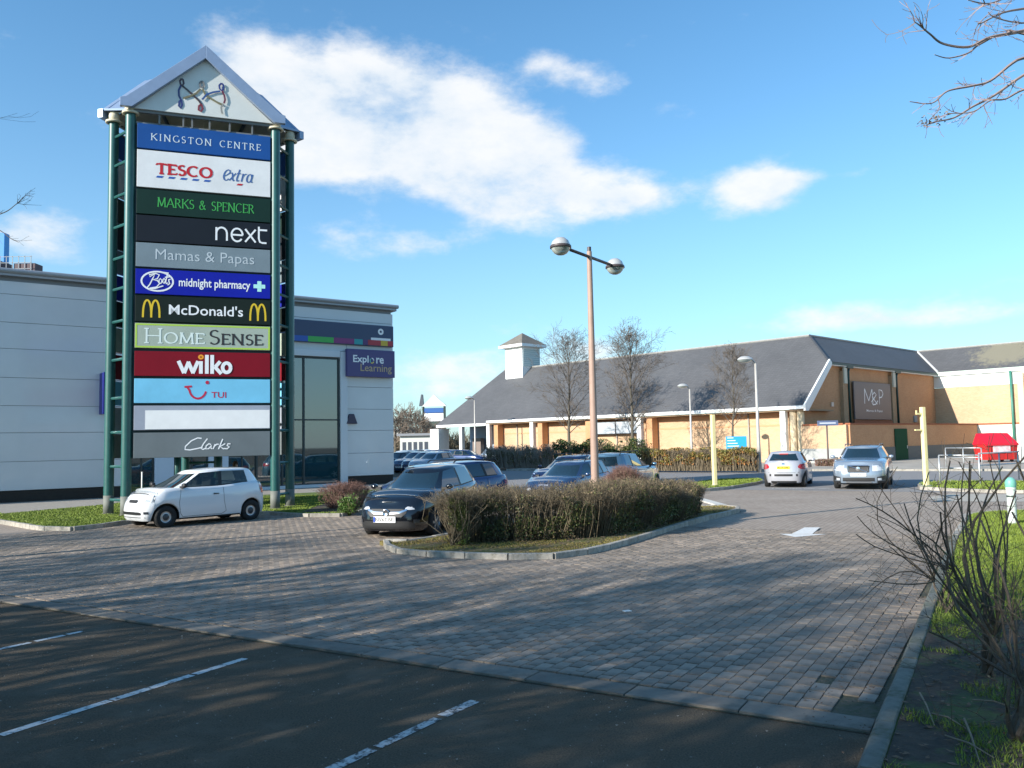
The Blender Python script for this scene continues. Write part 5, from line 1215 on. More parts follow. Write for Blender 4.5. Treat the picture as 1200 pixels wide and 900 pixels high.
pc.fpatch('badge', [(-.05,.90,.98),(.05,.90,.98)], chrome, end=-1, off=.012)
q = pc.gp(.93, ('r', 0)); MB().box((q.x-.03, 0, q.z), (.04,.34,.035)).build('high_brake_light', mat('brake_light', (.65,.10,.10), .3), pc.root, bevel=.008)
q = pc.gp(.1, ('r', 0)); MB().tube([(q.x-.04, -.02, q.z+.02), (q.x-.01, .35, q.z+.10)], .012, n=5).build('rear_wiper', black_m, pc.root)
MB().tube([(-1.1,0,1.44),(-1.3,0,1.66)], .007, n=5).build('aerial', black_m, pc.root)
pc.seam([(.70,.30),(.76,.62),(.66,.95)]); pc.seam([(-.36,.95),(-.40,.30)])
pd = Vector((sin(radians(24)), cos(radians(24)), 0)); pc.place((0, 0), 24); pc.root.location = g(919, 571.5)+pd*1.9

# 4. silver estate coming towards us
vc = Car('silver_estate', 'silver blue estate car with roof rails facing the camera in the right lane', paint('silver_blue', (.27,.33,.40), .25, .4), L=4.80, W=1.88, H=1.56, wb=2.76, fo=.92, wr=.345, clear=.24, nose=.92, cowl=1.06, belt=1.08, tail=1.12, cowlx=1.10, headx=.32, tailx=-2.15, rbase=-2.30, rroof=.62, n=4.0, gn=4.2, crown=.05, rdrop=.04,
    cols=[(.78,.24,'g'),(-.05,-.08,'b'),(-.13,-.16,'g'),(-.98,-.95,'b'),(-1.06,-1.03,'g'),(-1.90,-1.80,'p'),(-2.02,-1.9,'p')])
vc.fpatch('headlight', [(.46,.66,.88),(.62,.66,.92),(.86,.70,.94)], lens_m, both=True); vc.fpatch('headlight_inner', [(.54,.72,.84),(.64,.72,.84)], lensd, off=.01, both=True)
vc.fpatch('grille', [(-.36,.64,.84),(-.33,.62,.86),(.33,.62,.86),(.36,.64,.84)], plastic, off=.012)
gx = vc.fx(0,.75,1)+.03
MB().tube([(gx,-.34,.86),(gx+.005,.34,.86),(gx,.30,.62),(gx,-.30,.62),(gx,-.34,.86)], .018, n=6).tube([(gx+.01,-.30,.85),(gx+.01,.30,.63)], .016, n=6).build('grille_surround', chrome, vc.root); MB().lathe([(.07,0),(.075,.02),(.001,.03)], c=(gx,0,.74), n=14, axis='x').build('badge', chrome, vc.root)
vc.fpatch('lower_intake', [(-.52,.31,.43),(.52,.31,.43)], plastic, off=.016); vc.fpatch('skid_plate', [(-.42,.25,.30),(.42,.25,.30)], rim_m, off=.03); vc.fpatch('bumper_cladding', [(-.90,.24,.50),(-.60,.24,.46)], plastic, off=.008); vc.fpatch('bumper_cladding', [(.60,.24,.46),(.90,.24,.50)], plastic, off=.008); vc.fpatch('fog_lamp', [(.62,.34,.42),(.74,.34,.42)], lens_m, off=.02, both=True)
vc.plate(1, 0, .54, platew, 'YJ07 ', w=.52)
for s in (1, -1):
    MB().tube([(.15, s*.60, 1.53), (.05, s*.60, 1.59), (-1.9, s*.59, 1.58), (-2.0, s*.59, 1.51)], .02, n=6).build('roof_rail', mat('rail_grey', (.10,.10,.11), .4), vc.root, smooth=True)
vc.spatch('side_cladding', [(-1.35,.24,.34),(1.02,.24,.34)], plastic, off=.012); vc.spatch('side_strip', [(-.9,.52,.57),(.95,.52,.57)], plastic, off=.012)
vc.seam([(.80,.34),(.82,.62),(.72,1.02)]); vc.seam([(-.10,1.02),(-.10,.34)]); vc.seam([(-1.0,1.02),(-1.10,.62),(-.9,.34)])
for xx in (.02, -.80): vc.spatch('door_handle', [(xx,.86,.885),(xx+.16,.86,.885)], vc.paint, off=.03)
vd_ = Vector((sin(radians(207)), cos(radians(207)), 0)); vc.place((0, 0), 207); vc.root.location = g(1008, 573.5)-vd_*2.05; vc.root.scale = (1.06,)*3

# rest of the parked cars seen over the hedge and far off
def back_car(lab, pnt, px, py, Y, az, src=None, sc=1.0, name='parked_car', **k):
    if src is None: c = five_door(name, lab, pnt, **k).root
    else:
        c = dup(src, (0,0,0), 0, lab); c.name = name
        for ch in c.children:
            nm0 = ch.name.split('.')[0]
            if nm0 in ('body', 'roof', 'wing_mirror', 'door_handle'):
                ch.data = ch.data.copy() if False else ch.data
                ch.material_slots[0].link = 'OBJECT'; ch.material_slots[0].material = pnt
    p_ = at(px, py, Y); c.location = (p_.x, p_.y, 0); c.rotation_euler = (0, 0, azrz(az)); c.scale = (sc,)*3
    if name == 'parked_car': c['group'] = 'cars parked beyond the island hedge'
    return c
gen = nb.root
paint('navy', (.010,.02,.07), .18, .3)
rr2 = nb.root
if rr2:
    for s in (1, -1): MB().tube([(.15, s*.60, 1.46), (.05, s*.60, 1.53), (-1.5, s*.59, 1.52), (-1.6, s*.59, 1.42)], .018, n=6).build('roof_rail', black_m, rr2)
back_car('blue grey car roof showing just left of the tall twin lamp post', paint('steel_blue', (.03,.06,.13), .25, .4), 668, 550, 26.5, 209, gen, .95)
back_car('dark navy car with sloping tailgate parked farther left of the lamp post', paint('navy', (0,0,0)), 668, 545, 33.0, 211, gen, 1.0)
back_car('pale blue estate car with roof bars behind the round brown bush', paint('pale_blue', (.09,.18,.26), .25, .4), 728, 545, 31.0, 29, gen, 1.06)
far_specs = [(466,38+26,'black'),(478,66,'dark_blue'),(487,62,'steel_blue'),(498,60,'navy'),(507,58,'silver'),(470,80,'silver'),(482,84,'navy'),(494,86,'white'),(506,82,'steel_blue'),(533,78,'navy'),(548,74,'dark_blue'),(588,80,'silver_blue')]
far_lab = {0:'black car at the left end of the far row beside the shop corner',1:'dark blue car second in the far row right of the shop corner',2:'grey blue car in the middle of the far row right of the shop',3:'navy car fourth in the far row right of the shop',4:'silver car nearest the white pier in the far row',5:'silver car in the more distant row by the shop corner',6:'navy car in the more distant row left of the second totem',7:'white car in the most distant row left of the second totem',8:'grey blue car in the distant row below the second totem',9:'navy car in the shade of the store arcade beside the white pier',10:'dark blue car parked under the arcade near the middle column',11:'pale silver blue car by the right end of the arcade'}
for i, (px, Y, pn) in enumerate(far_specs):
    c = back_car(far_lab[i], MATS['paint_'+pn], px, 530, Y, 209 if i < 9 else 120, gen, 1.0, name='distant_car'); c['group'] = 'cars in the far rows'
    keep = ('body','roof','windscreen','rear_window','side_window','wheel','headlight','pillar_trim','window_rubber','underbody','number_plate','tail_light')
    for ch in list(c.children):
        if ch.name.split('.')[0] not in keep:
            for q in list(ch.children): bpy.data.objects.remove(q)
            bpy.data.objects.remove(ch)
# ---------------------------------------------------------------- twin headed lamp
pinkish = mat('lamp_column_paint', (.40,.27,.21), .6, scale=4, vary=.15)
LB = Vector((1.74, 18.0, .09))
pl = at(653, 288, 17.0); pr = at(717, 312, 19.1); hz_ = (pl.z+pr.z)/2; dirv = Vector((pr.x-pl.x, pr.y-pl.y, 0)); ah = dirv.length/2; 
def lamp_head(parent, loc, r, open_=True):
    h = MB().lathe([(.001, r*.92),(r*.45, r*.84),(r*.80, r*.55),(r*.98, r*.12),(r*1.0, 0)], n=20).build('lamp_hood', mat('hood_silver', (.62,.60,.56), .3, metal=.4), parent, smooth=True); h.location = loc
    MB().lathe([(r*1.0,.02),(r*1.08,.0),(r*1.08,-r*.20),(r*.96,-r*.22)], n=20).build('rim_band', mat('dark_band', (.07,.055,.055), .5), h, smooth=True)
    MB().lathe([(r*.97,-r*.2),(r*.88,-r*.45),(r*.62,-r*.75),(r*.3,-r*.9),(.001,-r*.95)], n=20).build('bowl', glass_mat('lamp_bowl', (.40,.44,.40), .45) if 'lamp_bowl' not in MATS else MATS['lamp_bowl'], h, smooth=True)
    return h
mat('dark_band', (.07,.055,.055), .5)
tl = thing('twin_lamp_post', 'tall pinkish brown lamp post with two globe heads rising from the island hedge', 'street lamp', LB, atan2(dirv.y, dirv.x))
zt0 = hz_-.02-LB.z
MB().tube([(0,0,-.1),(0,0,1.4),(0,0,zt0+.12)], [.095,.085,.055], n=12).build('column', pinkish, tl, angle=50)
MB().box((0,.0,.6), (.2,.2,1.0)).build('door_base', pinkish, tl, bevel=.03)
MB().tube([(0,0,zt0-.2),(0,0,zt0+.22)], .045, n=10).build('spigot', mat('dark_band', (0,0,0)), tl)
MB().tube([(-ah+.12,0,zt0),(ah-.12,0,zt0)], .035, n=8).build('arm', mat('dark_band', (0,0,0)), tl, smooth=True)
lamp_head(tl, (-ah,0,zt0), .205); lamp_head(tl, (ah,0,zt0), .205)

lampgrey = mat('lamp_grey', (.50,.47,.43), .5, metal=.2, vary=.15)
def small_lamp(px, top, Y, label, side, r=.07, hs=1.0):
    p = at(px, top, Y); h = p.z
    o = thing('street_lamp', label, 'street lamp', (p.x, Y, .1), 0, 'single headed lamps by the store')
    MB().tube([(0,0,-.1),(0,0,h*.25),(0,0,h-.35)], [r*1.35, r, r*.65], n=10).build('column', lampgrey, o, smooth=True)
    MB().tube([(0,0,h-.4),(side*.1,0,h-.2),(side*.35,0,h-.12)], .04, n=8).build('bracket', lampgrey, o, smooth=True)
    hd = MB().lathe([(.001,.20),(.16,.18),(.30,.08),(.34,0)], n=16).build('lamp_hood', mat('hood_silver', (0,0,0)), o, smooth=True); hd.location = (side*.55*hs,0,h-.12); hd.scale = (1.25*hs,1*hs,hs)
    MB().lathe([(.33,0),(.26,-.10),(.12,-.15),(.001,-.16)], n=16).build('bowl', MATS['lamp_bowl'], hd, smooth=True)
small_lamp(885, 421, 49, 'tall single headed grey street lamp right of the bare tree by the store', -1, .10, 1.1)
small_lamp(808, 452, 60, 'shorter single headed street lamp just left of the left yellow post', -1, .085, .9)
small_lamp(556, 466, 82, 'grey street lamp standing before the store arcade at far left', -1, .09, 1.0)

# ---------------------------------------------------------------- yellow posts, signs, bin, railings
yel = mat('pale_yellow_paint', (.93,.79,.38), .5, scale=4, vary=.1)
def ypost(px, top, foot, label, w=.15, hooks=False):
    b_ = g(px, foot); h = at(px-1, top, b_.y).z
    o = thing('yellow_post', label, 'post', (b_.x, b_.y, .1), radians(20), 'pale yellow height posts'); 
    MB().box((0,0,(h-.1)/2-.05), (w,w,h)).build('shaft', yel, o, bevel=.012)
    MB().box((0,0,.02), (w+.14,w+.14,.05)).build('base_plate', steel_light, o)
    if hooks:
        MB().box((-.2,0,h-.35), (.24,.06,.06)).box((-.30,0,h-.30), (.04,.04,.16)).build('hinge_bracket', yel, o); MB().box((-.24,0,h-.95), (.34,.05,.05)).build('latch_bracket', yel, o)
ypost(838, 486, 572.5, 'pale yellow post standing on the left grass islet')
ypost(1086, 477, 573, 'pale yellow post with hinge brackets right of the silver estate', hooks=True)
# blue information board
p = at(863, 520, 52); bs = thing('blue_notice_board', 'bright blue notice board standing above the yellow green hedge', 'sign', (p.x, 52, 0), radians(-8))
MB().box((0,0,p.z), (1.25,.06,.92)).build('board', mat('sky_blue_board', (.03,.36,.66), .4), bs, bevel=.02)
for x in (-.4,.4): MB().box((x,.05,p.z/2-.1), (.07,.05,p.z+.5)).build('leg', steel_light, bs)
mb = MB()
for i, (w, ) in enumerate(((.38,),(.5,),(.62,),(.70,),(1.05,))): rectface(mb, -.55, -.55+w, p.z+.34-.17*i-(.06 if i == 4 else 0), p.z+.34-.17*i+.055-(.06 if i == 4 else 0), -.036)
mb.build('text_lines', mat('notice_white', (.75,.80,.84), .5), bs)
# direction sign
p = at(967, 498, 56); dsn = thing('direction_sign', 'dark board sign on a single brown pole left of the silver estate', 'sign', (p.x, 56, 0), radians(-6))
MB().tube([(.1,0,-.1),(.1,0,p.z+.1)], .055, n=8).build('pole', mat('brown_pole', (.10,.075,.07), .6), dsn, smooth=True)
bd_ = MB().box((.15,-.07,p.z+.12), (1.35,.05,.34)).build('board', mat('slate_blue_board', (.10,.13,.22), .5), dsn, bevel=.01)
mb = MB(); rectface(mb, -.38, .66, p.z+.08, p.z+.16, -.098); mb.build('text_line', mat('dim_white', (.5,.53,.6), .5), bd_)
# red wheeled skip
rp = g(1166, 537.5); rp = Vector((at(1166,520,56).x, 56, .11)); rb = thing('red_waste_bin', 'large red wheeled waste container with sloping lid against the sunlit wing wall', 'waste bin', rp, radians(8))
red = mat('bin_red', (.50,.022,.02), .45, vary=.15, scale=2); redl = mat('bin_lid_red', (.62,.012,.03), .4)
MB().yprism([(-1.02,.16),(1.02,.16),(1.15,1.18),(-1.15,1.18)], -.62, .62).build('body', red, rb, bevel=.02)
for s in (-1, 1):
    ld = MB().add([(s*.01,-.70,1.18),(s*1.2,-.70,1.18),(s*1.16,.25,1.92),(s*.01,.30,1.95),(s*.01,.62,1.18),(s*1.2,.62,1.18)], [(0,1,2,3),(3,2,5,4),(1,5,2),(0,3,4)]).build('lid', redl, rb)
MB().box((0,-.71,1.16), (2.45,.06,.12)).build('rim', redl, rb)
for x in (-.85,-.28,.28,.85): MB().box((x,-.64,.68), (.06,.05,.95)).build('rib', red, rb)
MB().box((-.05,-.668,.86), (1.25,.02,.50)).build('label_panel', mat('label_white', (.75,.72,.72), .6, scale=3, col2=(.62,.35,.36), vary=.1), rb)
for x in (-.8,.8):
    for y in (-.45,.45): MB().lathe([(.001,-.04),(.12,-.04),(.12,.04),(.001,.04)], c=(x,y,.12), n=12, axis='y').build('wheel', tyre_m, rb)
# guard railings
def railing(label, a, b_, h=1.05, n=3, z=.1):
    d = b_-a; L_ = d.length; o = thing('guard_railing', label, 'railing', (a.x, a.y, z), atan2(d.y, d.x), 'grey tubular railings by the crossing')
    for i in range(n+1): MB().tube([(L_*i/n,0,-.1),(L_*i/n,0,h)], .03, n=8).build('upright', steel_light, o, smooth=True)
    for zz in (h, h*.55): MB().tube([(0,0,zz),(L_,0,zz)], .028, n=8).build('rail', steel_light, o, smooth=True)
railing('front grey tubular railing right of the yellow post with its near panel', g(1102, 570), g(1149, 571), 1.1, 1)
railing('longer grey railing running right from the post beside the red bin', g(1149, 566), g(1215, 560), 1.1, 3)
railing('far grey railing seen behind the first against the shaded yard wall', at(1108,530,47)*1.0-Vector((0,0,at(1108,530,47).z)), at(1150,530,45)-Vector((0,0,at(1150,530,45).z)), 1.15, 2)
# white board at right edge
p = at(1199, 528, 34); wb_ = thing('white_board_sign', 'white rounded board sign at the right edge beside the railing', 'sign', (p.x+.12, 34, .1), radians(10))
MB().box((0,0,p.z), (.62,.05,1.2)).build('board', white_m, wb_, bevel=.04); MB().tube([(0,.05,-.1),(0,.05,p.z)], .03, n=8).build('pole', steel_light, wb_)
# pale green verge bollard
p = g(1187, 614, .1); bo = thing('verge_bollard', 'pale teal and white round topped bollard on the grass verge', 'bollard', (p.x, p.y, .1))
MB().lathe([(.085,0),(.085,.72),(.10,.72),(.10,.86),(.085,.92),(.04,.965),(.001,.97)], n=18).build('shaft', mat('bollard_white', (.60,.66,.60), .5, vary=.15), bo, angle=40)
MB().lathe([(.103,.77),(.108,.80),(.108,.87),(.09,.93),(.045,.972),(.001,.978)], n=18).build('cap', mat('bollard_teal', (.16,.42,.34), .45), bo, angle=40); MB().lathe([(.088,.56),(.092,.58),(.088,.60)], n=18).build('band', mat('bollard_dark', (.05,.07,.06), .5), bo)
# thin white post left of the hatchback
p = g(166, 590, .1); tag(MB().tube([(p.x,p.y,.05),(p.x,p.y,at(166,554,p.y).z)], .025, n=8).lathe([(.03,0),(.03,.03),(.001,.035)], c=(p.x,p.y,at(166,554,p.y).z), n=8).build('marker_post', white_m, smooth=True), 'thin white marker post behind the white hatchback bonnet', 'post')

# ---------------------------------------------------------------- far second totem
q = at(511, 500, 215); t2 = thing('distant_totem_sign', 'second totem sign far away above the distant car park', 'sign', (q.x, 215, 0), radians(-8))
zt2 = at(511, 478, 215).z
for x in (-3.3, 2.3): MB().tube([(x,0,0),(x,0,zt2+.8)], .3, n=8).build('post', dark_green, t2)
MB().box((-.5,.2,zt2/2), (5.2,.2,zt2)).build('backing_frame', dark_green, t2)
for i, (c_, h_) in enumerate([((.02,.10,.32),1.3),((.75,.75,.75),2.2),((.03,.06,.05),1.6),((.05,.05,.06),1.6),((.2,.24,.26),1.4)]):
    zt2 -= h_; MB().box((-.5,-.1,zt2+h_/2), (5.0,.2,h_-.15)).build('sign_panel', mat('far_panel%d' % i, c_, .5), t2)
zz = at(511, 478, 215).z; MB().yprism([(-3.6,zz+.4),(2.9,zz+.4),(-.4,zz+3.4)], -.4, .2).build('gable_panel', gable_m, t2); MB().yprism([(-4.6,zz+.6),(-3.4,zz+.6),(-3.7,zz+3.6),(-4.0,zz+3.6)], .6, 1.6).build('roof', mat('far_roof', (.06,.07,.09), .5), t2)
# ---------------------------------------------------------------- vegetation
class Segs:
    """cheap tapered three or four sided twigs written straight into arrays"""
    def __init__(s): s.v = []; s.f = []
    def seg(s, a, b, r0, r1, n=3):
        d = b-a
        if d.length < 1e-6: return
        u_ = d.orthogonal().normalized(); w_ = d.normalized().cross(u_); o = len(s.v)
        for p, r in ((a, r0), (b, r1)):
            for j in range(n):
                q = 2*pi*j/n; s.v.append(tuple(p+(u_*cos(q)+w_*sin(q))*r))
        s.f += [(o+j, o+(j+1) % n, o+n+(j+1) % n, o+n+j) for j in range(n)]
    def build(s, name, m, parent=None):
        mb = MB(); mb.v = s.v; mb.f = s.f; return mb.build(name, m, parent)
def grow(S_, p, d, ln, r, lev, R, curl=.25, up=.08, kids=(5, 4, 3), ratio=.55, nseg=4, minr=.003, ang=(.5, .95)):
    pts = [p.copy()]; dd = d.normalized(); rr_ = [r]
    for i in range(nseg):
        dd = (dd+Vector((R.gauss(0, curl), R.gauss(0, curl), R.gauss(0, curl*.6)+up))*.5).normalized(); q = pts[-1]+dd*(ln/nseg)
        r1 = max(minr, r*(1-(i+1)/nseg*.75)); S_.seg(pts[-1], q, rr_[-1], r1, 4 if rr_[-1] > .02 else 3); pts.append(q); rr_.append(r1)
    if lev <= 0: return
    k = kids[min(len(kids)-1, len(kids)-lev)] if len(kids) >= lev else kids[-1]
    for i in range(k):
        t_ = R.uniform(.2, 1.0); ii = min(nseg-1, int(t_*nseg)); q = pts[ii].lerp(pts[ii+1], t_*nseg-ii); base = (pts[ii+1]-pts[ii]).normalized()
        side = base.orthogonal().normalized(); side = Matrix.Rotation(R.uniform(0, 2*pi), 3, base) @ side; a = R.uniform(*ang)
        nd = (base*cos(a)+side*sin(a)).normalized(); grow(S_, q, nd, ln*ratio*R.uniform(.7, 1.2), max(minr, rr_[ii]*.55), lev-1, R, curl, up, kids, ratio, max(2, nseg-1), minr, ang)
def bare_tree(label, base, h, spread, seed, group=None, name='bare_tree', tr=.14, first=.22, nl=34, kids=(7, 6, 4), lev=3, lean=0, m=None, minr=.006, steep=.75, shape='oval', curl=.14, lf=.38):
    R = random.Random(seed); root = thing(name, label, 'tree', base, 0, group)
    tk = Segs(); pts = [Vector((0,0,-.1))]; n = 10
    for i in range(n): pts.append(Vector((pts[-1].x+R.gauss(0, .03)*h/8+lean*h/n, pts[-1].y+R.gauss(0,.03)*h/8, h*.93*(i+1)/n)))
    tm = MB().tube(pts, [max(.012, tr*(1-.93*(i/n)**.85)) for i in range(n+1)], n=8); tm.build('trunk', bark_m, root, smooth=True)
    cr = Segs()
    for i in range(nl):
        t_ = first+(1-first)*(i+.5)/nl; k = min(n-1, int(t_*n)); p = pts[k].lerp(pts[k+1], t_*n-k); a = i*2.4+R.uniform(-.4, .4)
        env = (sin(pi*min(1, (t_-first*.4)/(1.03-first*.4)))**.8) if shape == 'oval' else (1-.6*t_)
        el = steep*(.55+.8*t_); d = Vector((cos(a)*cos(el), sin(a)*cos(el), sin(el)))
        grow(cr, p, d, spread*max(.18, env)*R.uniform(.8, 1.15), tr*lf*(1-t_*.65), lev, R, curl, .12, kids, .5, 4, minr)
    cr.build('crown', m or twig_m, root)
    return root
TG = 'bare winter trees in front of the brick store'
def on(px, Y): p = at(px, 500, Y); return Vector((p.x, Y, .1))
bare_tree('bare oval crowned tree left of the twin lamp post, before the store roof', on(667, 70), at(664,398,70).z, 3.5, 3, TG, tr=.17, first=.25, nl=38, minr=.008, kids=(6,4,3), steep=.9)
bare_tree('tallest bare tree, just right of the twin lamp post before the grey sign', on(740, 64), at(742,388,64).z, 3.1, 8, TG, tr=.16, first=.25, nl=44, minr=.008, kids=(6,4,3), steep=.9)
bare_tree('bare tree above the blue notice board with its shadow on the roof', on(858, 58), at(868,404,58).z-.2, 2.1, 15, TG, tr=.11, first=.34, nl=36, minr=.006, kids=(6,4,3), steep=.9)
# far trees beyond the car park (left of the store)
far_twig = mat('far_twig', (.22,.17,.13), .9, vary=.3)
R_ = random.Random(77)
flabs = ['hazy bare tree beside the shop corner beyond the far car park', 'taller bare tree second from the shop corner beyond the far cars', 'spreading brownish tree between the shop corner and the second totem', 'low bare tree just left of the second totem', 'bare tree directly behind the second totem']
for i, (px, top, sp) in enumerate([(463,494,4),(474,484,4),(487,492,4),(496,498,3.5),(516,506,3)]):
    Y = 150+i*7; bare_tree(flabs[i], on(px, Y)-Vector((0,0,.1)), at(px, top, Y).z, sp, 30+i, 'distant trees beyond the car park', tr=.3, nl=26, kids=(5,4), lev=2, m=far_twig, minr=.04)
hz_m = mat('far_bank', (.15,.13,.09), .95, scale=.3, vary=.4)
fb = MB(); 
for i in range(60):
    x = -75+i*1.7; fb.box((x, 175+R_.uniform(-3,3), R_.uniform(1.2,3.2)), (R_.uniform(2,4), 3, R_.uniform(2,4)), rz=R_.uniform(0,1))
bush_s = Segs()
for i in range(5000):
    x, y = R_.uniform(-80, 25), R_.uniform(165, 185); p = Vector((x, y, R_.uniform(0, 2))); d = Vector((R_.gauss(0,.5), R_.gauss(0,.5), 1)); bush_s.seg(p, p+d*R_.uniform(1, 3.2), .10, .03)
o = bush_s.build('distant_thicket', mat('thicket', (.17,.14,.09), .95, vary=.4, scale=.4)); tag(o, 'brown green thicket along the far side of the distant car park', 'thicket', kind='stuff')
# distant low warehouse line
for i, (x0_, x1_, z0_, h_, lab) in enumerate([(458, 486, 520, 505, 'long pale flat roofed shed on the horizon beside the shop corner'), (474, 508, 520, 511, 'low white walled store beyond the distant cars left of the white pier')]):
    Y = 190-40*i; a, b_ = at(x0_, 515, Y), at(x1_, 515, Y); zt_h = at((x0_+x1_)/2, h_, Y).z
    wtn = thing('distant_shed', lab, 'building', ((a.x+b_.x)/2, Y, 0)); 
    MB().box((0,0,zt_h/2), (b_.x-a.x, 12, zt_h)).build('wall', mat('far_white', (.60,.60,.56), .7), wtn); MB().box((0,0,zt_h+.2), (b_.x-a.x+1, 13, .4)).build('roof', mat('far_roof2', (.25,.26,.28), .6), wtn)
    for j in range(5): MB().box(((j-2)*(b_.x-a.x)/5.5, -6.03, zt_h*.45), ((b_.x-a.x)/9, .05, zt_h*.5)).build('window', mat('far_window', (.08,.09,.11), .3), wtn)

def leaf_quad(mb_v, mb_f, p, s, R):
    a = Vector((R.gauss(0,1), R.gauss(0,1), R.gauss(0,.8))).normalized(); b_ = a.orthogonal().normalized(); b_ = Matrix.Rotation(R.uniform(0, 6.3), 3, a) @ b_; c = a.cross(b_); o = len(mb_v)
    for q in (b_*s, c*s*.42, -b_*s, -c*s*.42): mb_v.append(tuple(p+q))
    mb_f.append((o, o+1, o+2, o+3))
def hedge(label, line_, width, hfun, nstem, leaves, seed, name='hedge', stem_m=None, r=.006, leafs=.02, lean=.18, twigtop=2, z0=.1, flat=.05, cat='hedge', zlo=.05):
    """line_: ground points of the centre line; leaves: [(n, material, zmin, zmax)]"""
    R = random.Random(seed); root = thing(name, label, cat, (line_[0][0], line_[0][1], z0)); o0 = Vector((line_[0][0], line_[0][1], 0))
    P = [Vector((p[0], p[1], 0)) for p in line_]; ac = [0]
    for a, b_ in zip(P, P[1:]): ac.append(ac[-1]+(b_-a).length)
    def pt(t_):
        s = t_*ac[-1]
        for i in range(len(P)-1):
            if s <= ac[i+1]+1e-6: q = (s-ac[i])/(ac[i+1]-ac[i]); d = (P[i+1]-P[i]).normalized(); return P[i].lerp(P[i+1], q), Vector((-d.y, d.x, 0)), d
        return P[-1], Vector((0,1,0)), Vector((1,0,0))
    Sg = Segs()
    for i in range(nstem):
        t_ = R.random(); p, nn2, dd = pt(t_); w = R.uniform(-.5, .5); h = hfun(t_, w)*R.uniform(.82, 1.04); root_w = w*.62
        q = p-o0+nn2*width*root_w; q.z = 0; tip = p-o0+nn2*width*w+dd*R.gauss(0, lean*.6); tip.z = h; mid = q.lerp(tip, .5)+Vector((R.gauss(0, lean*.35), R.gauss(0, lean*.35), R.uniform(-.05, .1)))
        Sg.seg(q, mid, r*R.uniform(.8, 2.0), r*.9); Sg.seg(mid, tip, r*.9, r*.35)
        for k in range(twigtop):
            f = R.uniform(.35, .95); a = mid.lerp(tip, f); e = a+Vector((R.gauss(0, .11), R.gauss(0, .11), R.uniform(.02, .22))); e.z = min(e.z, h+R.uniform(0, flat)); Sg.seg(a, e, r*.55, r*.3)
    Sg.build('branches', stem_m or hedgetwig_m, root)
    for n, m, za, zb2 in leaves:
        V_, F_ = [], []
        for i in range(n):
            t_ = R.random(); p, nn2, dd = pt(t_); w = R.uniform(-.5, .5)
            if R.random() < .45: w = -.5+R.random()*.12
            h = hfun(t_, w); z = h*R.uniform(za, zb2)
            if mnoise.noise(Vector((p.x*1.7, p.y*1.7+w, z*2.2+seed))) < -.06: continue
            q = p-o0+nn2*width*w*(.75+.25*z/h)+dd*R.gauss(0, .04); q.z = z; leaf_quad(V_, F_, q, leafs*R.uniform(.5, 1.3), R)
        mb = MB(); mb.v = V_; mb.f = F_; stuff(mb.build('leaves', m, root))
    return root
# hedge on the island: clipped flat on top
hl = [g(598,636,.1)+Vector((0,.5,0)), g(650,634,.1)+Vector((-.05,.55,0)), g(700,631,.1)+Vector((-.1,.55,0)), g(760,621,.1)+Vector((-.25,.5,0)), g(800,612,.1)+Vector((-.35,.4,0)), g(822,603,.1)+Vector((-.4,.3,0))]
hl0 = g(530,638,.1)+Vector((.1,.7,0))
hedge('clipped flat topped olive brown hedge filling the kerbed island', [hl0]+hl, 1.25, lambda t_, w: ((1.05 if t_ < .5 else lerp(1.05, .86, (t_-.5)/.5))+.10*mnoise.noise(Vector((t_*14, w*2, 1)))-.22*math.exp(-((t_-.80)/.05)**2))*(1-.2*max(0, abs(w)-.25)/.25), 3400, [(19000, leaf_olive, .12, 1.0), (8000, leaf_dark, .05, .85), (9000, leaf_brown, .68, 1.04), (5000, leaf_brown, .0, .25)], 5, leafs=.024, r=.005, twigtop=4, flat=.13)
hedge('leggy privet bush with pale stems at the left end of the island hedge', [g(527,641,.1)+Vector((0,.4,0)), g(545,641,.1)+Vector((0,.45,0))], .85, lambda t_, w: 1.06-.25*abs(t_-.6), 240, [(5200, leaf_olive, .25, 1.0), (1400, mat('fresh_leaf', (.15,.19,.035), .6, rand=.4), .02, .4)], 6, name='privet_bush', r=.007, lean=.42, twigtop=6, cat='bush', leafs=.022)
dome = g(733, 575)
hedge('rounded brown twiggy bush standing behind the island hedge', [at(712,560,23.5), at(752,560,23.5)], 1.0, lambda t_, w: 1.22*sqrt(max(.05, 1-(2*t_-1)**2*.75))*(1-.2*abs(w)), 1300, [(1500, leaf_brown, .3, 1.0)], 9, name='brown_bush', stem_m=redtwig_m, r=.006, twigtop=4, cat='bush')
# planting by the store
def fh(px, Y): p = at(px, 530, Y); return Vector((p.x, Y, 0))
hedge('dark green laurel hedge below the store wall left of the yellow hedge', [fh(655,60), fh(700,58), fh(762,56)], 1.8, lambda t_, w: 1.75+.2*sin(t_*17), 400, [(9000, leaf_dark, .1, 1.05), (3500, leaf_olive, .6, 1.08)], 12, r=.02, leafs=.09, twigtop=2, name='laurel_hedge')
hedge('yellow green and rusty clipped hedge beside the lane near the silver hatchback', [fh(756,53), fh(800,51.5), fh(850,50), fh(888,49)], 1.3, lambda t_, w: 1.30+.06*sin(t_*23), 1500, [(9000, leaf_yellow, .45, 1.05), (3000, mat('rust_leaf', (.30,.13,.035), .7, rand=.4), .3, .9), (2500, leaf_olive, .3, 1.0)], 13, r=.016, leafs=.07, twigtop=2, name='mixed_hedge')
hedge('grey brown straggly shrubs below the store wall at left', [fh(575,66), fh(610,63), fh(650,61)], 1.8, lambda t_, w: 1.5+.25*sin(t_*21), 1500, [(2500, leaf_brown, .3, 1.05), (1500, leaf_olive, .2, 1.0)], 14, r=.014, leafs=.07, twigtop=3, name='straggly_shrubs', stem_m=mat('grey_twig', (.33,.28,.23), .9, vary=.3), cat='shrub')
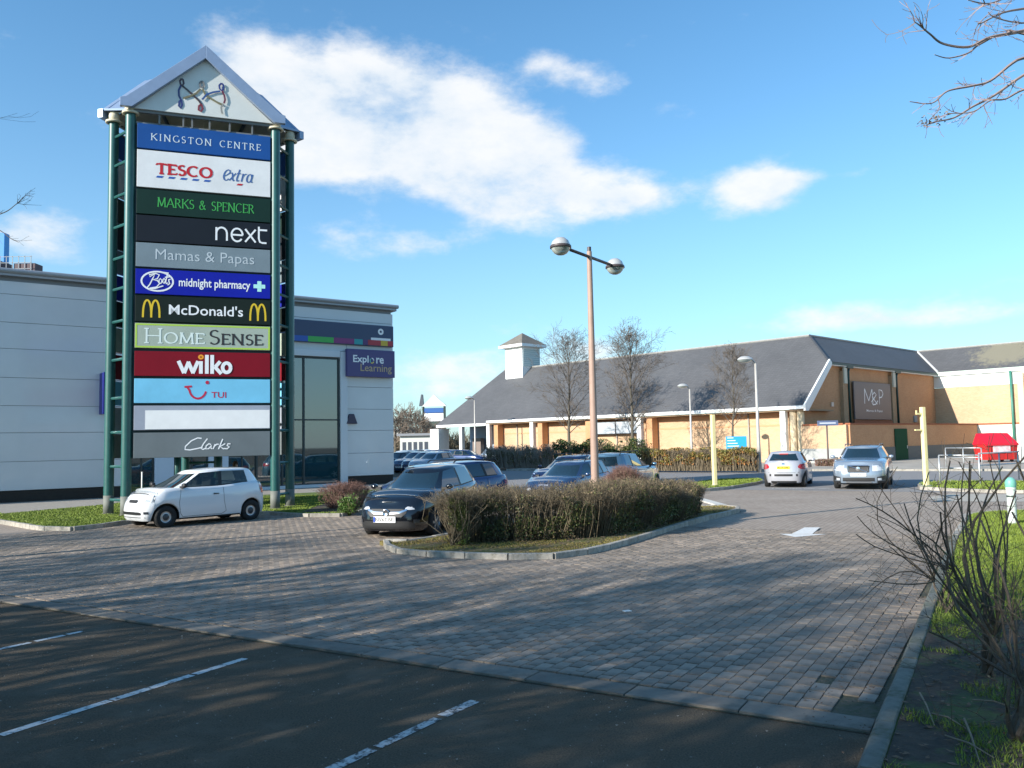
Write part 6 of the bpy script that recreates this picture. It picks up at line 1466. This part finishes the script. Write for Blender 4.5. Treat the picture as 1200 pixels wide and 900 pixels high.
hedge('low dry brown shrubs round the foot of the direction sign', [fh(956,55), fh(990,54)], .9, lambda t_, w: .45, 300, [(500, leaf_brown, .1, 1.0)], 16, r=.014, leafs=.05, name='low_shrubs', stem_m=redtwig_m, cat='shrub')
# shop corner shrubs
hedge('reddish bare twiggy bush in front of the shop glass by the blue car', [g(388,598,.1)+Vector((0,.5,0)), g(416,595,.1)+Vector((0,.8,0))], 1.0, lambda t_, w: .85-.3*abs(w)-.2*abs(t_-.4), 330, [(300, leaf_brown, .0, .5)], 17, r=.006, lean=.4, twigtop=5, name='red_twig_bush', stem_m=redtwig_m, cat='bush')
hedge('small glossy green shrub at the kerb left of the black hatchback', [g(398,602,.1)+Vector((0,.3,0)), g(416,602,.1)+Vector((0,.3,0))], .6, lambda t_, w: .55*(1-.5*abs(w)), 60, [(1300, mat('bright_leaf', (.09,.17,.03), .45, rand=.5), .05, 1.05)], 18, r=.006, leafs=.035, name='green_shrub', cat='shrub')
# foreground pruned bush -----------------------------------------------------
def cane(Sg, base, tip, r, R, cut=True, bend=.12, side=2):
    n = 6; pts = []; dv = tip-base; bn_ = Vector((R.gauss(0, bend), R.gauss(0, bend), R.gauss(0, bend*.4)))*dv.length
    for i in range(n+1): t_ = i/n; pts.append(base+dv*t_+bn_*sin(pi*t_)+Vector((R.gauss(0,.006), R.gauss(0,.006), 0)))
    rr_ = [r*(1-.5*i/n) for i in range(n+1)]; o = MB().tube(pts, rr_, n=6)
    k = len(Sg.v); Sg.v += o.v; Sg.f += [tuple(i+k for i in f) for f in o.f]
    for i in range(side):
        t_ = R.uniform(.3, .95); q = pts[int(t_*n)]; d = (dv.normalized()+Vector((R.gauss(0,.7), R.gauss(0,.7), R.gauss(0,.4)))).normalized(); grow(Sg, q, d, R.uniform(.15, .5), r*.38, 1, R, .25, .05, (3,), .5, 3, .0018)
    return pts
def fg_bush(label, bpx, tips, seed, r=.014, extra=10, sc=.55):
    R = random.Random(seed); b_ = g(*bpx, .1); root = thing('pruned_shrub', label, 'shrub', (b_.x, b_.y, .1), 0, 'pruned bare shrubs on the verge'); Sg = Segs(); o = Vector((b_.x, b_.y, .1))
    forks = []
    for k in range(4 + extra//8):
        f = Vector((R.gauss(0,.14), R.gauss(0,.14), R.uniform(.25,.6))); s0 = Vector((R.gauss(0,.05), R.gauss(0,.05), -.05)); cane(Sg, s0, f, r*R.uniform(1.1,1.7), R, bend=.1, side=1); forks.append(f)
    for (px, py, dy) in tips:
        tp = at(px, py, b_.y+dy)-o; f = min(forks, key=lambda q: (Vector((q.x,q.y,0))-Vector((tp.x,tp.y,0))*.4).length+R.uniform(0,.15)); cane(Sg, f, tp, r*R.uniform(.5,.85), R, side=2)
    for k in range(extra):
        f = R.choice(forks); a = R.uniform(0, 6.3); tp = f+Vector((cos(a)*sc*R.uniform(.2,1), sin(a)*sc*R.uniform(.2,1), R.uniform(.15,.75))); cane(Sg, f, tp, r*R.uniform(.25,.5), R, side=2)
    # fine dead undergrowth near the foot
    for k in range(extra*2):
        a = R.uniform(0, 6.3); p = Vector((cos(a)*R.uniform(0,.5), sin(a)*R.uniform(0,.5), 0)); d = Vector((R.gauss(0,.6), R.gauss(0,.6), R.uniform(.2,1))); grow(Sg, p, d, R.uniform(.2,.6), .004, 1, R, .3, 0, (3,), .5, 3, .0015)
    Sg.build('stems', bushtwig_m, root)
    V_, F_ = [], []
    for i in range(60):
        f = R.choice(forks); leaf_quad(V_, F_, f+Vector((R.gauss(0,.25), R.gauss(0,.25), R.gauss(0,.2))), .018, R)
    mb = MB(); mb.v, mb.f = V_, F_; stuff(mb.build('dead_leaves', leaf_brown, root))
    return root
fg_bush('pruned bare shrub nearest the kerb with cut stems leaning left over the paving', (1108, 716), [(1003,584,-.9),(1006,605,-.8),(1003,626,-.9),(1027,603,-.6),(1016,603,-.2),(1051,547,-.5),(1098,562,-.2),(1040,640,-.6),(1017,680,-.7),(1010,704,-.8),(1030,570,.1)], 41, r=.013, extra=7)
fg_bush('thick stemmed pruned shrub in the middle with tall upright cut canes', (1160, 792), [(1088,553,.3),(1112,540,.2),(1125,541,.1),(1128,544,0),(1137,540,.2),(1138,545,.4),(1158,536,.2),(1175,547,.3),(1120,580,.5),(1060,590,.2),(1150,560,-.2),(1075,620,.1),(1190,575,.1),(1100,600,-.3),(1180,600,-.3)], 42, r=.015, extra=9, sc=.6)
fg_bush('pruned shrub at the right edge of the frame with mossy trunk', (1196, 868), [(1195,541,.2),(1186,600,.3),(1215,520,.1),(1230,560,.2),(1170,640,.3),(1120,700,.2),(1150,610,.6),(1240,640,.0),(1090,740,.1),(1110,650,.6)], 43, r=.016, extra=8, sc=.55)
R_ = random.Random(8)
slab_ = ['long pale stick lying along the soil towards the bottom edge', 'short pale stick next to the kerb side of the soil bed', 'pale broken stick pointing down to the bottom right corner', 'topmost pale stick lying nearest the kerb stones', 'pale stick lying farthest right under the shrub at the edge']
for k_, (a, b_) in enumerate((((1108,862),(1165,888)),((1092,836),(1130,852)),((1130,842),(1148,893)),((1078,812),(1095,850)),((1140,820),(1190,830)))):
    ds = Segs(); p, q = g(*a, .14), g(*b_, .13); m_ = p.lerp(q, .5)+Vector((0,0,.02)); o = MB().tube([p, m_, q], [.007,.006,.003], n=5)
    tag(o.build('fallen_stick', mat('pale_stick', (.24,.19,.13), .8, vary=.3, scale=9)), slab_[k_], 'stick', 'broken sticks on the soil bed')
# tree overhead at top right, trunk outside the frame -----------------------------
R_ = random.Random(21)
rt = thing('overhanging_tree', 'bare tree whose budded branches reach in at the top right corner', 'tree', (9.4, 7.6, .1)); ro = Vector((9.4, 7.6, .1))
MB().tube([(0,0,-.1),(.02,0,2),(-.05,.02,4.2),(0,0,6.5),(.1,0,9)], [.2,.17,.14,.11,.05], n=10).build('trunk', bark_m, rt, smooth=True)
Sg = Segs(); pk = mat('pink_grey_twig', (.32,.235,.21), .8, vary=.3, scale=9)
def limb(path, r, nside, Y0, Y1, seed, ln=.35):
    R = random.Random(seed); n = len(path); pts = [Vector((R.gauss(0,.05), 0, path[0]))]+[at(px, py, lerp(Y0, Y1, i/(n-2)))-ro for i, (px, py) in enumerate(path[1:])]
    sm = []
    for i in range(len(pts)-1):
        p0, p1, p2, p3 = pts[max(0,i-1)], pts[i], pts[i+1], pts[min(len(pts)-1, i+2)]
        for j in range(5): s = j/5; sm.append(.5*((2*p1)+(p2-p0)*s+(2*p0-5*p1+4*p2-p3)*s*s+(3*p1-p0-3*p2+p3)*s**3))
    sm.append(pts[-1]); m_ = len(sm); o = MB().tube(sm, [max(.003, r*.62*(1-i/m_)**.9+.003) for i in range(m_)], n=5); k = len(Sg.v); Sg.v += o.v; Sg.f += [tuple(i+k for i in f) for f in o.f]
    for i in range(nside):
        t_ = R.uniform(.25, .99); q = sm[int(t_*(m_-1))]; dd = (sm[min(m_-1, int(t_*(m_-1))+1)]-sm[max(0, int(t_*(m_-1))-1)]).normalized(); d = (dd+Vector((R.gauss(0,.5), R.gauss(0,.5), R.gauss(-.05,.55)))).normalized()
        grow(Sg, q, d, ln*R.uniform(.3, 1.1), .006, 1, R, .35, .12, (3,), .55, 4, .0022)
    return sm
l1 = limb([4.2,(1260,20),(1200,36),(1160,44),(1135,55),(1105,51),(1090,40),(1078,30),(1071,25)], .03, 9, 8.2, 7.4, 1)
limb([4.2,(1240,50),(1180,40),(1148,52),(1135,62),(1112,68),(1095,64)], .02, 4, 8.2, 7.6, 2, .22)
limb([3.6,(1300,58),(1240,60),(1200,68),(1185,75),(1160,95),(1138,101),(1110,107),(1092,121),(1066,119)], .03, 10, 8.0, 7.3, 3)
limb([3.6,(1310,30),(1250,62),(1200,88),(1165,112),(1140,125),(1118,138),(1095,143),(1083,148)], .028, 12, 8.0, 7.3, 4, .25)
limb([3.6,(1300,80),(1250,92),(1200,105),(1178,116),(1160,118),(1140,131),(1110,133)], .02, 7, 7.8, 7.4, 5, .25)
limb([5.0,(1280,-20),(1230,5),(1200,10),(1175,15),(1150,27),(1146,27)], .026, 8, 8.2, 7.6, 6)
limb([5.4,(1290,-60),(1230,-20),(1190,-8),(1160,4),(1134,0)], .026, 8, 8.4, 7.6, 7)
limb([5.0,(1270,-20),(1210,22),(1190,26),(1165,20),(1158,14)], .016, 6, 8.2, 7.6, 9, .22)
Sg.build('branches', pk, rt)
V_, F_ = [], []
for (px, py, k) in ((1083,145,26),(1098,141,26),(1109,133,16)):
    c = at(px, py, 7.35)-ro
    for i in range(k): leaf_quad(V_, F_, c+Vector((R_.gauss(0,.02), R_.gauss(0,.02), R_.gauss(0,.03))), .016, R_)
mb = MB(); mb.v, mb.f = V_, F_; stuff(mb.build('seed_clusters', leaf_brown, rt))
# small tree at the left edge
lt_ = thing('edge_tree', 'bare tree just outside the left edge with two twigs reaching in', 'tree', (-12.2, 14.4, .1)); ro = Vector((-12.2, 14.4, .1))
MB().tube([(0,0,-.1),(0,0,2.5),(.1,0,5),(0,.1,7.5)], [.13,.1,.07,.02], n=8).build('trunk', bark_m, lt_, smooth=True)
Sg = Segs()
limb([4.5,(-60,262),(-20,256),(5,249),(18,240),(28,231)], .02, 8, 14.3, 14.2, 11, .35)
limb([4.0,(-60,255),(-20,262),(0,270),(12,279),(22,284)], .018, 3, 14.3, 14.2, 12, .3)
limb([5.5,(-90,180),(-50,150),(-40,120)], .03, 10, 14.3, 14.2, 13, 1.0)
Sg.build('branches', twig_m, lt_)

# row of bare trees and added scrub behind the photographer: they throw the long streaked shadows ---------------
Q_ = Vector((L.y, -L.x, 0))
plant = [(-3.5,-13,10.2,3.6),(-8.0,-14,10.6,3.8),(-12.5,-16.5,11,3.8),(-17,-19.5,11,3.8),(-22,-22,11,3.8),(0.5,-9.5,8.6,3.2),(-5.5,-8.5,6.4,2.6),(-10.5,-11,7.0,2.8),(-15.5,-14,7.2,2.8),(-6.2,-18,11.5,3.6),(-2.6,-8,6.5,2.8),(-1,-15.5,11,3.6),(-20,-17,7,2.6)]
protos = []
for i, (q_, p_, h_, sp) in enumerate(plant):
    pos = L*p_+Q_*q_
    if i < 3:
        t_ = bare_tree('bare tree of the row behind the photographer', (pos.x, pos.y, 0), h_, sp, 60+i, 'row of bare trees behind the viewpoint', name='boundary_tree', tr=.25, first=.14, nl=42, kids=(5,4,3), lev=3, minr=.0055, m=twig_m, curl=.2, lf=.68); protos.append((t_, h_))
    else:
        src, h0_ = protos[i % 3]; c = dup(src, (pos.x, pos.y, 0), i*1.3, scale=h_/h0_)
# unseen evergreen scrub added to cut sky light and darken the foreground
hl2 = [L*-5.5+Q_*2, L*-6.5+Q_*-4, L*-7.5+Q_*-9, L*-9.5+Q_*-14]
hedge('added scrub behind the photographer that shades the foreground', hl2, 2.0, lambda t_, w: 3.3+1.6*mnoise.noise(Vector((t_*11, 0, 3))), 1800, [(26000, leaf_dark, .05, 1.05)], 90, name='added_shade_scrub', r=.015, leafs=.06, twigtop=3, z0=0)
# ---------------------------------------------------------------- people
def skin_figure(name, label, loc, rz, h=1.7, coat=(.02,.02,.025), trousers=(.03,.035,.05), skin=(.55,.33,.24), hair=(.10,.05,.025), seated=False):
    root = thing(name, label, 'person', loc, rz); k = h/1.75
    if not seated:
        J = dict(pel=(0,0,.95), wai=(0,0,1.08), che=(0,0,1.32), nk=(0,0,1.47), hd=(.01,0,1.56), hd2=(.015,0,1.68),
                 lh=(0,.10,.90), lk=(.10,.11,.50), la=(.02,.11,.09), lt=(.16,.12,.04), rh=(0,-.10,.90), rk=(.0,-.11,.50), ra=(-.16,-.11,.12), rt=(-.02,-.12,.04),
                 ls=(0,.19,1.40), le=(-.06,.25,1.12), lw=(.08,.25,.90), rs=(0,-.19,1.40), re=(-.02,-.25,1.12), rw=(.14,-.23,.92))
    else:
        J = dict(pel=(0,0,.52), wai=(-.03,0,.65), che=(-.06,0,.90), nk=(-.05,0,1.05), hd=(-.03,0,1.14), hd2=(-.02,0,1.26),
                 lh=(.05,.10,.50), lk=(.45,.13,.55), la=(.70,.13,.18), lt=(.80,.13,.15), rh=(.05,-.10,.50), rk=(.45,-.13,.55), ra=(.70,-.13,.18), rt=(.80,-.13,.15),
                 ls=(-.05,.19,.98), le=(.12,.25,.76), lw=(.38,.16,.86), rs=(-.05,-.19,.98), re=(.12,-.25,.76), rw=(.38,-.16,.86))
    names = list(J); idx = {n_: i for i, n_ in enumerate(names)}
    E_ = [('pel','wai'),('wai','che'),('che','nk'),('nk','hd'),('hd','hd2'),('pel','lh'),('lh','lk'),('lk','la'),('la','lt'),('pel','rh'),('rh','rk'),('rk','ra'),('ra','rt'),('che','ls'),('ls','le'),('le','lw'),('che','rs'),('rs','re'),('re','rw')]
    Rd = dict(pel=.14, wai=.13, che=.15, nk=.055, hd=.088, hd2=.08, lh=.09, lk=.06, la=.042, lt=.035, rh=.09, rk=.06, ra=.042, rt=.035, ls=.07, le=.048, lw=.034, rs=.07, re=.048, rw=.034)
    me = bpy.data.meshes.new('body'); vs = [tuple(c*k for c in J[n_]) for n_ in names]; ed = [(idx[a], idx[b_]) for a, b_ in E_]; rad = [Rd[n_] for n_ in names]
    # five fingers on each hand
    for w_, sg in (('lw', 1), ('rw', -1)):
        wv = Vector(J[w_]); ev = Vector(J['le' if sg > 0 else 're']); d = (wv-ev).normalized(); palm = wv+d*.07; vs.append(tuple(palm*k)); rad.append(.034); pi_ = len(vs)-1; ed.append((idx[w_], pi_))
        sd2 = d.cross(Vector((0,1,0))).normalized()
        for f_ in range(5):
            o_ = (f_-1.8)*.016 if f_ < 4 else -.03; l_ = (.07,.08,.078,.06,.045)[f_]; p1 = palm+sd2*o_+d*l_*.6; p2 = palm+sd2*o_*1.1+d*l_*1.05-Vector((0, sg*.02, 0))
            vs += [tuple(p1*k), tuple(p2*k)]; rad += [.009, .008]; ed += [(pi_, len(vs)-2), (len(vs)-2, len(vs)-1)]
    me.from_pydata(vs, ed, []); o = bpy.data.objects.new('body', me); COL.objects.link(o); o.parent = root
    sk = o.modifiers.new('skin', 'SKIN'); sk.use_smooth_shade = True
    for i, v in enumerate(me.skin_vertices[0].data): v.radius = (rad[i]*k*.92, rad[i]*k*(1.12 if i < 3 else .95)); v.use_root = (i == 0)
    o.modifiers.new('sub', 'SUBSURF').levels = 1; o.modifiers['sub'].render_levels = 2
    bpy.context.view_layer.update()
    nm_ = bpy.data.meshes.new_from_object(o.evaluated_get(bpy.context.evaluated_depsgraph_get())); o.modifiers.clear(); o.data = nm_
    ms = [mat(name+label[:9]+'_coat', coat, .8), mat(name+label[:9]+'_trousers', trousers, .8), mat('skin_tone', skin, .5), mat('shoe', (.02,.018,.016), .5)]
    nm_.materials.clear()
    for m_ in ms: nm_.materials.append(m_)
    zn = J['nk'][2]*k-.01; zp = J['pel'][2]*k
    for f in nm_.polygons:
        c = f.center; wl_ = min((c-Vector(J['lw'])*k).length, (c-Vector(J['rw'])*k).length)
        f.material_index = 2 if c.z > zn else (2 if wl_ < .03 or ((c.x > J['lw'][0]*k+.0 and abs(c.y) > .10*k and wl_ < .2 and c.z < J['lw'][2]*k+.05) and not seated) else (0 if c.z > zp-.02 or abs(c.y) > .2*k and c.z > J['lk'][2]*k+.2 else (3 if c.z < .1 else 1)))
        f.use_smooth = True
    hc = Vector(J['hd'])*k*.5+Vector(J['hd2'])*k*.5
    hr = MB().lathe([(.001,.115),(.05,.108),(.085,.08),(.104,.03),(.104,-.02),(.088,-.08),(.06,-.10)], n=14); hr.v = [(v[0]*1.0-.018+hc.x, v[1]*.86+hc.y, v[2]*1.08+hc.z+.02) for v in hr.v]
    hr.f = [f for f in hr.f if not (sum(hr.v[i][0] for i in f)/4-hc.x > .045 and sum(hr.v[i][2] for i in f)/4-hc.z < .075)]
    hr.build('hair', mat(label[:6]+'_hair', hair, .7), root, smooth=True)
    MB().lathe([(.001,.014),(.012,.0),(.001,-.016)], c=(hc.x+.098*k, 0, hc.z-.015), n=6).build('nose', mat('skin_tone', skin), root, smooth=True)
    for s in (-1, 1):
        MB().lathe([(.001,.006),(.011,.0),(.001,-.006)], c=(hc.x+.082*k, s*.032, hc.z+.015), n=6, axis='x').build('eye', mat('eye_dark', (.03,.02,.02), .3), root)
        MB().lathe([(.001,.01),(.022,.0),(.001,-.01)], c=(hc.x-.0, s*.085*k, hc.z-.005), n=6, axis='y').build('ear', mat('skin_tone', skin), root, smooth=True)
    MB().box((hc.x+.084*k, 0, hc.z-.052), (.01,.042,.009)).build('mouth', mat('lips', (.35,.14,.11), .5), root)
    return root
pq = at(276, 547, 29.0); skin_figure('person', 'person with brown hair in dark clothes walking behind the white hatchback', (pq.x, 29.0, .0), radians(-25), at(276,541,29).z, coat=(.012,.012,.016))
# driver of the oncoming estate
dz = Vector((sin(radians(207)), cos(radians(207)), 0)); lv_ = Vector((-dz.y, dz.x, 0))
dp = vc.root.location-dz*.05-lv_*.38; skin_figure('person', 'person driving the silver estate, head and shoulders behind the windscreen', (dp.x, dp.y, .0), azrz(207), 1.72, coat=(.30,.32,.36), seated=True)
